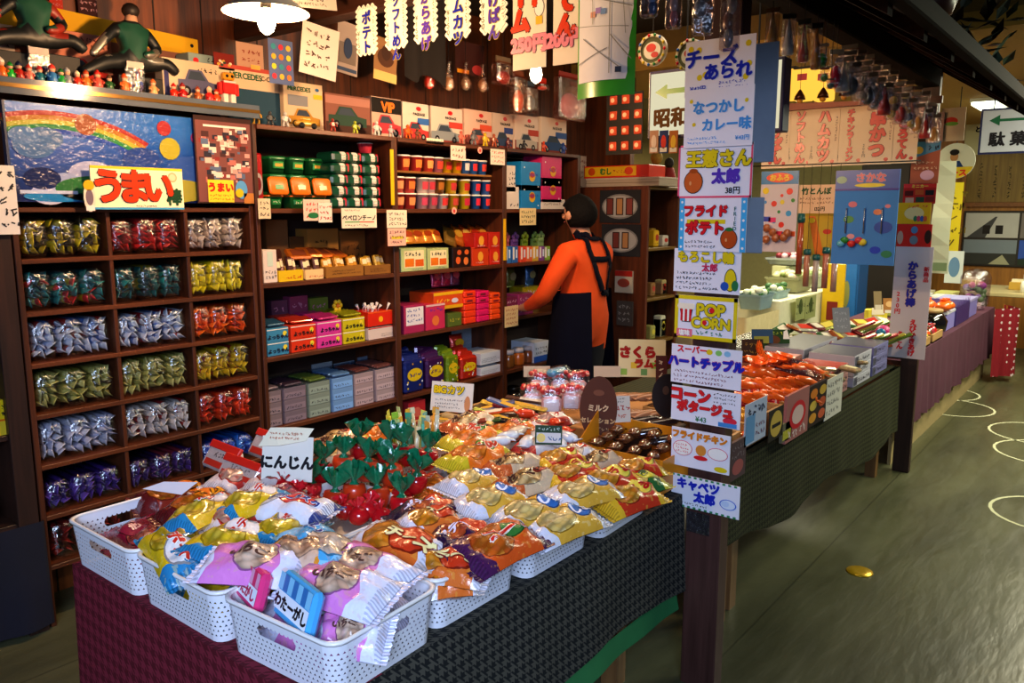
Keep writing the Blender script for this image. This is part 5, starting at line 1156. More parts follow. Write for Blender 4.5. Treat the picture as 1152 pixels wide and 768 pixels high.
def cam_thing(name, label, cat, u, v, z, lean=0, turn=0, group=None):
 p = atz(u, v, z); return thing(name, label, cat, p, rot=(R(-lean), 0, YAW - R(90) + R(turn)), group=group)
for k, (u, v, w_, h_, tn, lb_) in enumerate(((240, 528, .17, .075, -42, 'white snack bag with a red header strip, front one behind the shelf-end basket'), (292, 515, .17, .08, -42, 'white snack bag with a red header strip, beside the cream vegetable sign'), (262, 540, .19, .06, -40, 'white snack bag with a red header strip, lying lowest below the other two'))):
 r = cam_thing('header_bag', lb_, 'snack bag', u, v, .83, 35, tn)
 MB().box(-w_ / 2, 0, 0, w_ / 2, .025, h_, foil('#d8c4bc'), .008).build('pouch', r)
 mb = MB().box(-w_ / 2, -.002, h_ - .014, w_ / 2, .01, h_ + .01, gloss('#c8281c'), .002); mb.build('red_header', r)
 mb = MB().rect(-w_ * .4, h_ * .1, w_ * .4, h_ * .36, -.0012, gloss('#b83020')).scrib(-w_ * .2, h_ * .4, w_ * .4, h_ * .78, 1, paper('#5a4a48'), -.001, k + 50); mb.build('label_print', r)
r = cam_thing('foil_packet', 'flat white foil packet end sticking up beside the maroon bags', 'packet', 182, 553, .82, 60, -20); MB().poly([(-.07, 0, 0), (.07, 0, 0), (.09, 0, .05), (-.02, 0, .035)], paper('#c8cede')).build('foil', r); MB().poly([(-.07, .003, 0), (.07, .003, 0), (.09, .003, .05), (-.02, .003, .035)], foil('#b0661c')).build('foil_back', r)
def stripes_pack(label, u, v, z, w_, h_, cols, txt, tc, turn):
 r = cam_thing('cotton_candy_pack', label, 'candy pack', u, v, z, 18, turn)
 MB().box(-w_ / 2, 0, 0, w_ / 2, .03, h_, gloss(cols[0]), .01).build('pouch', r)
 mb = MB()
 for k in range(7): mb.rect(-w_ / 2 + .005 + k * (w_ - .01) / 7, h_ * .62, -w_ / 2 + .005 + (k + 1) * (w_ - .01) / 7, h_ * .97, -.001, gloss(cols[1 + k % 2]))
 mb.rect(-w_ * .47, h_ * .2, w_ * .47, h_ * .6, -.0008, paper('#e8ecf4')); mb.text(txt, 0, h_ * .4, h_ * .3, gloss(tc), -.0016, .05)
 mb.build('label_print', r); return r
stripes_pack('pink striped cotton candy pack against the left rim of the table corner basket', 272, 680, .785, .12, .085, ('#d83a7a', '#e8a8c0', '#d8285a'), 'わたがし', '#c82a5a', -52)
stripes_pack('blue striped cotton candy pack with black lettering in the table corner basket', 322, 706, .785, .15, .095, ('#4aa6dc', '#8accec', '#3a7ab8'), 'わたーがし', '#15131a', -50)
GC = mat('#0f6e4a', .14, var=.35, scale=60, bump=.6, coat=.8); RC = mat('#b8121c', .2, var=.2, coat=.5); OC = mat('#c83a14', .3, coat=.4)
def tuft_mesh(seed, big):
 rd = random.Random(seed); mb = MB(); n = 28; loops = []
 for f, rr in ((0, .030), (.12, .026), (.28, .010), (.36, .009), (.6, .026), (.8, .038), (1, .046)):
  l = []
  for i in range(n):
   a = 2 * math.pi * i / n; k = 1 + (.38 * f * math.sin(a * 5 + seed) + .3 * f * math.sin(a * 3 + 2 * seed)+.12 * math.sin(a * 11)); r_ = rr * k * big
   l.append((r_ * math.cos(a), r_ * math.sin(a), f * .10 * big + (.012 * math.sin(a * 5 + seed * 2) * f if f > .5 else 0)))
  loops.append(l)
 mb.ring(loops, GC); return mb
TUF = []
for k in range(4): o = tuft_mesh(k + 1, .70).build('cellophane'); TUF.append(o.data); bpy.data.objects.remove(o)
cupm = MB().lathe([(.002, 0), (.02, .002), (.030, .02), (.034, .045), (.030, .062)], RC, 16).build('cup'); CUPM = cupm.data; bpy.data.objects.remove(cupm)
cupo = MB().lathe([(.002, 0), (.02, .002), (.030, .02), (.034, .045), (.030, .062)], OC, 16).build('cup'); CUPO = cupo.data; bpy.data.objects.remove(cupo)
BQ = [(346, 548, .80, 0, 'in front, beside the sugar rusk bag'), (374, 560, .80, 1, 'at the front beside the sky blue bag'), (398, 552, .82, 1, 'front middle of the bouquet, orange cup showing'), (428, 556, .81, 1, 'front middle, nearer the purple bags'), (332, 530, .82, 0, 'next to the cream vegetable sign'), (362, 528, .83, 0, 'second row of the bouquet, towards the sign'), (385, 520, .86, 1, 'second row of the bouquet, raised over its neighbours'), (410, 524, .86, 1, 'in the middle of the bouquet'), (440, 530, .85, 1, 'in the middle, towards the golden bags'), (466, 538, .84, 0, 'at the edge beside the dark purple bag'), (404, 500, .88, 0, 'tallest of the bouquet at the back'), (432, 504, .88, 0, 'at the back before the jelly sticks'), (458, 508, .87, 0, 'at the back corner towards the pea bags'), (452, 566, .81, 0, 'low at the front beside the orange bags'), (478, 512, .86, 0, 'outermost at the back beside the pea bag')]
for k, (u, v, z, oc, lb_) in enumerate(BQ):
 p = atz(u, v, z); r = thing('wrapped_candy', f'red cup candy in green cellophane, {lb_}', 'wrapped candy', (p.x, p.y, z - .045), rot=(R(rnd.random() * 24 - 12), R(rnd.random() * 24 - 12), rnd.random() * 6), group='green cellophane candies')
 link('cup', CUPO if oc else CUPM, r); link('cellophane', TUF[k % 4], r, (0, 0, .05), (0, 0, k))
for k, (u, v, z) in enumerate(((318, 548, .83), (334, 560, .82), (352, 566, .82), (404, 580, .80), (430, 582, .79), (388, 574, .8), (452, 556, .80), (414, 572, .81))):
 p = atz(u, v, z); r = thing('wrapped_candy', f'round candy in red cellophane, {ORD[k]} along the front of the green bouquet', 'wrapped candy', (p.x, p.y, z), rot=(R(15), 0, k), group='red cellophane candies')
 MB().ball((0, 0, 0), .03, .03, .026, RC, 12).build('candy', r)
 o = link('cellophane', TUF[k % 4], r, (0, 0, .012)); o.scale = (.5, .5, .45); o.data = o.data.copy(); o.data.materials[0] = mat('#c8202c', .15, var=.2, coat=.6)
JC = ['#d8c83a', '#8ab83a', '#c8d88a', '#e0b03a', '#3a9a7a', '#d8d0a8', '#e0d870', '#5ab0a0', '#d89a3a', '#c8c8b0']
for k in range(20):
 u, v = 440 + (k % 10) * 5.2 + (k // 10) * 3, 508 - (k // 10) * 12 + (k % 3) * 3; p = atz(u, v, .83)
 r = thing('jelly_stick', f'{["yellow", "green", "pale lime", "amber", "sea green", "cream", "lemon", "aqua", "orange", "ivory"][k % 10]} jelly stick standing in the {"front" if k < 10 else "back"} row behind the green bouquet', 'jelly stick', (p.x, p.y, .80), rot=(R(rnd.random() * 14 - 7), R(rnd.random() * 16 - 8), rnd.random() * 3))
 m_ = mat(JC[k % 10], .18, coat=.7); MB().tube([(0, 0, 0), (0, 0, .13)], .008, m_, 8).build('stick', r); MB().box(-.011, -.001, .128, .011, .001, .15, m_).build('crimped_end', r)
def stand_card(label, u, v, z, w_, h_, base, draw, turn=0, lean=12, name='price_sign', cat='sign'):
 r = cam_thing(name, label, cat, u, v, z, lean, turn); mb = MB().box(-w_ / 2, 0, 0, w_ / 2, .003, h_, paper(base)); draw(mb, w_, h_); mb.build('card', r); return r
r = stand_card('cream sign with bold black brush lettering before the red header bags', 322, 541, .85, .15, .125, '#d8d4c8', lambda m, w, h: (m.text('にんじん', .0, h * .42, .040, INK, -.001, .06), m.rect(-w * .5, -.03, -w * .48, .0, 0, WHITE)), turn=-8)
mb = MB().add([(-.085, -.006, .095), (.055, -.006, .115), (.075, .002, .15), (-.055, .004, .148), (-.02, -.012, .10), (.02, .0, .152)], [(0, 4, 1, 2, 5, 3)], paper('#e6dcc0')); mb.scrib(-.05, .115, .05, .14, 2, paper('#b85a3c'), -.013, 61); mb.build('folded_note', r)
stand_card('white sign with yellow lettering at the far table edge before the shelving', 507, 463, .86, .17, .11, '#dcd4c4', lambda m, w, h: (m.text('BIGカツ', -.01, h * .74, .036, gloss('#e0c01c'), -.002, .06, outline=INK, ow=.05), m.scrib(-w * .4, h * .08, w * .3, h * .45, 3, paper('#6a6058'), -.001, 63), m.ell(w * .38, h * .3, .012, .03, -.001, paper('#c88a5a'))), turn=-20)
stand_card('small dark green price sign with white panel on the snack heap', 617, 500, .875, .085, .06, '#2f4a34', lambda m, w, h: (m.rect(-w * .45, h * .1, w * .45, h * .62, -.0008, paper('#d8d4cc')), m.ell(-w * .28, h * .35, .014, .014, -.0014, gloss('#d8b81c')), m.scrib(-w * .05, h * .15, w * .42, h * .55, 1, paper('#3a5a8a'), -.0016, 64), m.scrib(-w * .4, h * .68, w * .4, h * .95, 1, paper('#c8d8c8'), -.001, 65)), turn=-6)
r = cam_thing('display_board', 'brown oval cardboard board with cream lettering behind the orange bun box', 'display board', 672, 490, .80, 8, -14)
mb = MB(); n = 32; pts = [(.068 * math.cos(2 * math.pi * i / n), .115 * math.sin(2 * math.pi * i / n) + .10) for i in range(n)]; mb.ring([[(x, 0, z) for x, z in pts], [(x, .004, z) for x, z in pts]], paper('#5a3020'), False, True, True, True)
mb.text('ミルク', 0, .10, .026, paper('#d8b48a'), -.001, .05); mb.text('セレクション', 0, .055, .021, paper('#c8a070'), -.001, .06); mb.scrib(-.03, .015, .03, .035, 1, paper('#c8a070'), -.001, 66); mb.ell(0, .155, .02, .011, -.001, paper('#7a4a34')); mb.build('board', r)
r = stand_card('white price card with red and orange writing leaning on the brown oval board', 697, 475, .845, .085, .095, '#e0cdb8', lambda m, w, h: (m.scrib(-w * .42, h * .4, w * .42, h * .7, 1, paper('#b8342c'), -.001, 67), m.scrib(-w * .1, h * .08, w * .35, h * .38, 1, paper('#c85a3c'), -.001, 68), m.scrib(-w * .42, h * .72, w * .3, h * .95, 2, paper('#6a5a50'), -.001, 69)), turn=10)
r = thing('display_box', 'orange open box full of brown wrapped rolls beside the poster post', 'box', (2.245, 1.325, .69), FACEX)
OB = gloss('#d88a1c'); mb = MB().box(-.165, 0, 0, .165, .004, .115, OB).box(-.165, .24, 0, .165, .244, .16, OB).box(-.165, .004, 0, -.161, .24, .115, OB).box(.161, .004, 0, .165, .24, .115, OB).box(-.161, .004, 0, .161, .24, .004, OB); mb.build('carton', r)
MB().add([(-.165, .0, .115), (-.162, .0, .115), (-.175, .20, .235), (-.178, .20, .235), (-.165, .20, .115), (-.162, .2, .115)], [(0, 1, 2, 3), (0, 3, 4), (1, 5, 2)], OB).build('side_flap', r)
BRW = mat('#6e4228', .22, var=.35, scale=30, bump=.3, coat=.8)
def roll(label, p, rot, L=.12, m_=BRW, grp='brown wrapped rolls', name='wrapped_roll'):
 r = thing(name, label, 'wrapped roll', p, rot=rot, group=grp); n = 10; lo = []
 for x, k in ((-.5, .9), (-.42, .2), (-.34, .8), (-.2, 1), (.2, 1), (.34, .8), (.42, .2), (.5, .9)): lo.append([(x * L, .022 * k * math.cos(2 * math.pi * i / n) * (1 if abs(x) < .4 else 1.2), (.017 * k if abs(x) < .4 else .004) * math.sin(2 * math.pi * i / n)) for i in range(n)])
 MB().ring(lo, m_, True, True, True, True).build('wrapper', r); MB().ball((0, 0, .002), L * .28, .015, .014, mat('#8a5230', .5, var=.3), 8).build('roll_cake', r); return r
for k in range(12):
 c, q = k % 4, k // 4; roll(f'brown wrapped roll in the orange box, {ORD[c]} from the post side in the {["front", "middle", "back"][q]} row', (2.285 + .065 * q + rnd.random() * .01, 1.215 + .072 * c, .80 + .012 * q + rnd.random() * .01), (R(rnd.random() * 20 - 10), R(10), R(8 + rnd.random() * 18)), .115)
for k in range(10):
 u, v = 690 + (k % 5) * 15, 455 - (k // 5) * 14; p = atz(u, v, .84); roll(f'long pinkish brown wrapped cake behind the oval board, {ORD[k % 5]} towards the post, {"near" if k < 5 else "far"} row', (p.x, p.y, .80 + .02 * (k // 5)), (0, 0, R(-35 + rnd.random() * 12)), .2, mat('#a8785a', .2, var=.3, bump=.3, coat=.8), 'pinkish brown wrapped cakes', 'wrapped_cake')
o = MB().box(-.3, -.2, 0, .3, .2, .08, paper('#a87a4a'), .004).build('tray_box', loc=(2.85, 1.75, .681)); tag(o, 'tan carton under the pinkish brown wrapped cakes', 'box')
for k, (u, v) in enumerate(((730, 480), (744, 470), (752, 488), (722, 468))):
 p = atz(u, v, .84); roll(f'dark chocolate bar in shiny wrapper beside the post, {ORD[k]} of four', (p.x, p.y, .82), (R(10), R(-8), R(-50)), .16, mat('#2c1c1c', .18, var=.3, bump=.3, coat=.9), 'dark chocolate bars', 'chocolate_bar')
o = MB().box(-.14, -.12, 0, .14, .12, .11, paper('#3a2418'), .004).build('carton_stand', loc=(2.62, 1.45, .681)); tag(o, 'dark carton under the chocolate bars behind the post', 'box')
r = cam_thing('display_board', 'dark brown round board behind the chocolate bars at the post', 'display board', 752, 470, .86, 8, 0); MB().ring([[(.06 * math.cos(a_ * .2618), y_, .08 + .08 * math.sin(a_ * .2618)) for a_ in range(24)] for y_ in (0, .004)], paper('#241410'), False, True, True, True).build('board', r); MB().ell(-.01, .1, .012, .016, -.001, paper('#5a3a28')).build('label_print', r)
stand_card('cream poster card with red lettering and green squares behind the wrapped cakes', 722, 424, .86, .21, .17, '#d8cc9c', lambda m, w, h: (m.text('さくら', -.02, h * .66, .056, paper('#a01408'), -.001, .09), m.text('ラムネ', .03, h * .36, .044, paper('#a81c08'), -.001, .09), [m.rect(-w * .45 + k * .045, h * .05 + .03 * (k % 2), -w * .45 + k * .045 + .028, h * .05 + .03 * (k % 2) + .028, -.0008, paper(('#8ab04a', '#d8b83a', '#6a9a5a')[k % 3])) for k in range(4)]), turn=-6)
stand_card('narrow dark brown upright board with cream writing beside the post', 744, 442, .88, .045, .15, '#5a2418', lambda m, w, h: m.scrib(-w * .4, h * .05, w * .4, h * .95, 1, paper('#d8b890'), -.001, 71, True), turn=-4)
for k, u in enumerate((604, 655)): stand_card(f'plain pale carton flap standing {["at the back", "by the apron"][k]} behind the strawberry bags', u + 28 * k, 424, .86, .12, .05, '#c8b498', lambda m, w, h: None, name='carton_flap', cat='carton')
for k, (u, v, z) in enumerate(((600, 462, .84), (620, 466, .84), (642, 462, .84), (606, 446, .86), (630, 446, .86), (650, 446, .85))):
 r = cam_thing('dotted_candy_bag', f'red dotted candy bag with paper label, {ORD[k % 3]} from the long packets, {"front" if k < 3 else "back"} row', 'candy bag', u, v, z - .04, 10, rnd.random() * 20 - 10, 'red dotted candy bags'); mb = film_bag(.11, .12, .07, 80 + k)
 mb.build('clear_film', r)
 MB().box(-.04, .004, .006, .04, .05, .07, mat('#d8a0a4', .4, var=.3), .012).rect(-.03, .01, .03, .06, .002, paper('#e6dce4')).build('paper_label', r)
 for q in range(10): MB().ball(((q % 5 - 2) * .02 + rnd.random() * .006, .012 + .02 * (q // 5), .085 + rnd.random() * .022), .011, .011, .010, gloss(('#c81c24', '#e0444c', '#d82c34')[q % 3] if q != 8 or k != 4 else '#3a9ad0'), 8).build('red_sweet', r)
p = atz(632, 424, .9); r = thing('candy_bag', 'light blue candy bag on top of the red dotted bags', 'candy bag', (p.x, p.y, .90)); film_bag(.14, .045, .06, 91).build('clear_film', r); MB().box(-.055, .005, .004, .055, .05, .036, foil('#4aa8d8'), .012).build('blue_packet', r)
p = atz(545, 468, .80); tr = thing('wooden_tray', 'pale wooden tray of long thin packets at the far table edge', 'tray', (2.28, 2.02, .70))
WT = wood('y', '#9a7444', '#c8a06a', .6); MB().box(-.26, -.14, 0, .26, .14, .012, WT).build('tray_base', tr)
for a in ((-.26, -.14, .26, -.125), (-.26, .125, .26, .14), (-.26, -.14, -.245, .14), (.245, -.14, .26, .14)): MB().box(a[0], a[1], .0, a[2], a[3], .1, WT).build('tray_side', tr)
LP = [('#2c3a5a', 'navy'), ('#8a3a2c', 'brick red'), ('#c8a86a', 'tan'), ('#3a5a2c', 'forest green'), ('#1c1a22', 'black'), ('#c8501c', 'orange'), ('#8a9a3a', 'olive'), ('#b8b0a8', 'silver'), ('#5a6a9a', 'slate blue'), ('#a82c34', 'crimson'), ('#d8b84a', 'gold'), ('#4a2c24', 'chocolate')]
for k in range(24):
 c, nm = LP[k % 12]; x = 2.05 + (k % 12) * .042; y = 2.0 if k < 12 else 1.9; u = 0
 r = thing('long_packet', f'{nm} long thin packet in the {"back" if k < 12 else "front"} half of the wooden tray', 'packet', (x, y, .80 + .012 * (k % 3) + (.02 if k >= 12 else 0)), rot=(R(8), R(rnd.random() * 30 - 15), R(-62 + rnd.random() * 20 - 10)))
 MB().box(-.10, -.017, -.005, .10, .017, .006, foil(c), .005).build('pouch', r); MB().box(-.04, -.014, .006, .05, .014, .0068, paper('#d8d0c0' if k % 2 else '#c8a03a')).build('label_print', r)
for k, (u, v) in enumerate(((592, 468), (606, 476), (588, 484), (610, 488), (622, 478), (632, 488))):
 p = atz(u, v, .85); roll(f'bright orange red wrapped sweet on the heap, {ORD[k]} from the wooden tray', (p.x, p.y, .86), (0, R(10), R(-30 + 25 * k)), .085, mat('#d8401c', .2, coat=.7, bump=.3), 'orange red wrapped sweets', 'wrapped_sweet')
for k in range(8):
 u, v = 560 + k * 11, 500 - (k % 3) * 6; p = atz(u, v, .86); roll(f'white and blue wrapped sweet stick beside the small green sign, {ORD[k]} from the jelly sticks', (p.x, p.y, .87), (0, 0, R(-20 + 14 * k)), .11, mat(('#d8dce4', '#c8d0e0', '#e0c8b0')[k % 3], .25, coat=.5, bump=.3), 'white wrapped sweet sticks', 'wrapped_stick')
T2 = .681
def tray(label, x0, x1, y0, y1, h, base='#a8814a', name='wooden_tray', tilt=0, z=T2):
 r = thing(name, label, 'tray', ((x0 + x1) / 2, (y0 + y1) / 2, z), rot=(R(tilt), 0, 0)); a, b_ = (x1 - x0) / 2, (y1 - y0) / 2; m = wood('x', base, '#c8a06a', .6)
 MB().box(-a, -b_, 0, a, b_, .01, m).build('tray_base', r)
 for q in ((-a, -b_, a, -b_ + .012), (-a, b_ - .012, a, b_), (-a, -b_ + .012, -a + .012, b_ - .012), (a - .012, -b_ + .012, a, b_ - .012)): MB().box(q[0], q[1], 0, q[2], q[3], h, m).build('tray_side', r)
 return r
tray('tan wooden tray at the near end of the right table, beside the poster post', 2.5, 2.86, 1.15, 1.31, .09)
tray('tan wooden tray of red sweets under the orange sausages', 2.9, 3.30, 1.15, 1.6, .11)
tray('tan wooden tray next to the white card, under the dark purple bag', 3.34, 3.75, 1.15, 1.6, .11)
ORS = mat('#ee6a1c', .3, var=.2, bump=.3, coat=.4); PURS = mat('#4a1c30', .18, var=.3, coat=.8); REDS = mat('#b81c28', .22, coat=.7); YLS = mat('#d8a82c', .25, coat=.6)
for k in range(22):
 u, v = 838 + (k % 7) * 11 + (k // 7) * 4, 440 - (k // 7) * 9 - (k % 7) * .8; p = atz(u, v, .84)
 r = thing('jelly_pack', f'orange jelly pack in the bright orange heap, {ORD[k % 7]} from the post, row {["nearest the aisle", "second back", "third back", "at the back"][k // 7]}', 'jelly pack', (p.x, p.y, .80 + .022 * (k // 7)), rot=(R(rnd.random() * 30 - 15), R(20), R(-60 + rnd.random() * 40)), group='orange jelly packs')
 MB().tube([(-.07, 0, 0), (-.06, 0, .003), (0, 0, .010), (.06, 0, .003), (.07, 0, 0)], [.006, .017, .02, .017, .006], ORS, 8).build('pack', r); MB().box(.066, -.018, -.002, .092, .018, .004, ORS).box(-.092, -.018, -.002, -.066, .018, .004, ORS).build('crimped_end', r)
r = thing('sausage_bag', 'clear bag of dark purple sausages with an orange frilled top', 'candy bag', tuple(atz(886, 412, .86).to_tuple()[:2]) + (.85,), rot=(R(12), R(12), R(-58)))
for k in range(9): MB().tube([(-.13, -.08 + .02 * k, .0), (-.1, -.08 + .02 * k, .016), (.1, -.08 + .02 * k, .016), (.13, -.08 + .02 * k, 0)], [.004, .011, .011, .004], PURS, 8).build('sausage', r)
mb = MB(); lo = []
for f, w_ in ((0, .10), (.4, .115), (1, .13)):
 lo.append([(-.12 - .06 * f * math.sin(.5), -.12 + .24 * i / 20, .01 + .03 * math.sin(i * 1.9) + .05 * f) for i in range(21)])
mb.ring(lo, ORS, True, False); mb.build('orange_frill', r); MB().box(-.14, -.1, -.002, .15, .1, .034, film('#ffe8e0', .2), .015).build('clear_film', r)
for k in range(4):
 p = atz(850 + k * 10, 412 - k * 2, .88); r = thing('frilled_bag', f'orange frilled bag top behind the purple sausages, {ORD[k]} from the post', 'candy bag', (p.x, p.y, .86), rot=(R(15), 0, R(-40 + 20 * k)), group='orange frilled bags'); MB().ball((0, 0, 0), .055, .045, .03, ORS, 12).build('pouch', r); MB().lathe([(.02, .02), (.035, .045), (.05, .055)], ORS, 12, cap=False).build('frill', r)
for k in range(9):
 u, v = 836 + (k % 5) * 10, 446 - (k // 5) * 6; p = atz(u, v, .81); r = thing('candy_roll', f'red striped sweet roll before the orange heap, {ORD[k % 5]} from the post, {"lower" if k < 5 else "upper"} layer', 'sweet', (p.x, p.y, .78 + .02 * (k // 5)), rot=(0, R(10), R(-62 + rnd.random() * 16)), group='red sweet rolls')
 MB().tube([(-.045, 0, 0), (.045, 0, 0)], .015, REDS, 10).build('roll', r)
 for q in (-.02, .01): MB().tube([(q, 0, 0), (q + .008, 0, 0)], .0156, paper('#d8b0a8'), 10).build('white_band', r)
for k in range(7):
 u, v = 838 + (k % 4) * 9, 462 - (k // 4) * 7; p = atz(u, v, .78); r = thing('candy_pouch', f'yellow wrapped sweet in the near tray, {ORD[k % 4]} from the post, {"front" if k < 4 else "back"} row', 'sweet', (p.x, p.y, .745), rot=(0, 0, rnd.random() * 3), group='yellow wrapped sweets'); MB().ball((0, 0, .012), .03, .022, .014, YLS, 10).build('pouch', r); MB().box(.026, -.014, .01, .044, .014, .014, YLS).box(-.044, -.014, .01, -.026, .014, .014, YLS).build('crimped_end', r)
for k in range(4):
 p = atz(828 + 5 * k, 494 - 5 * k, .77); r = thing('candy_pouch', f'orange sweet in the tray corner close to the poster post, {ORD[k]}', 'sweet', (p.x, p.y, .70 + .02 * k), group='orange sweets at the post'); MB().ball((0, 0, .012), .026, .02, .014, ORS, 10).build('pouch', r); MB().box(.022, -.012, .01, .04, .012, .014, ORS).build('crimped_end', r)
def hang(label, u0, v0, u1, v1, base, draw=None, y=1.08, seed=0, name='price_card', cat='price card', col='#3a3430', thick=.0025, x=None):
 a, b_ = aty(u0, v0, y), aty(u1, v1, y); w, h = b_.x - a.x, a.z - b_.z; mb = MB().box(-w / 2, 0, -h / 2, w / 2, thick, h / 2, paper(base))
 if draw: draw(mb, w, h)
 else: mb.scrib(-w * .4, -h * .45, w * .4, h * .45, max(2, int(h / .04)), paper(col), -.001, seed)
 o = mb.build(name, loc=((a.x + b_.x) / 2, y, (a.z + b_.z) / 2)); return tag(o, label, cat)
hang('pale blue and white price card hanging on the tray edge, nearest the poster post', 839, 456, 861, 490, '#b8c0d0', lambda m, w, h: (m.rect(-w * .45, -h * .45, -w * .05, h * .2, -.0008, paper('#6a9ac0')), m.scrib(-w * .4, h * .1, w * .4, h * .48, 1, paper('#2a3044'), -.0014, 81), m.scrib(.0, -h * .4, w * .45, h * .0, 2, paper('#7a4a5a'), -.0014, 82)))
hang('small oval card with yellow print on a black ground, second on the edge', 866, 463, 880, 489, '#2a241c', lambda m, w, h: (m.ell(0, 0, w * .42, h * .42, -.0008, paper('#c8a84a')), m.rect(-w * .3, -h * .1, w * .3, h * .02, -.0014, INK)))
hang('clear bag of red and white printed packets hanging over the edge', 886, 446, 908, 484, '#a86a64', lambda m, w, h: (m.ell(0, .0, w * .36, h * .3, -.0008, paper('#c8202c')), m.ell(0, 0, w * .26, h * .2, -.0014, paper('#d8b8b0')), m.scrib(-w * .4, -h * .5, w * .4, -h * .2, 1, paper('#e0c8c0'), -.001, 84)), name='candy_packet', cat='packet', thick=.012)
hang('black and orange spotted packet hanging over the edge', 911, 436, 928, 470, '#2a1818', lambda m, w, h: [m.ell((k % 2 - .5) * w * .5, (k // 2 - 1) * h * .3, w * .2, h * .12, -.0008 - .0003 * k, gloss(('#d8901c', '#c8482c', '#d8b84a', '#b83a1c', '#d8781c', '#c8a03a')[k])) for k in range(6)], name='candy_packet', cat='packet', thick=.012)
hang('tall white price card with faint lines hanging over the green cloth', 930, 428, 946, 462, '#cfcac0', None, seed=86, col='#8a8680')
hang('clear packet with a yellow corner below the orange spotted one', 880, 478, 890, 492, '#6a6450', lambda m, w, h: m.rect(-w * .4, -h * .4, w * .4, h * .1, -.0008, gloss('#b8b02c')), name='candy_packet', cat='packet', thick=.01)
hang('clear pouch of pinkish sweets hanging on the tray corner by the post', 822, 500, 838, 532, '#5a4444', lambda m, w, h: (m.ell(0, -h * .2, w * .35, h * .2, -.0008, paper('#a85a54')), m.scrib(-w * .4, 0, w * .4, h * .45, 2, paper('#8a7a78'), -.001, 87)), name='candy_packet', cat='packet', thick=.012)
def flatbox(label, x, y, z, w, d, h, top, side, marks=None, rz=0, grp=None):
 r = thing('candy_carton', label, 'carton', (x, y, z), R(rz), grp); mb = MB().box(-w / 2, -d / 2, 0, w / 2, d / 2, h, paper(side), .002); mb.build('carton', r)
 t_ = MB().add([(-w / 2 + .004, -d / 2 + .004, h + .0012), (w / 2 - .004, -d / 2 + .004, h + .0012), (w / 2 - .004, d / 2 - .004, h + .0012), (-w / 2 + .004, d / 2 - .004, h + .0012)], [(0, 1, 2, 3)], gloss(top))
 t_.scrib(-w * .4, h * .15, w * .4, h * .85, 1, paper('#3a3440'), -d / 2 - .0014, int(x * 77 + z * 31)); t_.rect(-w * .48, h * .1, -w * .3, h * .9, -d / 2 - .001, gloss(top)); t_.build('printed_face', r); return r
for k in range(3):
 flatbox(f'red topped candy carton beside the white box stack, {["bottom", "middle", "top"][k]} of the near pile', 4.12, 1.27, T2 + .048 * k, .30, .22, .046, '#b8301c', '#a87a78')
 flatbox(f'white and grey candy carton, {["bottom", "middle", "top"][k]} of the middle pile near the far post', 4.50, 1.27, T2 + .056 * k, .32, .24, .054, '#5a5a6e', '#b8b4c0')
 flatbox(f'white and navy candy carton, {["bottom", "middle", "top"][k]} of the pile at the far post', 4.86, 1.27, T2 + .056 * k, .32, .24, .054, '#5c5c70', '#7c78a8')
 flatbox(f'grey topped candy carton in the row behind, {["bottom", "middle", "top"][k]} of its pile', 4.68, 1.54, T2 + .056 * k, .6, .22, .054, '#60606e', '#a8a4b0')
 flatbox(f'red topped long candy carton behind the near pile, {["bottom", "middle", "top"][k]} one', 4.15, 1.53, T2 + .050 * k, .36, .22, .048, '#b8402c', '#9a6a60')
r = flatbox('tan carton with orange end at the table edge beside the red topped cartons', 3.9, 1.26, T2, .1, .2, .15, '#d87a1c', '#a8703c')
for k, (u, v) in enumerate(((930, 408), (944, 402), (956, 416), (938, 420), (950, 396), (924, 416), (962, 404))):
 p = atz(u, v, .82); r = thing('rice_cracker_pack', f'cream cracker pack with clear window, {ORD[k]} of the loose ones beside the purple sausages', 'packet', (p.x, p.y, .79 + .012 * (k % 3)), rot=(R(8), R(6), R(-40 + 22 * k)), group='cream cracker packs'); MB().box(-.06, -.045, 0, .06, .045, .022, foil('#a8906a'), .008).build('pouch', r); MB().box(-.035, -.028, .022, .035, .028, .0235, paper('#e0d8b0')).build('label_print', r)
o = MB().box(-.28, -.16, 0, .28, .16, .1, paper('#7a5a34'), .004).build('carton_stand', loc=(3.55, 1.36, .70)) if False else None
for k in range(30):
 u, v = 880 + (k % 10) * 12.5, 392 - (k // 10) * 9 - (k % 10) * 1.1; p = atz(u, v, .82); c, nm = (('#8a8a3a', 'olive'), ('#c8b05a', 'straw yellow'), ('#3a6a3a', 'green'), ('#a85a2c', 'rust'), ('#b8b0a0', 'silver'), ('#7a2c34', 'wine red'))[k % 6]
 r = thing('snack_packet', f'{nm} snack packet in the mixed heap, {ORD[k % 10]} from the green picture card, row {["nearest", "middle", "farthest"][k // 10]}', 'packet', (p.x, p.y, .79 + .02 * (k // 10)), rot=(R(15 + rnd.random() * 20), R(rnd.random() * 30 - 15), R(-50 + rnd.random() * 60)), group='mixed snack packets'); MB().box(-.075, -.045, 0, .075, .045, .022, foil(c), .009).build('pouch', r); MB().box(-.045, -.03, .022, .04, .03, .0235, gloss(('#d8c85a', '#c83a2c', '#e0d8c8')[k % 3])).build('label_print', r)
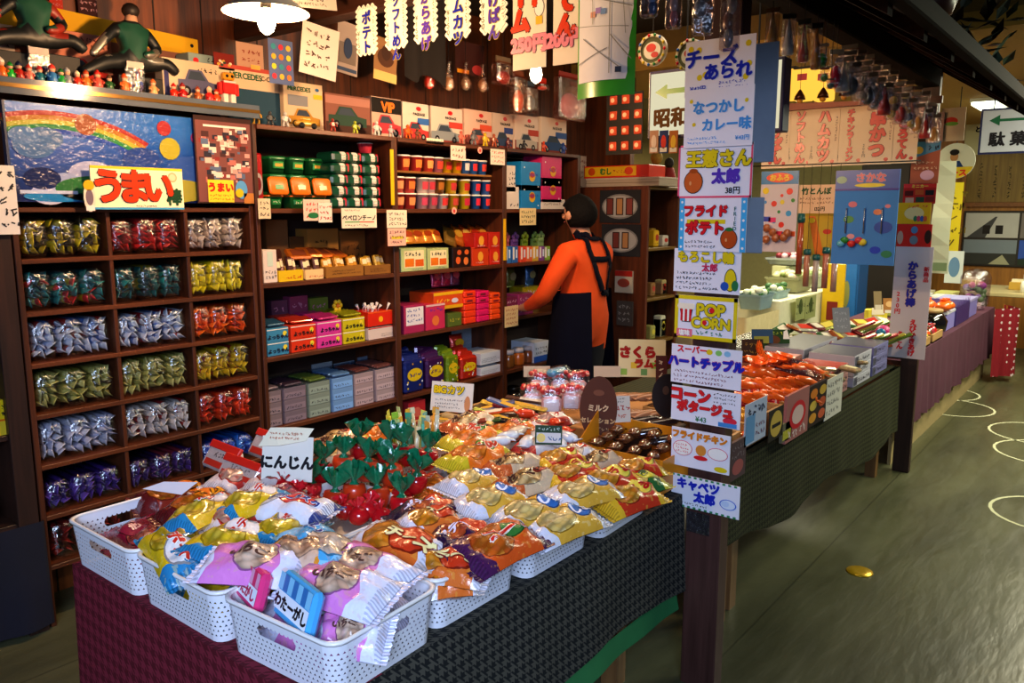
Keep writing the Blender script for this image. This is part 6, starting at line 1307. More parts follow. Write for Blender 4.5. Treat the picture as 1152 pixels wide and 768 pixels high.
for k in range(12):
 u, v = 966 + (k % 6) * 8, 378 - (k // 6) * 9; p = atz(u, v, .86); c, nm = (('#a8282c', 'crimson'), ('#b8b03a', 'yellow green'), ('#6a8a2c', 'leaf green'))[k % 3]
 r = thing('long_packet', f'{nm} slanting packet near the far post, {ORD[k % 6]} from the pool toy, {"front" if k < 6 else "back"} row', 'packet', (p.x, p.y, .83 + .03 * (k // 6)), rot=(R(12), R(-25), R(-70 + rnd.random() * 14)), group='slanting packets'); MB().box(-.11, -.018, -.006, .11, .018, .008, foil(c), .006).build('pouch', r); MB().box(-.05, -.014, .008, .05, .014, .009, paper('#d8c890')).build('label_print', r)
p = atz(993, 378, .83); r = thing('yarn_ball', 'round pink candy bundle with blue end before the far post', 'candy', (p.x, p.y, .86)); MB().ball((0, 0, 0), .05, .045, .04, mat('#d83c8a', .4, var=.35, scale=90, bump=.4), 14).build('ball', r); MB().ball((-.05, .0, -.005), .02, .03, .03, gloss('#2f8ac0'), 10).build('blue_end', r)
def tcard(label, u, v, z, w_, h_, base, draw, turn=0, lean=14, x=None): return stand_card(label, u, v, z, w_, h_, base, draw, turn, lean, 'picture_card', 'card')
tcard('dark green picture card with a blank white corner standing on the right table', 872, 392, .82, .17, .11, '#24421c', lambda m, w, h: (m.poly([(w * .28, -.001, h * .5), (w * .5, -.001, h * .5), (w * .42, -.001, h), (w * .3, -.001, h * .9)], paper('#e8e0d8')), m.ell(-w * .1, h * .45, w * .28, h * .25, -.0008, paper('#6a3a1c')), m.scrib(-w * .4, h * .65, w * .2, h * .95, 1, paper('#a8b03a'), -.0014, 90)))
tcard('dark brown card with red edge standing right beside the poster post', 847, 408, .84, .11, .12, '#3a2418', lambda m, w, h: (m.scrib(-w * .4, h * .3, w * .4, h * .9, 2, paper('#8a6a2c'), -.001, 91), m.rect(-w * .5, 0, w * .5, h * .2, -.0008, paper('#7a2420'))))
tcard('blue and yellow card behind the dark green picture card', 858, 386, .86, .12, .08, '#2c4a6a', lambda m, w, h: m.rect(-w * .4, 0, w * .3, h * .5, -.0008, paper('#8a8a3a')))
tcard('grey translucent card standing in the mixed snack heap', 948, 374, .84, .12, .16, '#7a7a84', lambda m, w, h: m.scrib(-w * .4, h * .1, w * .4, h * .9, 3, paper('#9a9aa4'), -.001, 92), 12)
tcard('brown animal shaped card near the far post', 1001, 352, .86, .09, .11, '#a8743c', lambda m, w, h: (m.ell(0, h * .6, w * .3, h * .2, -.0008, paper('#d8b07a')), m.rect(-w * .4, 0, w * .4, h * .2, -.0008, paper('#d8d0c8'))))
tcard('plain brown card standing behind the pool toy packet', 988, 348, .86, .06, .14, '#8a7a5a', lambda m, w, h: m.rect(-w * .4, 0, w * .4, h * .25, -.0008, paper('#c8c0b0')))
r = thing('glass_case', 'low clear display case behind the mixed snack heap', 'display case', (4.9, 1.95, T2)); MB().box(-.35, -.12, 0, .35, .12, .11, film('#e8e8ee', .22), .004).build('clear_cover', r); MB().box(-.34, -.11, .004, .34, .11, .05, mat('#5a584e', .6, var=.4, scale=40)).build('contents_tray', r)
tray('long pale wooden tray of mixed sweets on the purple table, beside the far post', 5.4, 6.1, 1.13, 1.5, .06, tilt=0)
tray('second pale wooden tray on the purple table, farther along', 6.18, 6.52, 1.13, 1.5, .06)
for k in range(26):
 x = 5.47 + (k % 13) * .08 + (.05 if k % 13 > 6 else 0); y = 1.2 + .13 * (k // 13); c, nm = (('#c8282c', 'red'), ('#a83a4a', 'rose'), ('#6a4a2c', 'brown'), ('#d8501c', 'orange'), ('#c8b04a', 'straw'), ('#5a3a44', 'dark plum'))[(k * 5) % 6]
 r = thing('sweet_pack', f'{nm} sweet pack in the pale trays, {ORD[k % 13]} from the post, {"aisle" if k < 13 else "inner"} row', 'sweet', (x, y, T2 + .012 + .0), rz=rnd.random() * 3, group='sweet packs in the pale trays'); MB().ball((0, 0, .035), .04, .05, .04, mat(c, .25, var=.3, coat=.6, bump=.3), 10).build('pouch', r); MB().lathe([(.012, .068), (.028, .09)], mat(c, .3, coat=.5), 8, cap=False).build('twist', r)
r = thing('glass_jar', 'black glazed jar with a shiny shoulder on the purple table', 'jar', tuple(atz(1046, 366, .74).to_tuple()[:2]) + (T2,)); MB().lathe([(.07, 0), (.11, .03), (.12, .10), (.09, .15), (.07, .16)], mat('#14100e', .1, coat=1), 20).build('jar', r); MB().lathe([(.085, .161), (.085, .185), (.07, .19)], mat('#a88a5a', .4), 20).build('lid', r)
PBN = []; PBX = [(7.02, 1.28), (8.03, 1.30), (8.4, 1.68), (8.72, 1.72), (8.33, 1.47), (8.76, 1.51), (8.05, 1.62)]
def plainbox(label, u, v, w, d, h, c, topc, z=T2, name='candy_box'):
 p = PBX[len(PBN)]; PBN.append(1); r = thing(name, label, 'box', (p[0], p[1], z)); MB().box(-w / 2, -d / 2, 0, w / 2, d / 2, h, mat(c, .4), .004).build('box', r); mb = MB().box(-w / 2 - .004, -d / 2 - .004, h, w / 2 + .004, d / 2 + .004, h + .02, mat(topc, .3)); mb.build('lid', r); return r
plainbox('lavender plastic box with a white lid on the purple table', 1085, 375, .34, .22, .13, '#8a84c8', '#d0d0dc')
plainbox('wide lavender box farther along the purple table', 1096, 358, .4, .26, .14, '#7e7ac0', '#a8a4d8')
r = thing('crate', 'dark violet toothed crate on the purple table', 'crate', (7.49, 1.31, T2)); MB().box(-.3, -.15, 0, .3, .15, .16, mat('#3c2c6a', .4), .004).build('crate_body', r); mb = MB()
for k in range(9): mb.add([(-.3 + k * .066, -.15, .16), (-.3 + k * .066 + .06, -.15, .16), (-.27 + k * .066, -.15, .21)], [(0, 1, 2)], mat('#4a3a84', .4))
mb.build('toothed_rim', r)
for k, (u, v) in enumerate(((1074, 382), (1082, 378), (1068, 388), (1090, 376))):
 p = atz(u, v, .74); r = thing('jelly_pack', f'orange jelly pack on the purple table, {ORD[k]} on top of the lavender box', 'jelly pack', (6.86 + .1 * (k % 2), 1.2 + .13 * (k // 2), T2 + .193), rot=(0, 0, k), group='orange jelly packs on the purple table'); MB().ball((0, 0, 0), .07, .06, .04, ORS, 10).build('pouch', r); MB().lathe([(.015, .03), (.03, .055)], ORS, 8, cap=False).build('twist', r)
for k, (u, v, c) in enumerate(((1060, 345, '#d8d8e4'), (1072, 338, '#b8b0a0'), (1105, 345, '#e8e4d8'), (1112, 336, '#c8c878'), (1050, 352, '#4a6aa8'))):
 plainbox(['white carton behind the black jar', 'tan picture box behind the violet crate', 'long white box at the far end of the purple table', 'pale green box at the far end of the purple table', 'blue carton behind the black jar'][k], u, v, .3, .16, .12, c, c)
r = thing('candy_dispenser', 'clear round candy dispenser with pink and violet sweets at the end of the purple table', 'candy dispenser', (8.6, 1.25, T2))
MB().lathe([(.09, 0), (.09, .03), (.12, .05), (.13, .3), (.1, .36), (.05, .38)], film('#f0e8f4', .25), 18).build('clear_jar', r)
for k in range(20): MB().ball((rnd.random() * .14 - .07, rnd.random() * .14 - .07, .06 + rnd.random() * .2), .03, .03, .03, gloss(rnd.choice(('#a84a9a', '#c86a8a', '#8a6ab0', '#c8c8d0', '#6a8a5a'))), 8).build('candy_ball', r)
r = thing('cloth_bundle', 'red white-dotted cloth hanging at the end of the purple table', 'cloth', (8.82, .95, 0))
def dots():
 t = NT('dotted_cloth'); v_ = t.n('ShaderNodeTexVoronoi'); v_.inputs['Scale'].default_value = 16; v_.inputs['Randomness'].default_value = .2; t.l(t.obj(), v_.inputs['Vector']); t.bsdf(t.mix(t.math('LESS_THAN', v_.outputs['Distance'], .22), lin('#8a1020'), lin('#d8c8c8')), .8); return t.m
drape(mb := MB(), [(-.24, .12), (-.05, -.06), (.16, .05), (.2, .1)], .7, lambda s: .06, dots(), .02, 40); mb.build('dotted_cloth', r)
drape(mb := MB(), [(.12, .06), (.3, .12)], .70, lambda s: .3, mat('#b8761c', .8), .01, 20); mb.build('orange_cloth', r)
hx0, hx1, hz = aty(880, 340, 2.45).x, aty(938, 340, 2.45).x, aty(900, 334, 2.45).z
r = thing('display_table', 'white cloth covered table in the hall behind the stall', 'table', ((hx0 + hx1) / 2 - .05, 2.78, hz - .74)); WCL = mat('#d8d6b8', .8, var=.08)
hw = (hx1 - hx0) / 2
MB().box(-hw + .05, -.3, .74 - hz, hw, .3, .72, mat('#b8b48c', .9)).build('table_base', r)
mb = MB(); flat(mb, -hw, -.33, hw + .05, .33, .74, WCL); mb.build('cloth_top', r); mb = MB(); drape(mb, [(-hw, .33), (-hw, -.33), (hw + .05, -.33), (hw + .05, .33)], .74, lambda s: .2 + .2 * abs(math.sin(s * 9)), WCL, .03, 9); mb.build('cloth_drop', r)
for k, (u0, u1, v0, v1) in enumerate(((896, 905, 336, 358), (907, 917, 334, 356))):
 a, b_ = aty(u0, v0, 2.385), aty(u1, v1, 2.385); o = MB().box(0, 0, 0, b_.x - a.x, .004, a.z - b_.z, paper('#9aa06a')).ell((b_.x - a.x) / 2, (a.z - b_.z) * .6, .05, .07, -.001, paper('#4a5a30')).scrib(.02, .04, b_.x - a.x - .02, .16, 2, paper('#3a3a20'), -.001, k + 93).build('paper_notice', loc=(a.x, 2.385, b_.z)); tag(o, f'green printed paper on the white cloth, {"nearer the post" if k == 0 else "farther from the post"}', 'notice')
bx0, bx1, bz = aty(843, 350, 2.45).x, aty(878, 350, 2.45).x, aty(860, 352, 2.45).z
bw = (bx1 - bx0) / 2
r = thing('bench', 'low cream curtained bench beside the white cloth table', 'bench', ((bx0 + bx1) / 2 - .06, 2.7, 0)); mb = MB().box(-.55, -.25, 0, .2, .25, .62, mat('#c8b88a', .8)); mb.build('bench_body', r); mb = MB(); drape(mb, [(-bw - .01, .25), (-bw - .01, -.26), (bw, -.26)], bz, lambda s: .05, mat('#d8c89a', .8), .012, 60); mb.build('pleated_skirt', r)
def planter(label, u, v, z, y, w, h, cols, bc):
 p = aty(u, v, y); r = thing('basket', label, 'basket', (p.x, y, z)); MB().ring([rloop(w / 2 * .85, w * .3, .02, 0), rloop(w / 2, w * .36, .02, h)], mat(bc, .6), False, True, True).build('basket_body', r); MB().ring([rloop(w / 2 * 1.03, w * .38, .02, h - .01), rloop(w / 2 * 1.03, w * .38, .02, h + .01)], mat(bc, .5), False).build('rim', r)
 for k in range(16): MB().ball((rnd.random() * w * .8 - w * .4, rnd.random() * w * .4 - w * .2, h + rnd.random() * .05), .04, .035, .03, mat(rnd.choice(cols), .5, var=.3), 7).build('packet', r)
planter('blue-grey crate heaped with white and green packets on the cream bench', 850, 345, bz + .006, 2.62, .3, .12, ('#d8dcc8', '#8aa05a', '#c8d0b8', '#4a7a3a'), '#7a94a0'); planter('second blue-grey crate heaped with white and green packets on the bench', 868, 343, bz + .006, 2.64, .3, .12, ('#d8dcc8', '#7a9a4a', '#e0e0d0', '#3a6a3a'), '#86a0a8')
planter('olive wire basket of pale packets on the white cloth table', 888, 325, hz + .012, 2.7, .45, .13, ('#c8c89a', '#e0dcc0', '#8a9a5a', '#d8b0a0'), '#8a8a6a'); planter('clear tub of pale green packets farther on the white cloth table', 912, 320, hz + .012, 2.7, .4, .12, ('#d0d8b0', '#e8e8d0', '#b8c890'), '#b8c0a8')
planter('tray of rose red packets high behind the baskets', 886, 300, hz + .216, 3.02, .45, .06, ('#a83a5a', '#d8b8c0', '#8a2c3a', '#e0d8c8'), '#9aa0a0')
o = MB().box(-.3, -.08, 0, .3, .06, .2, mat('#b8b890', .8)).build('riser_box', loc=(aty(886, 310, 3.02).x, 3.02, hz + .005)); tag(o, 'pale riser box carrying the tray of rose red packets', 'box')
kx = 8.7; k0, k1 = atx(942, 300, kx), atx(967, 300, kx); kz = atx(950, 287, kx).z
r = thing('kiosk_cabinet', 'blue cabinet with a pale emblem standing in the hall', 'cabinet', (kx, (k0.y + k1.y) / 2, 0), FACEX); kw = abs(k0.y - k1.y) / 2
MB().box(-kw, 0, 0, kw, .35, kz, mat('#1f5c9a', .4), .01).build('cabinet_body', r); MB().box(-kw * .8, -.012, .5, kw * .85, 0, kz - .06, mat('#2a6cb0', .4), .006).ell(0, kz - .4, kw * .3, .14, -.0135, mat('#8a8a4a', .4)).build('cabinet_door', r)
r = thing('folding_sign', 'yellow stand beside the blue cabinet', 'sign stand', (atx(938, 330, 7.9).x, atx(937, 330, 7.9).y, 0), FACEX); MB().box(-.1, 0, .5, .1, .03, 1.1, gloss('#d8b41c'), .004).build('sign_face', r); MB().box(-.05, -.002, .56, .05, .0, .74, mat('#7a1c10', .5)).build('dark_panel', r)
for k in (-.12, .1): MB().box(k, .0, 0, k + .02, .03, .5, gloss('#c8a81c')).build('leg', r)
struct(MB().box(7.6, 1.9, 0, 7.65, 2.75, 1.5, mat('#1a1008', .6)).build('wall_partition')) if False else None
dx = 9.7; d0, d1 = atx(962, 300, dx), atx(1022, 300, dx)
r = thing('dark_cabinet', 'dark brown tall cabinet in the hall behind the pool toy packet', 'cabinet', (dx, (d0.y + d1.y) / 2, 0), FACEX); dw = abs(d0.y - d1.y) / 2
MB().box(-dw, 0, 0, dw, .4, 2.2, mat('#140c06', .8), .01).build('cabinet_body', r); MB().box(-dw + .06, -.015, .1, dw - .06, 0, 2.1, mat('#1c120a', .8), .006).build('cabinet_door', r)
def wallx(label, name, cat, u0, v0, u1, v1, x, build, thick=.02):
 a, b_ = atx(u0, v0, x), atx(u1, v1, x); w, h = abs(a.y - b_.y), abs(a.z - b_.z); r = thing(name, label, cat, (x, (a.y + b_.y) / 2, (a.z + b_.z) / 2), FACEX); build(r, w, h); return r
def b_photo(r, w, h):
 w *= 1.0; MB().box(-w / 2, 0, -h / 2, w / 2, .02, h / 2, mat('#15120c', .4), .004).build('frame', r)
 g = .02
 for k, (x0, x1, z0, z1, c) in enumerate(((-.48, -.0, .02, .46, '#b8b8b4'), (.02, .48, .02, .46, '#7a7470'), (-.48, -.0, -.46, -.02, '#7e8a94'), (.02, .48, -.46, -.02, '#3a5ab0'))):
  mb = MB(); X0, X1, Z0, Z1 = x0 * w, x1 * w, z0 * h, z1 * h; mb.rect(X0, Z0, X1, Z1, -.002, paper(c)); cx, cz, W_, H_ = (X0 + X1) / 2, (Z0 + Z1) / 2, X1 - X0, Z1 - Z0
  if k == 0: mb.poly([(cx - W_ * .45, -.003, Z0), (cx - W_ * .1, -.003, Z0), (cx + W_ * .1, -.003, Z1 - H_ * .15), (cx + W_ * .06, -.003, Z1 - H_ * .15)], paper('#4a4a4c')); [mb.rect(cx + q * W_, Z0 + H_ * .15, cx + q * W_ + W_ * .14, Z0 + H_ * .5, -.0035, paper('#26211f')) for q in (-.16, .08)]
  elif k == 1: mb.ell(cx, cz - H_ * .1, W_ * .3, H_ * .2, -.003, paper('#c8c4c0'))
  elif k == 2: mb.rect(X0, Z0, X1, Z0 + H_ * .45, -.003, paper('#3a3c38')); mb.poly([(cx, -.0035, Z0), (cx + W_ * .4, -.0035, Z0), (cx + W_ * .25, -.0035, Z0 + H_ * .4)], paper('#a8a88a'))
  else: mb.rect(X0, Z0, X1, Z0 + H_ * .25, -.003, paper('#2c3a2c')); mb.poly([(X0, -.0035, Z0 + H_ * .25), (X1, -.0035, Z0 + H_ * .25), (cx + W_ * .3, -.0035, Z0 + H_ * .65)], paper('#26427a'))
  mb.build('photograph', r)
wallx('black framed set of four old photographs on the far wooden wall', 'framed_photograph', 'picture', 1085, 237, 1208, 303, 10.97, b_photo)
def b_board(r, w, h):
 MB().box(-w / 2, 0, -h / 2, w / 2, .02, h / 2, wood('z', '#6a5218', '#8e742c', .5), .004).build('board', r); mb = MB()
 for k in range(7): mb.scrib(w * (.42 - k * .13) - .04, -h * .42, w * (.42 - k * .13) + .02, h * .4, 1, paper('#2c2814'), -.002, 100 + k, True)
 mb.build('brush_lettering', r); MB().box(-w / 2 - .03, -.01, -h / 2 - .05, w / 2, .02, -h / 2, wood('y', '#6a3c10', '#8e5a1c')).box(-w / 2 - .05, -.01, -h / 2 - .05, -w / 2, .02, h / 2, wood('z', '#8a5a1c', '#a8742c')).build('board_frame', r)
wallx('large olive wooden board with faded vertical brush writing on the far wall', 'notice_board', 'board', 1090, 170, 1215, 227, 10.96, b_board)
def b_sign(r, w, h):
 MB().box(-w / 2, 0, -h / 2, w / 2, .02, h / 2, paper('#c8c49a')).build('board', r); mb = MB(); mb.text('どらく', -w * .34, h * .30, h * .2, INK, -.002, .06); mb.text('駄', -w * .2, -h * .1, h * .62, INK, -.002, .04); mb.text('菓', w * .06, -h * .1, h * .62, INK, -.002, .04); mb.text('子', w * .32, -h * .1, h * .62, INK, -.002, .04); mb.build('lettering', r)
[glyph(c_) for c_ in 'どらくさくろラムネわ']
wallx('long cream sign with black brush lettering high on the far wall', 'wall_sign', 'sign', 1087, 139, 1235, 169, 10.95, b_sign)
r = thing('hanging_sign', 'blue framed white sign with a green arrow hanging from the hall ceiling', 'sign', atx(1150, 146, 7.2), FACEX); mb = MB().box(-.28, 0, -.17, .28, .02, .17, mat('#1c2450', .4)); mb.build('frame', r); mb = MB().rect(-.265, -.155, .265, .155, -.002, paper('#a8acb8')); mb.poly([(-.22, -.003, .08), (-.15, -.003, .12), (-.15, -.003, .09), (.22, -.003, .09), (.22, -.003, .07), (-.15, -.003, .07), (-.15, -.003, .04)], paper('#1c5a3c')); mb.text('駄', -.16, -.06, .11, INK, -.003, .04); mb.text('菓', -.02, -.06, .11, INK, -.003, .04); mb.text('子', .12, -.06, .11, INK, -.003, .04); mb.build('printed_face', r)
for k in (-.2, .2): MB().box(k, .005, .17, k + .008, .012, 2.6 - r.location.z, mat('#2a2a2a', .5)).build('hanger_rod', r)
r = thing('round_sign', 'round white and yellow sign with a portrait in a cap, hanging in the hall', 'sign', atx(1075, 181, 7.6), FACEX); q = .145; MB().ring([[(q * math.cos(a_ * .1963), y_, q * math.sin(a_ * .1963)) for a_ in range(32)] for y_ in (0, .015)], paper('#d8dcc8'), False, True, True, True).build('disc', r)
mb = MB(); pts = [(q * .98 * math.cos(R(a_)), -.0012, q * .98 * math.sin(R(a_))) for a_ in range(200, 341, 10)]; mb.poly(pts, gloss('#e0c41c')); mb.text('ース', .03, -.095, .06, gloss('#d8301c'), -.0022, .06); mb.poly([(-.09, -.0016, -.05), (.06, -.0016, -.05), (.03, -.0016, .0), (-.05, -.0016, .0)], paper('#26427a')); mb.ell(-.012, .035, .03, .04, -.002, paper('#b88a5a')); mb.ell(-.012, .07, .035, .025, -.0026, paper('#1c1a18')); mb.build('printed_face', r)
MB().box(-.003, .004, q, .003, .01, 2.6 - r.location.z, mat('#2a2a2a', .5)).build('hanger_rod', r)
r = thing('paper_banner', 'long white paper strip hanging near the far post', 'banner', atx(1062, 245, 6.5), FACEX); mb = MB(); lo = [[(-.075 + .006 * math.sin(k * .9), .012 * math.sin(k * 1.1), .4 - k * .1) for k in range(9)], [(.05 + .004 * math.sin(k), .0, .4 - k * .1) for k in range(9)]]; mb.ring(lo, paper('#dfe4cc'), False, False); mb.build('banner_sheet', r); MB().rect(-.06, -.38, .05, -.32, -.03, paper('#8aa07a')).build('printed_foot', r)
r = thing('paper_banner', 'narrow yellow paper strip behind the long white one', 'banner', atx(1072, 235, 7.0), FACEX); MB().box(-.03, 0, -.32, .06, .003, .2, paper('#d8c42a')).scrib(-.02, -.3, .05, .15, 5, paper('#6a5a1c'), -.001, 110).build('banner_sheet', r)
r = thing('pamphlet_rack', 'pale brochure pinned low beside the far wall frame', 'brochure', atx(1071, 298, 9.0), FACEX); MB().box(-.06, 0, -.18, .1, .004, .14, paper('#b8c0c0')).ell(.02, -.02, .05, .1, -.001, paper('#5a7a9a')).build('brochure', r)
r = thing('dining_table', 'pale wooden table by the far wall', 'table', (9.9, 1.05, 0)); MB().box(-.5, -.8, .74, .5, .4, .78, wood('y', '#b8a878', '#d8cca0', .4), .005).build('table_top', r)
for a_ in (-.42, .38):
 for b_ in (-.72, .32): MB().box(a_, b_, 0, a_ + .05, b_ + .05, .74, wood('z', '#3a2c14', '#5a4420')).build('leg', r)
for k, (x_, y_) in enumerate(((9.2, .55), (9.15, .0))):
 r = thing('dining_chair', f'dark chair before the pale table, {"nearer the purple table" if k == 0 else "farther out in the aisle"}', 'chair', (x_, y_, 0), R(-90)); m_ = mat('#15120c', .5)
 MB().box(-.2, -.2, .43, .2, .2, .47, m_, .006).build('seat', r); MB().box(-.19, .18, .5, .19, .2, .85, m_, .004).build('backrest', r)
 for a_ in (-.19, .15):
  for b_ in (-.19, .16): MB().box(a_, b_, 0, a_ + .04, b_ + .04, .43 if b_ < 0 else .85, m_).build('leg', r)
for k, (u, v, c, lb_) in enumerate(((1092, 322, '#c8a84a', 'tan napkin holder on the pale table'), (1122, 322, '#b8943a', 'second tan napkin holder on the pale table'))):
 p = atx(u, v, 9.9); r = thing('napkin_holder', lb_, 'napkin holder', (9.9, max(.3, p.y - .2 * k), .781)); MB().box(-.06, -.09, 0, .06, .09, .08, mat(c, .5), .004).build('holder', r); MB().box(-.03, -.07, .08, .03, .07, .11, paper('#e0d8b8')).build('napkin', r)
p = atz(1110, 325, .78); r = thing('soap_bottle', 'white bent-necked bottle on the pale table', 'bottle', (9.55, .95, .781)); MB().lathe([(.035, 0), (.04, .08), (.03, .12)], paper('#e8e6d8'), 12).build('bottle', r); MB().tube([(0, 0, .12), (0, 0, .18), (0, -.03, .22), (0, -.07, .23)], .02, paper('#e0ddd0'), 8).build('neck', r)
for k, (u, v, c) in enumerate(((1040, 325, '#c8b87a'), (1062, 328, '#d8d07a'), (1078, 322, '#e8e8e0'), (1098, 335, '#b89a5a'), (1110, 340, '#9aa04a'), (1086, 340, '#d8c83a'))):
 p = aty(u, v, 1.75); r = thing('snack_packet', f'{["tan", "pale yellow", "white", "brown", "olive", "bright yellow"][k]} packet upright at the back of the purple table', 'packet', (min(p.x, 8.7 - .3 * k), 1.75, T2), rz=R(-40)); MB().box(-.1, 0, 0, .1, .05, max(.1, p.z - T2 + .06), mat(c, .5, var=.3), .01).build('pouch', r); MB().box(-.06, -.003, .05, .06, 0, .11, paper('#e8e0c8')).build('label_print', r)
def facex(label, name, cat, u0, v0, u1, v1, x, base, draw, thick=.003, group=None, part='card', tilt=0):
 a, b_ = atx(u0, v0, x), atx(u1, v1, x); w, h = abs(a.y - b_.y), abs(a.z - b_.z)
 r = thing(name, label, cat, (x, (a.y + b_.y) / 2, (a.z + b_.z) / 2), rot=(0, R(tilt), FACEX), group=group)
 mb = MB().box(-w / 2, 0, -h / 2, w / 2, thick, h / 2, paper(base))
 if draw: draw(mb, w, h)
 mb.build(part, r)
 return r
PB, PR, PY, PU, LB = gloss('#1c2cb8'), gloss('#d8202c'), gloss('#e0cc1c'), gloss('#5a3ab8'), gloss('#4a9ae0')
def border(m, w, h, c, t): m.rect(-w / 2, -h / 2, w / 2, -h / 2 + t, -.0005, c).rect(-w / 2, h / 2 - t, w / 2, h / 2, -.0005, c).rect(-w / 2, -h / 2, -w / 2 + t, h / 2, -.0005, c).rect(w / 2 - t, -h / 2, w / 2, h / 2, -.0005, c)
def veg(m, cx, cz, s, c, leaf='#2f7a3a'):     # plain vegetable drawing
 m.ell(cx, cz, s, s * 1.1, -.0010, INK).ell(cx, cz, s * .92, s * 1.02, -.0014, gloss(c)).ell(cx, cz + s * 1.05, s * .45, s * .22, -.0018, gloss(leaf)).ell(cx - s * .3, cz - s * .1, s * .12, s * .2, -.0018, gloss('#e0a06a'))
def p1(m, w, h):
 m.text('チーズ', -w * .12, h * .18, w * .26, PB, -.001, .05); m.text('あられ', w * .12, -h * .08, w * .23, PB, -.001, .05); m.text('¥43円', -w * .3, -h * .36, w * .09, PB, -.001, .02); m.scrib(w * .0, -h * .42, w * .44, -h * .24, 2, PB, -.001, 120)
 for x, z in ((-.42, .36), (-.3, .33), (.4, .35), (-.28, -.16), (-.2, -.12), (.42, .0), (.38, -.22)): m.ell(x * w, z * h, .009, .009, -.0006, PY, 10)
def p2(m, w, h):
 m.text('なつかし', .0, h * .18, w * .19, LB, -.001, .04); m.text('カレー味', w * .12, -h * .12, w * .18, LB, -.001, .04); m.scrib(-w * .45, -h * .46, w * .1, -h * .3, 2, LB, -.001, 121); m.text('¥43円', w * .36, -h * .36, w * .075, LB, -.001, .02)
 for x, z in ((-.4, .3), (.4, .25), (-.35, -.1), (.42, -.05)): m.ell(x * w, z * h, .006, .006, -.0006, PY, 10)
def p3(m, w, h):
 border(m, w, h, gloss('#e05a7a'), .006); m.text('王葱さん', w * .05, h * .23, w * .22, PY, -.001, .06, outline=INK, ow=.04); m.text('太郎', w * .16, -h * .1, w * .19, PU, -.001, .07); veg(m, -w * .28, -h * .2, h * .2, '#c8642c', '#a8501c'); m.text('38円', w * .26, -h * .36, w * .1, INK, -.001, .02)
def p4(m, w, h):
 for q in (-1, 1): m.rect(q * w * .5, -h / 2, q * w * .42, h / 2, -.0005, gloss('#4ab0e8')); [m.ell(q * w * .46, (k - 2.5) * h * .17, .004, .004, -.0009, WHITE, 8) for k in range(6)]
 m.rect(-w * .38, .02 * h, w * .2, .10 * h, -.0006, PY); m.text('フライド', -w * .1, h * .26, w * .17, PR, -.001, .07, outline=INK, ow=.03); m.text('ポテト', -w * .1, -h * .06, w * .2, PR, -.001, .07, outline=INK, ow=.03); veg(m, w * .26, -h * .26, h * .17, '#b8501c'); m.scrib(-w * .4, -h * .46, w * .1, -h * .28, 2, INK, -.001, 122)
 m.text('FRIED', w * .34, h * .12, h * .1, gloss('#2a6a6a'), -.001, .02, vert=True, adv=.9)
def p5(m, w, h):
 m.text('もろこし輪', -w * .02, h * .32, w * .17, PY, -.001, .06, outline=INK, ow=.03); m.text('太郎', w * .05, h * .08, w * .12, gloss('#c8305a'), -.001, .05); m.scrib(-w * .46, -h * .46, w * .2, .0, 4, INK, -.001, 123)
 m.ell(w * .36, -h * .18, w * .09, h * .26, -.001, INK).ell(w * .36, -h * .18, w * .08, h * .24, -.0014, PY).ell(w * .28, -h * .32, w * .06, h * .1, -.0018, gloss('#2a5ab8')).ell(w * .43, -h * .3, w * .05, h * .12, -.0018, gloss('#2f7a4a'))
def p6_(m, w, h):
 border(m, w, h, PY, .012); m.text('POP', w * .1, h * .2, w * .25, PY, -.001, .05, outline=INK, ow=.035); m.text('CORN', w * .1, -h * .1, w * .22, PY, -.001, .05, outline=INK, ow=.035)
 m.ell(w * .11, h * .19, .009, .009, -.004, PR, 10).ell(w * .0, -h * .1, .008, .008, -.004, PR, 10)
 m.poly([(-w * .42, -.001, h * .22), (-w * .2, -.001, h * .22), (-w * .24, -.001, -h * .12), (-w * .38, -.001, -h * .12)], INK)
 for k in range(5): m.rect(-w * .40 + k * w * .036, -h * .1, -w * .40 + (k + .9) * w * .036, h * .2, -.0016, (PR, WHITE)[k % 2])
 for k in range(5): m.ell(-w * .41 + k * w * .05, h * .25, .010, .010, -.0018 - .0001 * k, paper('#f0e8d0'), 10)
 m.rect(-w * .46, -h * .46, -w * .2, -h * .28, -.0014, gloss('#e07a8a')); m.text('塩味', -w * .33, -h * .37, h * .14, WHITE, -.002, .05); m.scrib(-w * .15, -h * .42, w * .42, -h * .26, 1, gloss('#2a7a5a'), -.0014, 124)
def p7_(m, w, h):
 m.text('スーパー', -w * .2, h * .4, w * .11, PR, -.001, .05); m.text('ハートチップル', .0, h * .08, w * .155, PB, -.001, .09, outline=PR, ow=.03); m.scrib(-w * .46, -h * .48, w * .46, -h * .12, 3, paper('#7a3a4a'), -.001, 125)
 for x, c in ((.05, '#e0c81c'), (.3, '#8ac0e0'), (.18, '#8ac86a')): m.ell(x * w, h * .38, .011, .009, -.0006, gloss(c), 12)
def p8_(m, w, h):
 m.text('コーン', -w * .22, h * .28, w * .2, PR, -.001, .09, outline=INK, ow=.02); m.text('ポタージュ', -.0 * w, -h * .06, w * .165, PR, -.001, .09, outline=INK, ow=.02); m.scrib(w * .12, h * .12, w * .47, h * .46, 3, INK, -.001, 126); m.text('¥43', -w * .05, -h * .38, w * .1, gloss('#2f7a4a'), -.001, .02); m.ell(w * .36, -h * .3, w * .1, h * .1, -.001, gloss('#d82c4a')).rect(w * .2, -h * .48, w * .46, -h * .36, -.0014, gloss('#3a8ad0'))
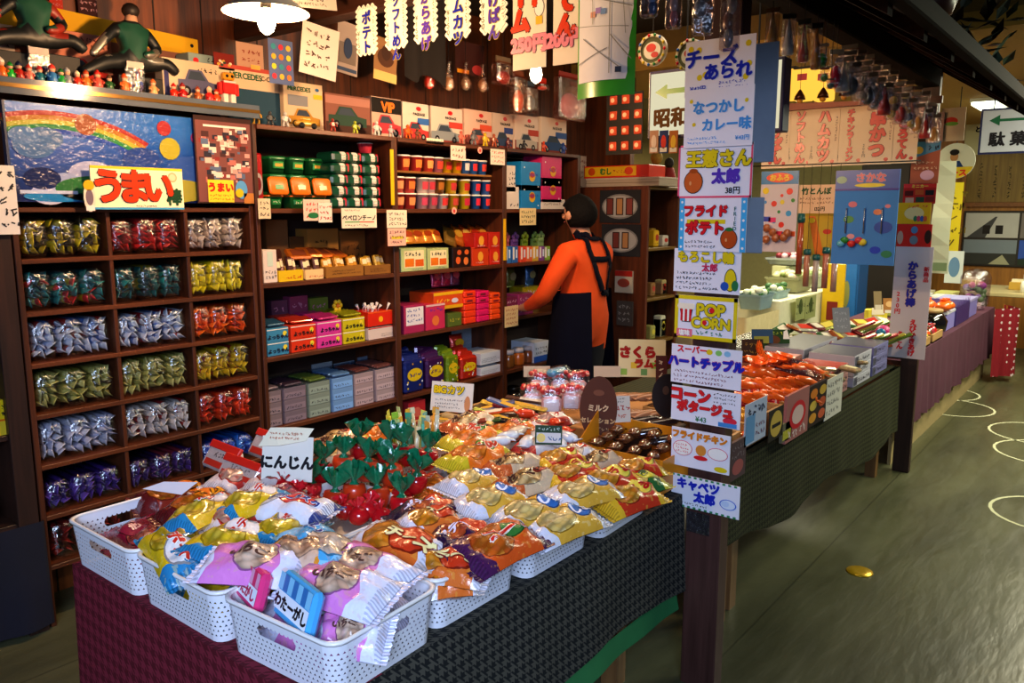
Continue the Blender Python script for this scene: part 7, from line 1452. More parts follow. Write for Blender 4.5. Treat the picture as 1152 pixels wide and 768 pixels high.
def p9_(m, w, h):
 m.text('フライドチキン', -w * .02, h * .34, w * .135, gloss('#e08a1c'), -.001, .07, outline=gloss('#a8581c'), ow=.02); m.ell(-w * .3, -h * .02, w * .17, h * .2, -.0008, gloss('#d83a5a')).ell(-w * .3, -h * .02, w * .16, h * .185, -.0012, WHITE).ell(w * .3, -h * .02, w * .17, h * .16, -.0008, gloss('#d83a5a')).ell(w * .3, -h * .02, w * .16, h * .145, -.0012, WHITE); m.scrib(-w * .42, -h * .15, -w * .18, h * .12, 3, PR, -.002, 127)
 m.ell(w * .02, .0, w * .09, h * .14, -.0016, gloss('#d8903a')).ell(w * .02, -h * .2, w * .12, h * .06, -.0018, PR).ell(w * .36, -h * .4, w * .11, h * .07, -.001, PY)
def p10_(m, w, h):
 n = 12
 for k in range(n):
  for z in (-h * .5, h * .44): m.rect(-w / 2 + k * w / n, z, -w / 2 + (k + .5) * w / n, z + h * .06, -.0006, gloss('#2f8a5a'))
 m.text('キャベツ', -w * .1, h * .25, w * .16, PB, -.001, .07); m.text('太郎', .0, -h * .1, w * .16, PB, -.001, .07); m.scrib(-w * .46, -h * .42, w * .2, -h * .3, 1, INK, -.001, 128); m.ell(w * .34, -h * .12, w * .12, h * .16, -.001, gloss('#3a6ad0')).ell(w * .34, -h * .12, w * .105, h * .14, -.0014, paper('#d8e4f4')).ell(w * .30, -h * .1, w * .06, h * .09, -.0018, paper('#c0d4f0'))
[glyph(c_) for c_ in 'わュ']
WP = '#e4e4ee'
POST = [('white poster with blue lettering and yellow flowers, topmost on the post', 772, 48, 848, 103, p1), ('white poster with light blue lettering, second from the top of the post', 771, 102, 846, 163, p2), ('pink bordered poster with yellow outlined letters and an onion drawing', 764, 164, 845, 222, p3), ('blue edged poster with red outlined letters and a potato drawing', 765, 223, 838, 284, p4), ('white poster with yellow letters and a corn cob drawing', 759, 279, 832, 332, p5), ('yellow bordered poster with a striped popcorn box drawing', 760, 331, 828, 386, p6_), ('white poster with thick blue letters edged in red and small hearts', 756, 386, 833, 440, p7_), ('white poster with thick red lettering below the blue heart one', 756, 432, 832, 484, p8_), ('white poster with small orange letters and two speech balloons', 756, 479, 820, 535, p9_), ('green check edged poster with blue lettering, lowest on the post', 756, 531, 831, 585, p10_)]
for k, (lb_, u0, v0, u1, v1, fn_) in enumerate(POST): facex(lb_, 'price_poster', 'poster', u0, v0, u1, v1, 2.332 - .006 * (k % 2) - .0005 * k, WP, fn_)
for lb_, q in (('plain grey board sticking out behind the topmost posters on the post', (846, 50, 870, 182)), ('plain grey rounded board behind the onion and potato posters', (832, 222, 857, 285))):
 a, b_ = atx(q[0], q[1], 2.415), atx(q[2], q[3], 2.415); o = MB().box(2.413, b_.y, b_.z, 2.419, 1.05, a.z, mat('#8a94a2', .6), .002).build('grey_board'); tag(o, lb_, 'board')
r = MB().box(-.04, 0, -.02, .04, .003, .05, film('#e8f0ff', .3)).build('plastic_sleeve', loc=(2.33, 1.07, .575)); r.rotation_euler = (0, 0, FACEX); tag(r, 'clear plastic sleeve peeking out under the lowest poster on the post', 'plastic sleeve')
def lbx(m, w, h):
 m.poly([(-w * .46, -.001, h * .2), (-w * .36, -.001, h * .32), (-w * .36, -.001, h * .24), (w * .46, -.001, h * .26), (w * .46, -.001, h * .17), (-w * .36, -.001, h * .16), (-w * .36, -.001, h * .08)], gloss('#6aa84a')); m.text('昭和のお', -w * .18, -h * .22, w * .145, paper('#6a4418'), -.001, .05)
a, b_ = atx(733, 84, 3.0), atx(876, 144, 3.0); w, h = a.y - b_.y, a.z - b_.z
r = thing('light_box', 'lit cream sign box with a green arrow pointing to the shelves, behind the posters', 'sign', (3.0, (a.y + b_.y) / 2, (a.z + b_.z) / 2), FACEX)
MB().box(-w / 2 - .012, .001, -h / 2 - .012, w / 2 + .012, .07, h / 2 + .012, mat('#3c3050', .5), .004).build('frame', r); MB().box(-w / 2, -.003, -h / 2, w / 2, .0, h / 2, glow('#f4ecc8', .85)).build('lit_panel', r)
r2 = MB(); r2.M = Matrix.Translation((0, -.004, 0)); lbx(r2, w, h); r2.build('lettering', r)
MB().box(-w * .25, .03, h / 2 + .012, -w * .24, .035, 2.86 - r.location.z, BLACK).box(w * .3, .03, h / 2 + .012, w * .31, .035, 2.7 - r.location.z, BLACK).build('hanger_wire', r)
for k, u in enumerate((736, 747, 758)): facex(f'small picture card hanging under the lit sign box, {ORD[k]} from the shelves', 'picture_card', 'card', u - 5, 147, u + 4, 172, 2.99, ('#b88a6a', '#2c3a6a', '#a8642c')[k], lambda m, w, h, k=k: (m.ell(0, .0, w * .3, h * .3, -.0008, paper(('#e0c8b0', '#c83a2c', '#d8b03a')[k])), m.rect(-w * .4, -h * .45, w * .4, -h * .25, -.0008, paper('#d8d0c0'))))
for k, (u, v) in enumerate(((733, 56), (776, 62))):
 p = atx(u, v, 2.8); r = thing('toy_tambourine', f'round toy tambourine with red print and coloured rim, {"nearer the map banner" if k == 0 else "half behind the topmost poster"}', 'toy', p, FACEX); q = .052
 MB().ring([[((q + e) * math.cos(i * .2618), y_, (q + e) * math.sin(i * .2618)) for i in range(24)] for e, y_ in ((-.004, .0), (.006, .0), (.006, .02), (-.004, .02), (-.004, 0))], gloss('#d8c8a8'), True).build('rim', r)
 mb = MB().ring([[(q * math.cos(i * .2618), y_, q * math.sin(i * .2618)) for i in range(24)] for y_ in (.006, .008)], paper('#6a6a4a'), False, True, True, True); mb.ell(.0, -.002, q * .7, q * .62, .004, paper('#e8e0d0')).ell(-.004, .008, q * .4, q * .3, .003, gloss('#d8342c')).ell(.012, -.018, q * .3, q * .2, .002, gloss('#c8302c')); mb.build('drum_skin', r)
 for i in range(14): MB().ball((q * 1.04 * math.cos(i * .449), -.001, q * 1.04 * math.sin(i * .449)), .006, .005, .006, gloss(('#d8282c', '#e0c01c', '#2f6ab8', '#2f8a3a')[i % 4]), 6).build('bead', r)
 MB().box(-.001, .008, q, .001, .01, 2.5 - p.z, BLACK).build('hanging_string', r)
a = atx(703, 137, 4.3); r = thing('packet_card', 'black card carrying rows of small red picture packets, under the map banner', 'card', a, FACEX); MB().box(-.13, 0, -.19, .12, .006, .17, mat('#14120e', .5)).build('card', r)
for i in range(12): cx_, cz_ = -.08 + (i % 3) * .085, -.14 + (i // 3) * .09; MB().box(cx_ - .026, -.008, cz_ - .026, cx_ + .026, 0, cz_ + .026, gloss('#b8482c'), .004).ell(cx_ - .004, cz_, .014, .014, -.0085, paper('#e0b89a'), 10).build('packet', r)
MB().box(-.002, .002, .17, .002, .004, 2.86 - a.z, BLACK).build('hanging_string', r)
def scallop(w, h, nx, nz):
 p = []
 def side(x0, z0, x1, z1, n, nxn, nzn):
  for i in range(n * 5):
   f = i / (n * 5); b_ = abs(math.sin(math.pi * f * n)) * .012; p.append((x0 + (x1 - x0) * f + nxn * b_, z0 + (z1 - z0) * f + nzn * b_))
 side(-w / 2, -h / 2, w / 2, -h / 2, nx, 0, -1); side(w / 2, -h / 2, w / 2, h / 2, nz, 1, 0); side(w / 2, h / 2, -w / 2, h / 2, nx, 0, 1); side(-w / 2, h / 2, -w / 2, -h / 2, nz, -1, 0)
 return p
MENU = [('ポテト', 413, 65, 2, PB, 'nearest the lamp'), ('ソフトめん', 446, 58, -14, PB, 'second from the lamp'), ('からあげ', 479, 51, -24, PU, 'middle one of five'), ('ハムカツ', 515, 47, -34, PB, 'second from the red lettered strips'), ('あげぱん', 555, 41, -44, PU, 'next to the red lettered strips')]
for k, (tx, u, vb, vt, c, lb_) in enumerate(MENU):
 a, b_ = atx(u, vb, 2.36), atx(u, vt, 2.36); h = a.z - 0; h = b_.z - a.z - .02; w = .128
 r = thing('menu_card', f'white scalloped menu card with vertical lettering, {lb_}', 'menu card', (2.36, a.y, (a.z + b_.z) / 2), FACEX); pts = scallop(w - .02, h - .02, 4, 9)
 MB().ring([[(x, 0, z) for x, z in pts], [(x, .003, z) for x, z in pts]], glow('#f2f4e6', .55) if False else paper('#f6f6ea'), False, True, True, True).build('card', r)
 mb = MB(); pi_ = scallop(w - .036, h - .036, 4, 9); mb.ring([[(x, -.0008, z) for x, z in pi_], [(x * .975, -.0008, z * .99) for x, z in pi_]], paper('#5a8a8a'), False)
 n = len(tx); sz = .056 if n < 5 else .05; mb.text(tx, .004, (-.01 if k < 1 else -.03 - .0 * k), sz, c, -.002, .05, True, outline=PY, ow=.03, adv=1.02); mb.scrib(.036, -h * .3, .052, h * .35, 1, gloss('#d8501c'), -.001, 130 + k, True); mb.text('¥150', -.046, -h * .22, .026, paper('#4a4a30'), -.001, 0, True, adv=.9); mb.build('lettering', r)
 MB().box(-.001, .001, h / 2 - .01, .001, .0025, 2.52 - r.location.z, BLACK).build('hanging_string', r)
def strip(label, u0, u1, vb, cols, price_, cone):
 a, b_ = atx(u0, vb, 2.35), atx(u1, vb, 2.35); w = a.y - b_.y; h = .46; r = thing('menu_strip', label, 'menu strip', (2.35, (a.y + b_.y) / 2, a.z + h / 2), FACEX)
 MB().box(-w / 2, 0, -h / 2, w / 2, .003, h / 2, paper('#f0e4d0')).build('strip', r); mb = MB()
 for tx, x, zc, s_ in cols: mb.text(tx, x * w, zc, s_, gloss('#e0401c'), -.001, .09, True, outline=paper('#4a1c14'), ow=.03, adv=1.0)
 mb.text(price_, .0, -h / 2 + .085, .062, gloss('#e88aa0'), -.001, .08, outline=paper('#7a3a4a'), ow=.03)
 if cone: mb.ell(w * .3, -h / 2 + .20, .022, .03, -.001, INK).ell(w * .3, -h / 2 + .20, .020, .028, -.0014, WHITE).ell(w * .3, -h / 2 + .235, .012, .02, -.0016, WHITE).rect(w * .2, -h / 2 + .145, w * .4, -h / 2 + .172, -.0018, gloss('#e0c03a'))
 mb.build('lettering', r); return r
strip('cream strip with red vertical letters and an ice cream cone, above the bare bulb', 577, 614, 80, (('リーム', -.26, .02, .085), ('ソフト', .24, .10, .085)), '250円', True)
strip('cream strip with red vertical letters and a pink price, beside the map banner', 622, 651, 74, (('ところてん', .0, .06, .082),), '200円', False)
a, b_ = atx(651, 0, 2.33), atx(714, 106, 2.33); w, h = a.y - b_.y, .42; r = thing('map_banner', 'white street map banner with a green border hanging from the beam', 'banner', (2.33, (a.y + b_.y) / 2, b_.z + h / 2), FACEX)
def bank(x0, x1, z0, z1, m, off):
 mb = MB(); lo = [[(x0 + (x1 - x0) * i / 10, off - .03 * math.sin(math.pi * (i / 10)) * (.3 + .7 * (1 - k / 6)), z0 + (z1 - z0) * k / 6) for i in range(11)] for k in range(7)]; return mb.ring(lo, m, True, False)
bank(-w / 2, w / 2, -h / 2, h / 2, gloss('#3a9a2c'), 0).build('green_border', r); bank(-w / 2 + .006, w / 2 - .010, -h / 2 + .05, h / 2, paper('#e4e4ea'), -.0025).build('map_sheet', r)
mb = MB(); rd = random.Random(5)
def cv(x, z): f = (x + w / 2) / w; k = (z + h / 2) / h; return (x, -.006 - .03 * math.sin(math.pi * f) * (.3 + .7 * (1 - k)), z)
for (x0, z0, x1, z1, t_) in ((-.1, .12, .1, .06, .003), (-.08, -.02, .06, -.12, .003), (.02, .2, .03, -.14, .003), (-.05, .2, -.04, .02, .002), (-.1, .02, .09, .0, .002), (.03, -.02, .1, -.1, .003), (-.1, -.1, .02, -.06, .003), (.06, .18, .08, -.02, .002)):
 n = 8
 for i in range(n):
  f0, f1 = i / n, (i + 1) / n; A, B_ = Vector((x0 + (x1 - x0) * f0, z0 + (z1 - z0) * f0)), Vector((x0 + (x1 - x0) * f1, z0 + (z1 - z0) * f1)); d = (B_ - A).normalized(); nn = Vector((-d.y, d.x)) * t_ / 2
  mb.poly([cv(*(A + nn)), cv(*(A - nn)), cv(*(B_ - nn)), cv(*(B_ + nn))], paper('#8a8a86'))
for x, z, c in ((.0, .17, '#d83a2c'), (.012, .175, '#d8c83a'), (-.02, .06, '#a88ac8'), (.0, .055, '#7a9ac8'), (-.04, .05, '#d8a08a'), (.06, -.13, '#2a3a5a')): mb.poly([cv(x - .01, z - .009), cv(x + .01, z - .009), cv(x + .01, z + .009), cv(x - .01, z + .009)], paper(c))
mb.build('street_print', r); MB().box(-w / 2, -.004, h / 2, w / 2, .004, h / 2 + .02, BLACK).box(-w * .3, 0, h / 2 + .02, -w * .29, .002, 2.52 - r.location.z, BLACK).build('hanging_bar', r)
p = aty(300, 27, 2.4); r = thing('pendant_lamp', 'white enamel shade pendant lamp glowing at the top of the photo', 'lamp', (p.x, 2.4, p.z)); MB().lathe([(.142, .035), (.138, .04), (.09, .075), (.04, .10), (.03, .15), (.0, .155)][:5], mat('#f0e8d8', .4), 28, cap=False).build('lamp_shade', r); MB().lathe([(.005, -.035), (.022, -.022), (.03, 0), (.022, .03), (.014, .05)], glow('#ffe4b0', 28), 14).build('bulb', r); MB().lathe([(.018, .05), (.018, .1)], BLACK, 10).build('socket', r); MB().tube([(0, 0, .14), (0, 0, 2.86 - p.z)], .004, BLACK, 6).build('cord', r); LAMP1 = p
p = aty(603, 84, 2.4); r = thing('pendant_lamp', 'bare glowing bulb hanging below the cream red-lettered strip', 'lamp', (p.x, 2.4, p.z)); MB().lathe([(.004, -.04), (.022, -.028), (.03, 0), (.024, .03), (.014, .045)], glow('#ffe8c0', 28), 14).build('bulb', r); MB().lathe([(.017, .045), (.018, .09), (.008, .1)], BLACK, 10).build('socket', r); MB().tube([(0, 0, .1), (0, 0, 2.86 - p.z)], .004, BLACK, 6).build('cord', r); LAMP2 = p
def hangy(label, u0, v0, u1, v1, y, base, draw=None, rot=(0, 0, 0), name='hanging_paper', cat='paper', seed=0, col='#3a302c', curl=0):
 a, b_ = aty(u0, v0, y), aty(u1, v1, y); w, h = b_.x - a.x, a.z - b_.z; r = thing(name, label, cat, ((a.x + b_.x) / 2, y, (a.z + b_.z) / 2), rot=tuple(R(q) for q in rot)); m = paper(base)
 mb = MB(); mb.ring([[((i / 8 - .5) * w, -curl * math.sin(math.pi * i / 8) , (k / 4 - .5) * h) for i in range(9)] for k in range(5)], m, True, False); mb.build('sheet', r); mb = MB()
 if draw: draw(mb, w, h)
 else: mb.scrib(-w * .4, -h * .4, w * .4, h * .42, max(3, int(h / .05)), paper(col), -curl - .002, seed)
 mb.build('printed_face', r); return r
hangy('white handwritten notice hanging askew beside the lamp', 339, 24, 379, 90, 2.9, '#d8cac2', seed=140, rot=(0, 8, -8), col='#5a4440')
hangy('paper with a blue figure photo behind the handwritten notice', 378, 22, 404, 86, 3.1, '#a8948a', lambda m, w, h: (m.rect(-w * .4, -h * .3, w * .4, h * .1, -.002, paper('#7a6a62')), m.ell(0, .0, w * .2, h * .2, -.003, paper('#2c3a5a')), m.rect(-w * .45, -h * .45, w * .45, -h * .38, -.002, paper('#3a4a6a'))), rot=(0, 6, 0))
hangy('blue sticker sheet of small coloured emblems hanging under the lamp', 301, 42, 331, 97, 3.05, '#5a6a9a', lambda m, w, h: [m.ell((i % 3 - 1) * w * .3, (i // 3 - 1.5) * h * .22, w * .1, w * .1, -.002, gloss(('#c83a4a', '#d8b03a', '#d87a2c', '#c8c83a', '#3a8a9a')[i % 5]), 10) for i in range(12)])
hangy('pale paper with a faint red drawing above the lettered kit box', 265, 46, 297, 80, 3.3, '#b89078', lambda m, w, h: (m.scrib(-w * .3, -h * .3, w * .3, h * .3, 2, paper('#8a3a2c'), -.002, 141), m.rect(w * .0, -h * .5, w * .35, -h * .32, -.003, gloss('#d8a01c'))))
hangy('red packet of shiny trinkets lying above the kit boxes, beside the pale paper', 240, 58, 264, 80, 3.3, '#7a1c10', lambda m, w, h: [m.ell((rnd.random() - .5) * w * .8, -h * .25 + rnd.random() * h * .3, .008, .006, -.002 - .0002 * i, gloss(('#e0d0b0', '#2a3a2a', '#d8a03a')[i % 3]), 8) for i in range(9)], name='trinket_packet', cat='packet')
hangy('white paper strip with black letters at the very top beside the lamp', 322, -18, 379, 16, 2.7, '#cfc4b8', seed=142, rot=(0, -6, 0))
hangy('card with a brown hat picture hanging below the first menu card', 420, 40, 447, 94, 3.2, '#8a6440', lambda m, w, h: (m.ell(0, h * .05, w * .36, h * .22, -.002, paper('#4a2a18')), m.ell(0, h * .16, w * .2, h * .18, -.003, paper('#3a2014')), m.rect(-w * .5, -h * .5, w * .5, -h * .28, -.002, paper('#c8a868'))), rot=(0, 5, 0), name='picture_card', cat='card')
r = thing('dark_banner', 'dark cloth bundle hanging behind the menu cards', 'cloth', (aty(480, 60, 3.2).x, 3.2, aty(480, 60, 3.2).z)); MB().ring([[((i / 10 - .5) * .34, -.03 * math.sin(i), (-.14 - .03 * math.sin(i * .9)) if k == 0 else .32) for i in range(11)] for k in range(2)], mat('#140a08', .9), True, False).build('cloth', r); MB().box(-.17, -.002, .32, .17, .01, .335, BLACK).build('top_rod', r)
for k, (u, v, c, nm) in enumerate(((483, 92, '#c8341c', 'red'), (505, 94, '#b89a78', 'clear'), (524, 94, '#8a7a68', 'grey'), (543, 96, '#a88a70', 'pale'))):
 p = aty(u, v, 3.25); r = thing('hanging_toy', f'{nm} round toy in a bag hanging in the row behind the menu cards', 'toy', (p.x, 3.25, p.z)); MB().ball((0, 0, 0), .034, .028, .04, mat(c, .2, coat=.7), 10).build('toy', r); MB().lathe([(.036, -.03), (.04, 0), (.03, .04), (.008, .09), (.02, .12)], film('#ffe8d8', .2), 10, cap=False).build('clear_bag', r); MB().box(-.001, 0, .12, .001, .002, .6, BLACK).build('hanging_string', r)
hangy('dark red packed toy hanging high between the menu cards and the bulb', 512, 44, 545, 88, 3.3, '#3a1814', lambda m, w, h: (m.rect(-w * .45, -h * .48, -w * .05, -h * .36, -.002, gloss('#d8941c')), m.ell(w * .25, -h * .3, w * .2, h * .15, -.003, gloss('#a83a3c'))), name='toy_packet', cat='packet')
for k, (u0, v0, u1, v1, c, c2, lb_) in enumerate(((556, 68, 576, 98, '#5a4a3a', '#8a2c24', 'round clear fan packet hanging beside the cream strips'), (576, 84, 590, 130, '#6a3a24', '#c86a3a', 'brown doll packet hanging below the cream strips'), (590, 96, 602, 128, '#3c4858', '#6a7a8a', 'blue-grey toy packet hanging under the bare bulb'), (605, 92, 615, 103, '#c8301c', '#e0503c', 'red lantern toy right behind the bare bulb'), (626, 84, 655, 138, '#a84a44', '#d8707a', 'pink toy packet hanging below the map banner'), (640, 96, 656, 134, '#8a2c2c', '#c85a5a', 'deep red toy packet beside the pink one'))):
 a, b_ = aty(u0, v0, 3.0 + .05 * k), aty(u1, v1, 3.0 + .05 * k); w, h = b_.x - a.x, a.z - b_.z; r = thing('toy_packet', lb_, 'packet', ((a.x + b_.x) / 2, 3.0 + .05 * k, b_.z)); MB().ball((0, .0, h * .35), w * .35, .03, h * .3, mat(c2, .3, coat=.5), 10).build('toy', r); MB().box(-w / 2, -.035, 0, w / 2, .035, h, film('#ffe0d0', .2), .015).build('clear_bag', r); MB().box(-w * .4, -.004, h - .005, w * .4, .004, h + .03, paper(c)).build('header_card', r); MB().box(-.001, 0, h + .03, .001, .002, 2.86 - b_.z, BLACK).build('hanging_string', r)
p = aty(657, 198, 3.6); hangy('white handwritten poster with two round smiling faces on the wall above the shop assistant', 642, 174, 672, 224, 3.6, '#c8b4a8', lambda m, w, h: (m.scrib(-w * .4, -h * .05, w * .4, h * .42, 4, paper('#7a3a34'), -.002, 143), [m.ell(q * w * .25, -h * .3, w * .2, h * .13, -.002, paper('#4a3a34')) for q in (-1, 1)], [m.ell(q * w * .25, -h * .3, w * .18, h * .115, -.003, paper('#c8b4a8')) for q in (-1, 1)]))
cb = thing('side_cabinet', 'dark wooden cabinet with open shelves beside the shop assistant', 'cabinet', (5.2, 3.1, 0))
def cbx(x0, y0, z0, x1, y1, z1, m, n): return MB().box(x0 - 5.2, y0 - 3.1, z0, x1 - 5.2, y1 - 3.1, z1, m, .003).build(n, cb)
CABZ = [1.77, 1.34, .98, .66, .3]
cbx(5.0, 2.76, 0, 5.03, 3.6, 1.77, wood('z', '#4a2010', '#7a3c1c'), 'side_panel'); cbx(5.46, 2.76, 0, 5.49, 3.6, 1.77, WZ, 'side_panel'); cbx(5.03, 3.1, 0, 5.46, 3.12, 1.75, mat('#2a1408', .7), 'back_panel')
for z in CABZ: cbx(5.03, 2.765, z - .022, 5.46, 3.1, z, wood('x', '#5a3a10', '#8a6a1c'), 'shelf_board')
def meat(m, w, h, n):
 m.ell(0, 0, w * .44, h * .38, -.0008, paper('#8a8a8c'), 24).ell(0, 0, w * .40, h * .33, -.0012, paper('#b0b0b2'), 24)
 for k in range(n): x = (k - (n - 1) / 2) * w * .24; m.rect(x - w * .09, -h * .26, x + w * .09, h * .26, -.0016, paper('#3a2420')); m.rect(x - w * .065, -h * .23, x + w * .065, h * .23, -.002, paper(('#7a3a34', '#b8885a', '#8a4440')[k % 3]))
facex('dark photo poster of three wrapped snacks on a tray, upper one on the cabinet side', 'photo_poster', 'poster', 675, 214, 720, 251, 4.994, '#2a2a30', lambda m, w, h: meat(m, w, h, 3)); facex('dark photo poster of two wrapped snacks on a tray, lower one on the cabinet side', 'photo_poster', 'poster', 677, 252, 720, 289, 4.994, '#2a2a30', lambda m, w, h: meat(m, w, h, 2))
facex('red and white packet pinned on the cabinet side below the photo posters', 'snack_packet', 'packet', 692, 304, 711, 330, 4.985, '#c8c0b0', lambda m, w, h: (m.rect(-w * .5, h * .25, w * .5, h * .5, -.0008, gloss('#b82c24')), m.ell(0, -h * .05, w * .35, h * .2, -.001, gloss('#a84a3c'))), .02); facex('clear packet of dark sweets pinned lowest on the cabinet side', 'snack_packet', 'packet', 694, 338, 711, 367, 4.985, '#5a504a', lambda m, w, h: m.scrib(-w * .4, -h * .4, w * .4, h * .4, 3, paper('#a8a098'), -.001, 146), .02)
o = thing('carton', 'white flat cartons tray under the yellow game box on the cabinet', 'carton', (5.12, 3.0, 1.771), FACEX); MB().box(-.3, -.08, 0, .3, .2, .05, paper('#b8a898'), .003).box(-.3, -.082, .024, .3, -.08, .028, paper('#8a7a6a')).build('carton', o); MB().box(-.302, -.082, .05, .302, .202, .062, paper('#cbbcae'), .002).build('lid', o)
o = thing('game_box', 'yellow and red long box on top of the cabinet', 'box', (5.1, 3.05, 1.834), FACEX); MB().box(-.27, -.06, 0, .27, .18, .085, gloss('#d8341c'), .003).build('box', o); mb = MB().rect(-.26, .012, .17, .078, -.0615, gloss('#e0b41c')); mb.ell(-.2, .045, .03, .028, -.063, gloss('#c8501c')).ell(.11, .045, .035, .028, -.063, gloss('#d8481c')); mb.text('むし', -.08, .045, .05, gloss('#3a7a3a'), -.063, .06); mb.scrib(-.02, .025, .09, .065, 1, gloss('#b8281c'), -.063, 147); mb.build('printed_front', o)
r = thing('plush_toy', 'brown and gold patterned plush on the cabinet behind the posters', 'toy', (5.35, 2.9, 1.771)); MB().ball((0, 0, .09), .06, .06, .09, mat('#8a6a24', .8, var=.6, scale=40), 12).build('body', r); MB().ball((-.02, -.02, .21), .045, .045, .05, mat('#9a7a2c', .8, var=.6, scale=40), 10).build('head', r)
for q in (-1, 1): MB().ball((q * .03 - .02, -.02, .255), .015, .01, .02, mat('#7a5a1c', .8), 8).build('ear', r)
r = thing('plush_toy', 'red and black doll standing on the cabinet behind the posters', 'toy', (5.43, 2.83, 1.771)); MB().lathe([(.05, 0), (.055, .06), (.035, .14)], mat('#8a1c1c', .8), 12).build('body', r); MB().ball((0, 0, .175), .035, .035, .04, mat('#1c1412', .8), 10).build('head', r)
CBI = [(734, 0, .1, .12, '#e0b01c', 'yellow box with red side on the upper cabinet shelf', 1), (752, 0, .12, .08, '#d0c8bc', 'white divided box on the upper cabinet shelf', 1), (745, .1, .1, .13, '#a8843a', 'golden packet at the back of the upper cabinet shelf', 1), (732, 0, .09, .1, '#9a7040', 'tan packet on the second cabinet shelf', 2), (744, 0, .1, .09, '#8a6a4a', 'clear brown packet on the second cabinet shelf', 2), (758, 0, .09, .11, '#a89a6a', 'straw packet on the second cabinet shelf', 2), (733, 0, .1, .1, '#a8a45a', 'olive packet on the third cabinet shelf', 3), (745, 0, .1, .14, '#7a9a5a', 'green packet on the third cabinet shelf', 3), (758, 0, .1, .16, '#d8d4b8', 'white and green packet on the third cabinet shelf', 3), (736, 0, .12, .06, '#e8e0c8', 'white slanted card on the lowest visible cabinet shelf', 4), (752, 0, .12, .18, '#6a7a3a', 'green packet on the lowest visible cabinet shelf', 4)]
for u, dy, w_, h_, c, lb_, sh in CBI:
 p = aty(u, 300, 2.85); r = thing('snack_packet', lb_, 'packet', (min(5.40, max(5.09, p.x)), 2.82 + dy, CABZ[sh] + .001)); MB().box(-w_ * .36, 0, 0, w_ * .36, .07, h_, mat(c, .4, var=.2), .008).build('pouch', r); MB().ell(0, h_ * .55, w_ * .22, h_ * .2, -.002, gloss('#b83a2c' if sh != 3 else '#d8c84a')).scrib(-w_ * .3, h_ * .1, w_ * .3, h_ * .3, 1, INK, -.002, u).build('label_print', r)
SIGNS = [('あげぱん', 859, 887, 'nearest the poster post'), ('ソフトめん', 887, 914, 'second from the poster post'), ('ハムカツ', 912, 942, 'third from the poster post'), ('チキンラーメン', 941, 972, 'fourth, with narrow lettering'), ('串かつ', 971, 1003, 'fifth, next to the last'), ('ところてん', 1001, 1031, 'last, at the far post')]
for k, (tx, u0, u1, lb_) in enumerate(SIGNS):
 def ds(m, w, h, tx=tx, k=k):
  n = len(tx); s_ = min(w * .52, h * .9 / n * .98)
  m.text(tx, .0, -.0, s_, gloss('#d01c24'), -.001, .075, True, outline=paper('#3a1014'), ow=.03, adv=.98); m.scrib(w * .34, -h * .1, w * .46, h * .44, 1, paper('#8a6a5a'), -.001, 150 + k, True); m.text('200円', -w * .4, -h * .26, w * .12, paper('#2a2a30'), -.001, 0, True, adv=.95); m.ell(w * .32, -h * .42, w * .07, w * .06, -.001, gloss('#c83a3c'))
 facex(f'cream menu strip with red vertical lettering, {lb_}', 'menu_strip', 'menu strip', u0 + .5, 122 - k * 1.0, u1 - .5, 189 - k * 1.2, 5.15 + .004 * (k % 2), '#f2dcc0', ds)
struct(MB().tube([(5.0, 1.05, 1.876), (4.98, 2.2, 1.876)], .004, BLACK, 6).build('trim_5'))
struct(MB().box(5.16, 1.0, 2.2, 5.19, 2.3, 2.24, WY).build('trim_4'))
r = thing('toy_roof', 'red-brown wooden eaves board above the menu strips', 'board', (5.12, 1.72, 2.215), FACEX); MB().add([(-.42, -.03, 0), (.36, -.03, .0), (.36, -.03, .02), (-.42, -.03, .055), (-.42, .02, 0), (.36, .02, 0), (.36, .02, .02), (-.42, .02, .055)], [(0, 1, 2, 3), (4, 7, 6, 5), (3, 2, 6, 7), (0, 4, 5, 1), (0, 3, 7, 4), (1, 5, 6, 2)], wood('x', '#7a2c10', '#a8481c')).build('board', r)
for k, u in enumerate((884, 902, 925)):
 a = atx(u, 96, 5.2); r = thing('paper_lantern', f'lit yellow paper lantern above the menu strips, {ORD[k]} from the poster post', 'lantern', a, FACEX); MB().box(-.055, 0, -.09, .055, .09, .1, glow('#ffc24a', 1.3), .01).build('lit_paper', r); MB().rect(-.03, .03, .03, .07, -.002, gloss('#c83a4a')).box(-.058, -.003, .1, .058, .093, .112, BLACK).box(-.002, .04, .112, .002, .044, 2.62 - a.z, BLACK).build('frame', r)
for k, u in enumerate((880, 900, 926, 950)):
 a = atx(u, 106, 5.1); r = thing('wind_bell', f'small dark bell toy before the lanterns, {ORD[k]} from the poster post', 'bell', (a.x, a.y, 2.275)); MB().lathe([(.035, 0), (.03, .02), (.012, .05), (.004, .06)], mat('#4a2410', .3, metal=.5), 12).build('bell', r); MB().ball((0, 0, -.005), .02, .02, .02, mat('#c88a2c', .3), 8).build('clapper', r); MB().box(-.001, -.001, .06, .001, .001, .32, BLACK).build('hanging_string', r)
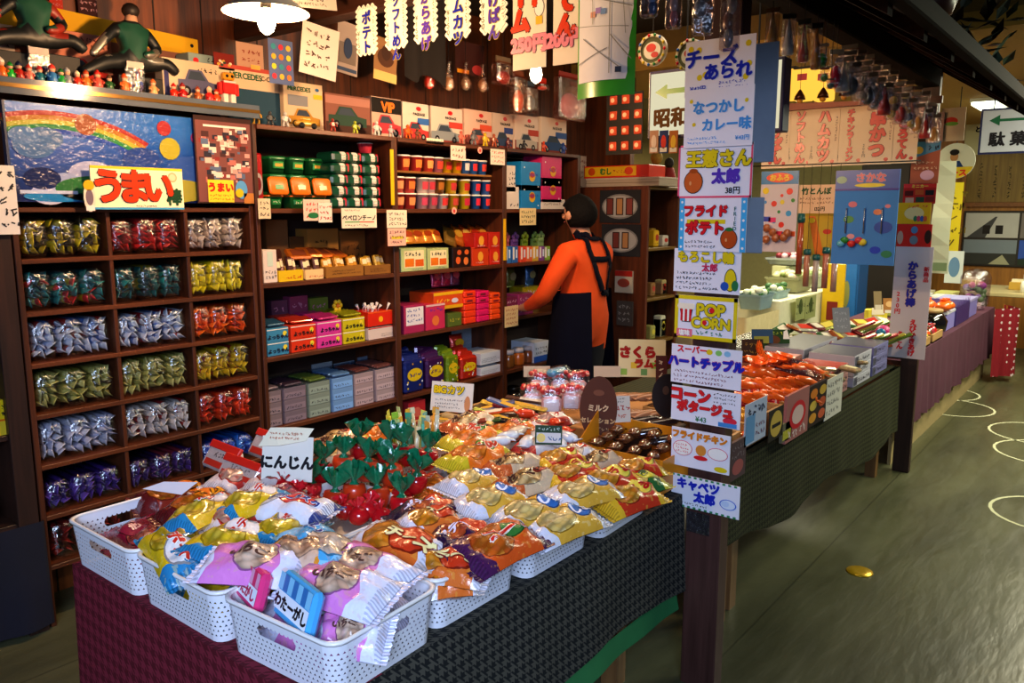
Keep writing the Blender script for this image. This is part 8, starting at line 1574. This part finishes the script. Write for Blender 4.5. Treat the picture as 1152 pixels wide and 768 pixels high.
def hangpack(label, u, vt, vb, y, wpx, c, c2, kind=0, grp=None):
 a, b_ = aty(u, vt, y), aty(u, vb, y); h = a.z - b_.z; w = wpx / 900 * (b_ - EYE).dot(FW); r = thing('hanging_packet', label, 'packet', (b_.x, y, b_.z), FACEX + R(rnd.random() * 40 - 10), grp)
 hb = h * .88
 if kind == 1: MB().lathe([(w * .4, 0), (w * .42, hb * .2), (w * .06, hb)], mat(c, .2, var=.4, coat=.6), 10).build('toy', r)
 elif kind == 2: MB().ball((0, 0, hb * .35), w * .4, w * .3, hb * .33, mat(c, .15, var=.2, coat=.8), 10).build('toy', r)
 else:
  mb = MB()
  for q in range(3): mb.ball(((rnd.random() - .5) * w * .4, 0, hb * (.2 + .25 * q)), w * .28, w * .16, hb * .16, mat((c, c2, c)[q], .25, var=.3, coat=.5), 8)
  mb.build('toy', r)
 MB().box(-w / 2, -.012, 0, w / 2, .012, hb, film('#f4ecec', .22), .006).build('clear_bag', r); MB().box(-w / 2, -.003, hb, w / 2, .003, h, paper(c2)).build('header_card', r)
 if b_.z + h < 2.30 and u < 945: MB().box(-.001, -.001, h, .001, .001, 2.31 - b_.z, BLACK).build('hanging_string', r)
 return r
HP = [(730, -40, 20, '#3a5a8a', '#7a9ac8', 0, 20, 'blue packet hanging from the beam, nearest the map banner'), (757, -40, 33, '#a86a7a', '#b8a8b0', 0, 18, 'clear pink packet hanging from the beam, second from the map banner'), (790, -40, 40, '#6a7a8a', '#8a9aa8', 0, 24, 'grey-blue flat packet hanging over the topmost poster'), (820, -30, 57, '#7a8494', '#6a4a44', 0, 22, 'grey flat packet hanging lowest over the topmost poster'), (868, 8, 50, '#b8844a', '#5a3a1c', 1, 15, 'cone packet of tan toys right beyond the topmost poster'), (886, 14, 62, '#a8a8b0', '#16181c', 1, 15, 'cone packet with silver foil and a black tag'), (903, 20, 70, '#a84a4c', '#14161a', 1, 14, 'cone packet with red stripes and a black tag'), (917, 24, 78, '#b8844a', '#14161c', 1, 12, 'slim cone packet with a black tag'), (924, 48, 76, '#1f9a3c', '#c8b8b0', 2, 14, 'shiny green balloon packet under the beam'), (939, 54, 100, '#b81c3c', '#b0a8a0', 2, 15, 'crimson stocking packet under the beam'), (927, 76, 92, '#5aa83a', '#8a3a3a', 2, 10, 'lime green ball packet under the green balloon'), (934, 88, 100, '#2f6a5a', '#5a3a3a', 2, 9, 'teal ball packet at the foot of the crimson stocking')]
for u, vt, vb, c, c2, kd, wp, lb_ in HP: hangpack(lb_, u, vt, vb, 1.0 if u < 850 else 1.02, wp, c, c2, kd)
HC = [('#9aa0a8', 'silver'), ('#6a7078', 'pewter'), ('#a8a4a0', 'pale grey'), ('#4a5058', 'dark grey'), ('#c8b84a', 'yellow'), ('#8a9a3a', 'lime'), ('#a86a3a', 'copper'), ('#a83a3a', 'red'), ('#b88a4a', 'amber'), ('#7a2c34', 'wine red'), ('#c8a0a0', 'pale pink')]
for k in range(34):
 u = 948 + k * 3.05; f = k / 33; vb = 103 + f * 58 - (k % 3) * 9; vt = vb - 40 + f * 6; ci = [0, 1, 2, 3, 0, 2][k % 6] if f < .4 else [4, 6, 8, 7, 5, 2][k % 6] if f < .75 else [7, 6, 9, 8, 10, 3][k % 6]
 hangpack(f'{HC[ci][1]} toy packet hanging along the front beam, {["outer", "middle", "inner"][k % 3]} row, {ORD[k // 3]} towards the far post', u, vt, vb, 1.0 + .03 * (k % 3), 19 - 5 * f, HC[ci][0], ('#4a4440', '#6a6664', '#2a2422')[k % 3], (k % 2) * 2 if k % 5 else 1, 'toy packets along the front beam')
facex('clear packet with a small red and green toy hanging beside the far post', 'hanging_packet', 'packet', 1060, 122, 1084, 158, 5.26, '#c8b89a', lambda m, w, h: (m.ell(-w * .1, h * .1, w * .3, h * .12, -.0008, gloss('#c8341c')), m.ell(-w * .05, h * .02, w * .28, h * .06, -.0012, gloss('#6aa83a'))), .006, part='packet_body'); facex('large clear packet of pale pink toys hanging at the far post', 'hanging_packet', 'packet', 1032, 128, 1060, 160, 5.24, '#a88a80', lambda m, w, h: (m.scrib(-w * .4, -h * .4, w * .4, h * .4, 3, paper('#d8c8c0'), -.001, 160), m.ell(.0, h * .1, w * .2, h * .2, -.0008, paper('#c87a7a'))), .01, part='packet_body')
facex('blue and orange picture poster at the top of the far post', 'picture_poster', 'poster', 1027, 160, 1055, 206, 5.232, '#a8604a', lambda m, w, h: (m.poly([(-w / 2, -.0008, h * .1), (w / 2, -.0008, h * .3), (w / 2, -.0008, h / 2), (-w / 2, -.0008, h / 2)], gloss('#2a7aa8')), m.ell(-w * .25, h * .3, w * .15, h * .09, -.0014, gloss('#d8b03a')), m.scrib(.0, h * .25, w * .45, h * .45, 1, INK, -.0014, 161), m.ell(w * .1, -h * .3, w * .25, h * .12, -.0008, paper('#d8b0c8')), m.scrib(-w * .4, -h * .2, w * .4, h * .05, 2, paper('#e0c0a0'), -.0014, 162)))
def cars(m, w, h): m.rect(-w / 2, h * .3, w / 2, h / 2, -.0006, gloss('#d82c24')); m.text('ミニカー', .0, h * .38, h * .2, gloss('#e8d03a'), -.0014, .05); [m.rect(x * w, z * h, x * w + w * .26, z * h + h * .26, -.001, paper(c)) for x, z, c in ((-.45, -.1, '#5a1414'), (-.13, -.05, '#b85a2c'), (.18, -.08, '#1c1c24'), (-.42, -.45, '#c8a89a'), (-.1, -.42, '#2a4a3a'), (.2, -.4, '#7a2424'))]
[glyph(c_) for c_ in 'ニ']
facex('red poster of small toy cars on the far post', 'picture_poster', 'poster', 1017, 207, 1052, 229, 5.226, '#b82824', cars); facex('yellow poster with small coloured pictures on the far post', 'picture_poster', 'poster', 1011, 228, 1046, 252, 5.220, '#e0b81c', lambda m, w, h: (m.ell(.0, .0, w * .3, h * .3, -.0006, paper('#e8d8a0')), m.scrib(-w * .2, h * .2, w * .4, h * .45, 1, PR, -.0014, 163), [m.ell(w * (.05 + .1 * k), -h * .25, w * .06, h * .14, -.001 - .0002 * k, gloss(('#2f7a4a', '#c83a5a', '#3a5ab0', '#d8641c')[k]), 10) for k in range(4)])); facex('red poster with small blue pictures on the far post', 'picture_poster', 'poster', 1010, 252, 1047, 278, 5.214, '#d82c24', lambda m, w, h: (m.ell(.0, h * .25, w * .1, h * .16, -.0008, gloss('#5a8ac0')), m.ell(0, -h * .2, w * .12, h * .2, -.0008, gloss('#7a8a9a')), m.ell(-w * .4, -h * .1, w * .09, h * .3, -.0008, paper('#c8a89a')), m.ell(w * .4, -h * .05, w * .1, h * .3, -.0008, paper('#3a2420'))))
def kara(m, w, h):
 m.text('からあげ棒', .0, h * .17, w * .27, PB, -.001, .07, True, outline=gloss('#e0c03a'), ow=.03, adv=.98); m.text('230円', -w * .33, .0, w * .17, PR, -.001, .03, True, adv=1.0); m.text('新商品', w * .36, h * .26, w * .15, PR, -.001, .03, True); m.text('えびかきあげ', w * .12, -h * .31, w * .19, PR, -.001, .06, True, adv=.95); m.text('うどん', -w * .2, -h * .34, w * .18, PR, -.001, .06, True)
a0, a1 = atx(1003, 276, 5.21), atx(1044, 405, 5.21); facex('tall white menu poster with blue and red vertical lettering on the far post', 'menu_poster', 'poster', 1008, 277, 1040, 405, 5.208, '#d8d4e2', kara, tilt=0)
r = facex('balloon packet printed with red and blue dots and bronze balls at the foot', 'balloon_packet', 'packet', 857, 193, 894, 284, 4.95, '#cfc8d4', lambda m, w, h: (m.rect(-w / 2, h * .34, w / 2, h / 2, -.0006, gloss('#2a7ab8')), m.ell(.0, h * .42, w * .36, h * .06, -.0012, gloss('#e0401c')), m.text('おふろ', .0, h * .42, h * .085, gloss('#e0c01c'), -.0018, .06), [m.ell(x * w, z * h, q, q, -.0008, gloss(c), 12) for x, z, q, c in ((-.36, .26, .02, '#e0c81c'), (.28, .25, .02, '#d8342c'), (.08, .2, .01, '#d8342c'), (-.36, .12, .01, '#3a8ad0'), (-.12, .1, .018, '#d83a34'), (.1, .12, .014, '#d8c83a'), (.38, .14, .012, '#2f8a3a'), (.28, -.02, .018, '#3a9ad8'), (.02, -.0, .01, '#2f8a4a'), (.1, -.16, .018, '#d8342c'), (-.1, -.12, .012, '#4a9ad0'))], [m.rect(x * w, z * h, x * w + w * .2, z * h + h * .06, -.001, gloss(c)) for x, z, c in ((-.4, -.12, '#3a4ab8'), (-.25, -.13, '#d83a7a'), (-.05, -.3, '#d82c4a'), (.12, -.31, '#3a6ad0'), (.28, -.3, '#d85a2c'))]), .006, part='packet_body')
[glyph(c_) for c_ in 'ふぎょ']
for k, (y_, z_) in enumerate(((-.06, -.17), (-.06, -.1), (0, -.16), (.05, -.155), (.07, -.13), (-.02, -.125))): MB().ball((y_ , -.02, z_), .026, .02, .026, mat('#a8623a', .2, coat=.8), 10).build('bronze_ball', r)
facex('peach handwritten price board for bamboo toys hanging beside the balloon packet', 'price_board', 'sign', 899, 208, 939, 240, 4.97, '#e8c4a0', lambda m, w, h: (m.text('竹とんぼ', -w * .02, h * .28, w * .2, paper('#2a5a3a'), -.001, .04), m.scrib(-w * .46, -h * .2, w * .46, h * .08, 2, paper('#8a5a4a'), -.001, 165), m.text('132円', w * .1, -h * .34, w * .13, INK, -.001, .02)))
facex('yellow net packet with an orange stripe behind the peach price board', 'toy_packet', 'packet', 902, 238, 939, 288, 5.02, '#c8a83a', lambda m, w, h: (m.poly([(-w * .3, -.0008, h * .4), (-w * .1, -.0008, h * .4), (w * .2, -.0008, -h * .5), (-w * .05, -.0008, -h * .5)], gloss('#d8782c')), m.ell(w * .25, h * .05, w * .12, h * .06, -.0012, gloss('#c83a2c')), m.ell(-w * .2, h * .3, w * .1, h * .06, -.0016, gloss('#d8c02c'))), .006, part='packet_body')
for k, (u, v0, v1, c) in enumerate(((898, 240, 308, '#a84a2c'), (906, 280, 322, '#b87a60'), (916, 286, 328, '#b0a098'), (927, 278, 324, '#b06a54'), (937, 288, 328, '#b89080'))):
 a, b_ = atx(u, v0, 4.93 + .02 * k), atx(u, v1, 4.93 + .02 * k); h = a.z - b_.z; r = thing('tube_packet', f'slim tube packet with a dark green cap, {ORD[k]} from the balloon packet', 'packet', (b_.x, b_.y, b_.z)); MB().tube([(0, 0, 0), (0, 0, h * .85)], .018, mat(c, .2, var=.3, coat=.7), 10).build('tube', r); MB().lathe([(.022, h * .85), (.024, h * .9), (.02, h)], gloss('#1c5a5a'), 10).build('cap', r); MB().box(-.001, -.001, h, .001, .001, max(h + .01, 1.875 - b_.z), BLACK).build('hanging_string', r)
r = facex('large blue pool toy packet with three silver rods hanging beside the far post', 'toy_packet', 'packet', 941, 192, 1005, 299, 4.9, '#4a8ad8', lambda m, w, h: (m.rect(-w / 2, h * .3, w / 2, h / 2, -.0006, gloss('#4a6ac0')), m.rect(-w / 2, h * .285, w / 2, h * .305, -.001, gloss('#3a2a9a')), m.text('さかな', .02, h * .42, w * .16, gloss('#d87a8a'), -.0014, .06, outline=gloss('#8ac0f0'), ow=.03), m.ell(w * .05, h * .34, w * .24, h * .022, -.0016, gloss('#d8d03a')), [m.ell(x * w, z * h, q, q * .7, -.001 - .0001 * k, gloss(c), 12) for k, (x, z, q, c) in enumerate(((-.2, .14, .025, '#c8708a'), (-.25, -.02, .03, '#5a9a5a'), (-.2, -.2, .022, '#d8a0b0'), (.2, .06, .024, '#d88a6a'), (.35, .12, .016, '#d88aa0'), (.3, -.1, .05, '#3a5ab8'), (.38, -.38, .03, '#3a8a6a'), (.2, -.34, .03, '#2a4ad0'), (-.4, .4, .03, '#8ab0a0')))]), .008, part='packet_body')
for k, x in enumerate((-.10, .0, .095)): MB().tube([(x, -.008, -.09), (x, -.008, .055)], .004, mat('#9aa4b8', .2, metal=.8), 8).build('silver_rod', r)
for k, (x, z, c) in enumerate(((-.1, -.13, '#2f8a3a'), (-.06, -.15, '#c8302c'), (-.02, -.13, '#c83a4a'), (.0, -.14, '#d8c83a'), (-.12, -.15, '#5ab0d8'))): MB().ball((x, -.01, z), .024, .012, .02, gloss(c), 8).build('toy_fish', r)
[glyph(c_) for c_ in 'な']
p0, p1_ = atz(1095, 112, 2.58), atz(1122, 131, 2.58)
r = thing('ceiling_light', 'bright white fluorescent ceiling panel in the hall', 'ceiling light', (9.3, 1.3, 2.56)); MB().box(-.85, -.11, .01, .85, .11, .04, mat('#d8d8c8', .5)).build('housing', r); MB().box(-.83, -.1, -.02, .83, .1, .01, glow('#f8ffe0', 4), .006).build('lit_tube_cover', r)
r = thing('artificial_plant', 'dark artificial vine with big leaves on top of the awning roof', 'plant', (4.6, .72, 2.29)); mb = MB(); rd = random.Random(9)
for k in range(46):
 c = Vector((rd.random() * 1.6 - .9, rd.random() * .1 - .05 + .05, rd.random() * .36 - .02)); d = Vector((rd.random() - .5, rd.random() - .8, rd.random() * .8 - .2)).normalized(); s_ = d.cross(Vector((0, 0, 1))).normalized() * .03; L = .10 + rd.random() * .07
 mb.add([c, c + d * L * .4 + s_, c + d * L, c + d * L * .4 - s_, c + d * L * .45 + Vector((0, 0, .012))], [(0, 1, 4), (1, 2, 4), (2, 3, 4), (3, 0, 4)], mat(rd.choice(('#1c2a2c', '#24383a', '#2a1c1c', '#3a4a3c')), .3, coat=.4))
mb.build('foliage', r); mb = MB(); mb.tube([(-.95, .05, 0), (-.5, .08, .1), (0, .03, .06), (.4, .06, .14), (.75, .04, .05)], .012, mat('#2a1a10', .8), 6); mb.build('stem', r)
r = thing('gourd', 'big reddish brown gourd ornament on the awning roof beside the vine', 'ornament', (3.55, .75, 2.34)); MB().lathe([(.01, -.02), (.07, .0), (.09, .06), (.05, .13), (.06, .17), (.03, .22), (.008, .24)], mat('#5a2a14', .4), 14).build('gourd', r); MB().tube([(0, 0, .235), (.01, 0, .28)], .008, mat('#3a2410', .7), 6).build('stem', r)
PX, PY_ = 4.26, 2.80
pr = thing('person', 'person seen from behind in an orange sweater and black apron reaching to the shelves', 'person', (PX, PY_, 0), R(4))
ORG_S = mat('#e2500a', .85, var=.12, scale=14, bump=.1); BLK = mat('#07081a', .95, var=.3, scale=12, spec=.15); TRS = mat('#0e0d14', .85); SKIN = mat('#c08a6c', .55, var=.06)
pts = [(0, 0, .93, (.165, .125)), (0, .0, 1.06, (.165, .12)), (0, -.01, 1.20, (.178, .125)), (0, -.015, 1.33, (.165, .105)), (0, .0, 1.42, (.07, .06)), (-.01, .02, 1.485, (.052, .052)), (-.015, .035, 1.545, (.072, .080)), (-.02, .04, 1.615, (.076, .086)), (-.02, .035, 1.665, (.05, .06)),
       (-.19, -.01, 1.345, .075), (-.245, .05, 1.19, .062), (-.255, .11, 1.075, .055), (-.19, .22, 1.02, .046), (-.135, .30, .99, .034), (-.115, .335, .978, .03), (-.10, .365, .968, (.034, .02)),
       (.19, -.01, 1.345, .075), (.245, .05, 1.19, .062), (.26, .10, 1.07, .055), (.2, .22, 1.04, .046), (.13, .31, 1.03, .032), (.10, .34, 1.02, (.034, .02)),
       (-.095, 0, .86, .115), (-.105, .01, .66, .095), (-.105, .02, .47, .068), (-.105, .0, .28, .058), (-.105, -.02, .10, .042), (-.105, .04, .045, .042), (-.108, .14, .035, .036),
       (.095, 0, .86, .115), (.105, .01, .66, .095), (.105, .02, .47, .068), (.105, .0, .28, .058), (.105, -.02, .10, .042), (.105, .04, .045, .042), (.108, .14, .035, .036)]
ed = [(0, 1), (1, 2), (2, 3), (3, 4), (4, 5), (5, 6), (6, 7), (7, 8), (3, 9), (9, 10), (10, 11), (11, 12), (12, 13), (13, 14), (14, 15), (3, 16), (16, 17), (17, 18), (18, 19), (19, 20), (20, 21), (0, 22), (22, 23), (23, 24), (24, 25), (25, 26), (26, 27), (27, 28), (0, 29), (29, 30), (30, 31), (31, 32), (32, 33), (33, 34), (34, 35)]
def fingers(base, palm, dirv, side):
 for k in range(5):
  o_ = (k - 1.5) * .017; L = (.058, .068, .064, .05)[k] if k < 4 else .05
  b_ = Vector(palm) + Vector((o_ * side, .018, 0)) if k < 4 else Vector(palm) + Vector((-.032 * side, -.005, 0))
  d = Vector(dirv) if k < 4 else Vector((-.5 * side, .8, -.1)).normalized()
  i0 = len(pts); pts.append((*b_, .0095)); pts.append((*(b_ + d * L * .5 + Vector((0, 0, .004))), .0085)); pts.append((*(b_ + d * L + Vector((0, 0, -.012))), .0070))
  ed.extend([(base, i0), (i0, i0 + 1), (i0 + 1, i0 + 2)])
fingers(15, (-.095, .372, .966), Vector((.2, .95, -.2)).normalized(), -1); fingers(21, (.10, .35, 1.02), Vector((-.5, .8, -.1)).normalized(), 1)
def pm(c):
 if c.z > 1.455: return SKIN
 if c.y > .29 and .95 < c.z < 1.1: return SKIN
 if c.z < .09: return BLACK
 if c.z < .735: return TRS
 return ORG_S
body = skin_obj('body', pts, ed, pm, pr, 2, 0)
mb = MB(); HAIR = mat('#0a0707', .85, var=.4, scale=60, bump=.6, spec=.2)
lo = []
for j in range(9):
 f = j / 8; z = 1.498 + f * .212; k = math.sin(math.pi * (.16 + .84 * f)) ** .6; l = []
 for i in range(20):
  a = 2 * math.pi * i / 20; rx, ry = .098 * k, .112 * k; cut = .055 if math.sin(a) > .45 and z < 1.625 else 0
  l.append((-.018 + rx * math.cos(a) * (1 + .03 * math.sin(i * 3 + j)), .022 + ry * math.sin(a) - cut * (1 if math.sin(a) > 0 else 0), z))
 lo.append(l)
mb.ring(lo, HAIR, True, True, True, True).build('hair', pr)
for s_ in (-1, 1): MB().ball((-.018 + s_ * .096, .035, 1.57), .012, .02, .028, SKIN, 8).build('ear', pr)
mb = MB(); mb.ball((-.02, .122, 1.565), .011, .016, .018, SKIN, 8); mb.build('nose', pr)
for s_ in (-1, 1): MB().ball((-.02 + s_ * .032, .112, 1.592), .011, .006, .007, INK, 8).build('eye', pr)
MB().ball((-.02, .113, 1.53), .02, .006, .006, mat('#9a4a40', .5), 8).build('mouth', pr)
from mathutils.bvhtree import BVHTree
bv = BVHTree.FromPolygons([v.co.copy() for v in body.data.vertices], [tuple(p.vertices) for p in body.data.polygons])
ap = thing('apron_skirt', None, None) if False else None
mb = MB(); vs = []; n, rows = 44, 10
for j in range(rows):
 f = j / (rows - 1); z = 1.10 - f * .60
 for i in range(n + 1):
  a = R(-130 - 262 * i / n); fold = 1 + .025 * f * math.sin(i * .9) + .015 * f * math.sin(i * 2.1)
  rx, ry = (.205 + .04 * f) * fold, (.165 + .045 * f) * fold; vs.append((rx * math.cos(a), -.005 + ry * math.sin(a), z - .012 * math.sin(a) * (1 - f)))
mb.add(vs, [(j * (n + 1) + i, j * (n + 1) + i + 1, (j + 1) * (n + 1) + i + 1, (j + 1) * (n + 1) + i) for j in range(rows - 1) for i in range(n)], BLK, True); mb.build('apron', pr)
def ribbon(path, w, off=.008):
 pp = []
 for (x0, y0, z0), (x1, y1, z1) in zip(path, path[1:]):
  for i in range(10):
   f = i / 10; pp.append(Vector((x0 + (x1 - x0) * f, y0 + (y1 - y0) * f, z0 + (z1 - z0) * f)))
 pp.append(Vector(path[-1])); L = []; Q = []
 for q in pp:
  loc, nor, _, _ = bv.find_nearest(q); Q.append((loc + nor * off, nor))
 vs = []
 for i, (c, nor) in enumerate(Q):
  d = (Q[min(i + 1, len(Q) - 1)][0] - Q[max(i - 1, 0)][0]).normalized(); s_ = d.cross(nor).normalized() * w / 2; vs += [c + s_, c - s_, c - s_ + nor * .004, c + s_ + nor * .004]
 return MB().add(vs, [(4 * i + a, 4 * i + b_, 4 * i + 4 + b_, 4 * i + 4 + a) for i in range(len(Q) - 1) for a, b_ in ((0, 1), (1, 2), (2, 3), (3, 0))], BLK, True)
ribbon([(-.085, .02, 1.47), (-.10, -.16, 1.38), (-.05, -.2, 1.2), (.0, -.2, 1.10)], .042).build('apron_strap', pr)
ribbon([(.09, .02, 1.47), (.11, -.16, 1.38), (.13, -.2, 1.2), (.14, -.16, 1.08)], .042).build('apron_strap', pr)
ribbon([(-.085, -.2, 1.335), (.0, -.25, 1.325), (.12, -.2, 1.315)], .036).build('apron_strap', pr)
ribbon([(.0, -.25, 1.09), (.1, -.2, 1.085), (.2, -.05, 1.09), (.2, .08, 1.09)], .036, .012).build('apron_tie', pr)
ribbon([(-.07, .0, 1.45), (-.03, -.1, 1.46), (.05, -.1, 1.455), (.07, .02, 1.45)], .035).build('apron_collar', pr)
pr.scale = (1.12, 1.08, 1.0)
w = bpy.data.worlds.new('world'); SC.world = w; w.use_nodes = True
bg = w.node_tree.nodes['Background']; bg.inputs[0].default_value = (.55, .65, 1, 1); bg.inputs[1].default_value = .06
def area(name, loc, target, sx, sy, e, col):
 l = bpy.data.lights.new(name, 'AREA'); l.shape = 'RECTANGLE'; l.size = sx; l.size_y = sy; l.energy = e; l.color = col
 o = bpy.data.objects.new(name, l); COL.objects.link(o); o.location = loc
 o.rotation_euler = (Vector(target) - Vector(loc)).to_track_quat('-Z', 'Y').to_euler(); return o
def point(name, loc, e, col, r=.04):
 l = bpy.data.lights.new(name, 'POINT'); l.energy = e; l.color = col; l.shadow_soft_size = r
 o = bpy.data.objects.new(name, l); COL.objects.link(o); o.location = loc; return o
d_ = area('daylight', (-1.3, -.9, 2.3), (1.15, 1.7, .75), 1.4, 1.4, 36, (.55, .70, 1)); d_.data.spread = R(72)
point('shade_bulb', (LAMP1.x, 2.4, LAMP1.z - .06), 55, (1, .60, .30))
point('bare_bulb', (LAMP2.x, 2.4, LAMP2.z - .06), 55, (1, .64, .33))
area('stall_fill', (3.2, 1.6, 2.75), (3.2, 2.6, .8), 2.4, .6, 24, (1, .8, .58))
area('hall_tube', (7.5, .1, 2.55), (7.5, .1, 0), 4.0, .3, 120, (1, .95, .7))
area('back_hall', (7.5, 3.0, 2.5), (7.5, 2.8, 0), 3, 1, 120, (1, .93, .66))
area('aisle_tube', (5.6, -.75, 2.55), (5.6, .1, 0), 2.2, .25, 70, (.95, 1, .72))
SC.view_settings.view_transform = 'Standard'
SC.view_settings.look = 'None'
SC.view_settings.exposure = 0
SC.view_settings.gamma = .91
SC.cycles.max_bounces = 8
SC.cycles.transparent_max_bounces = 16
SC.cycles.sample_clamp_indirect = 4
SC.cycles.use_denoising = True
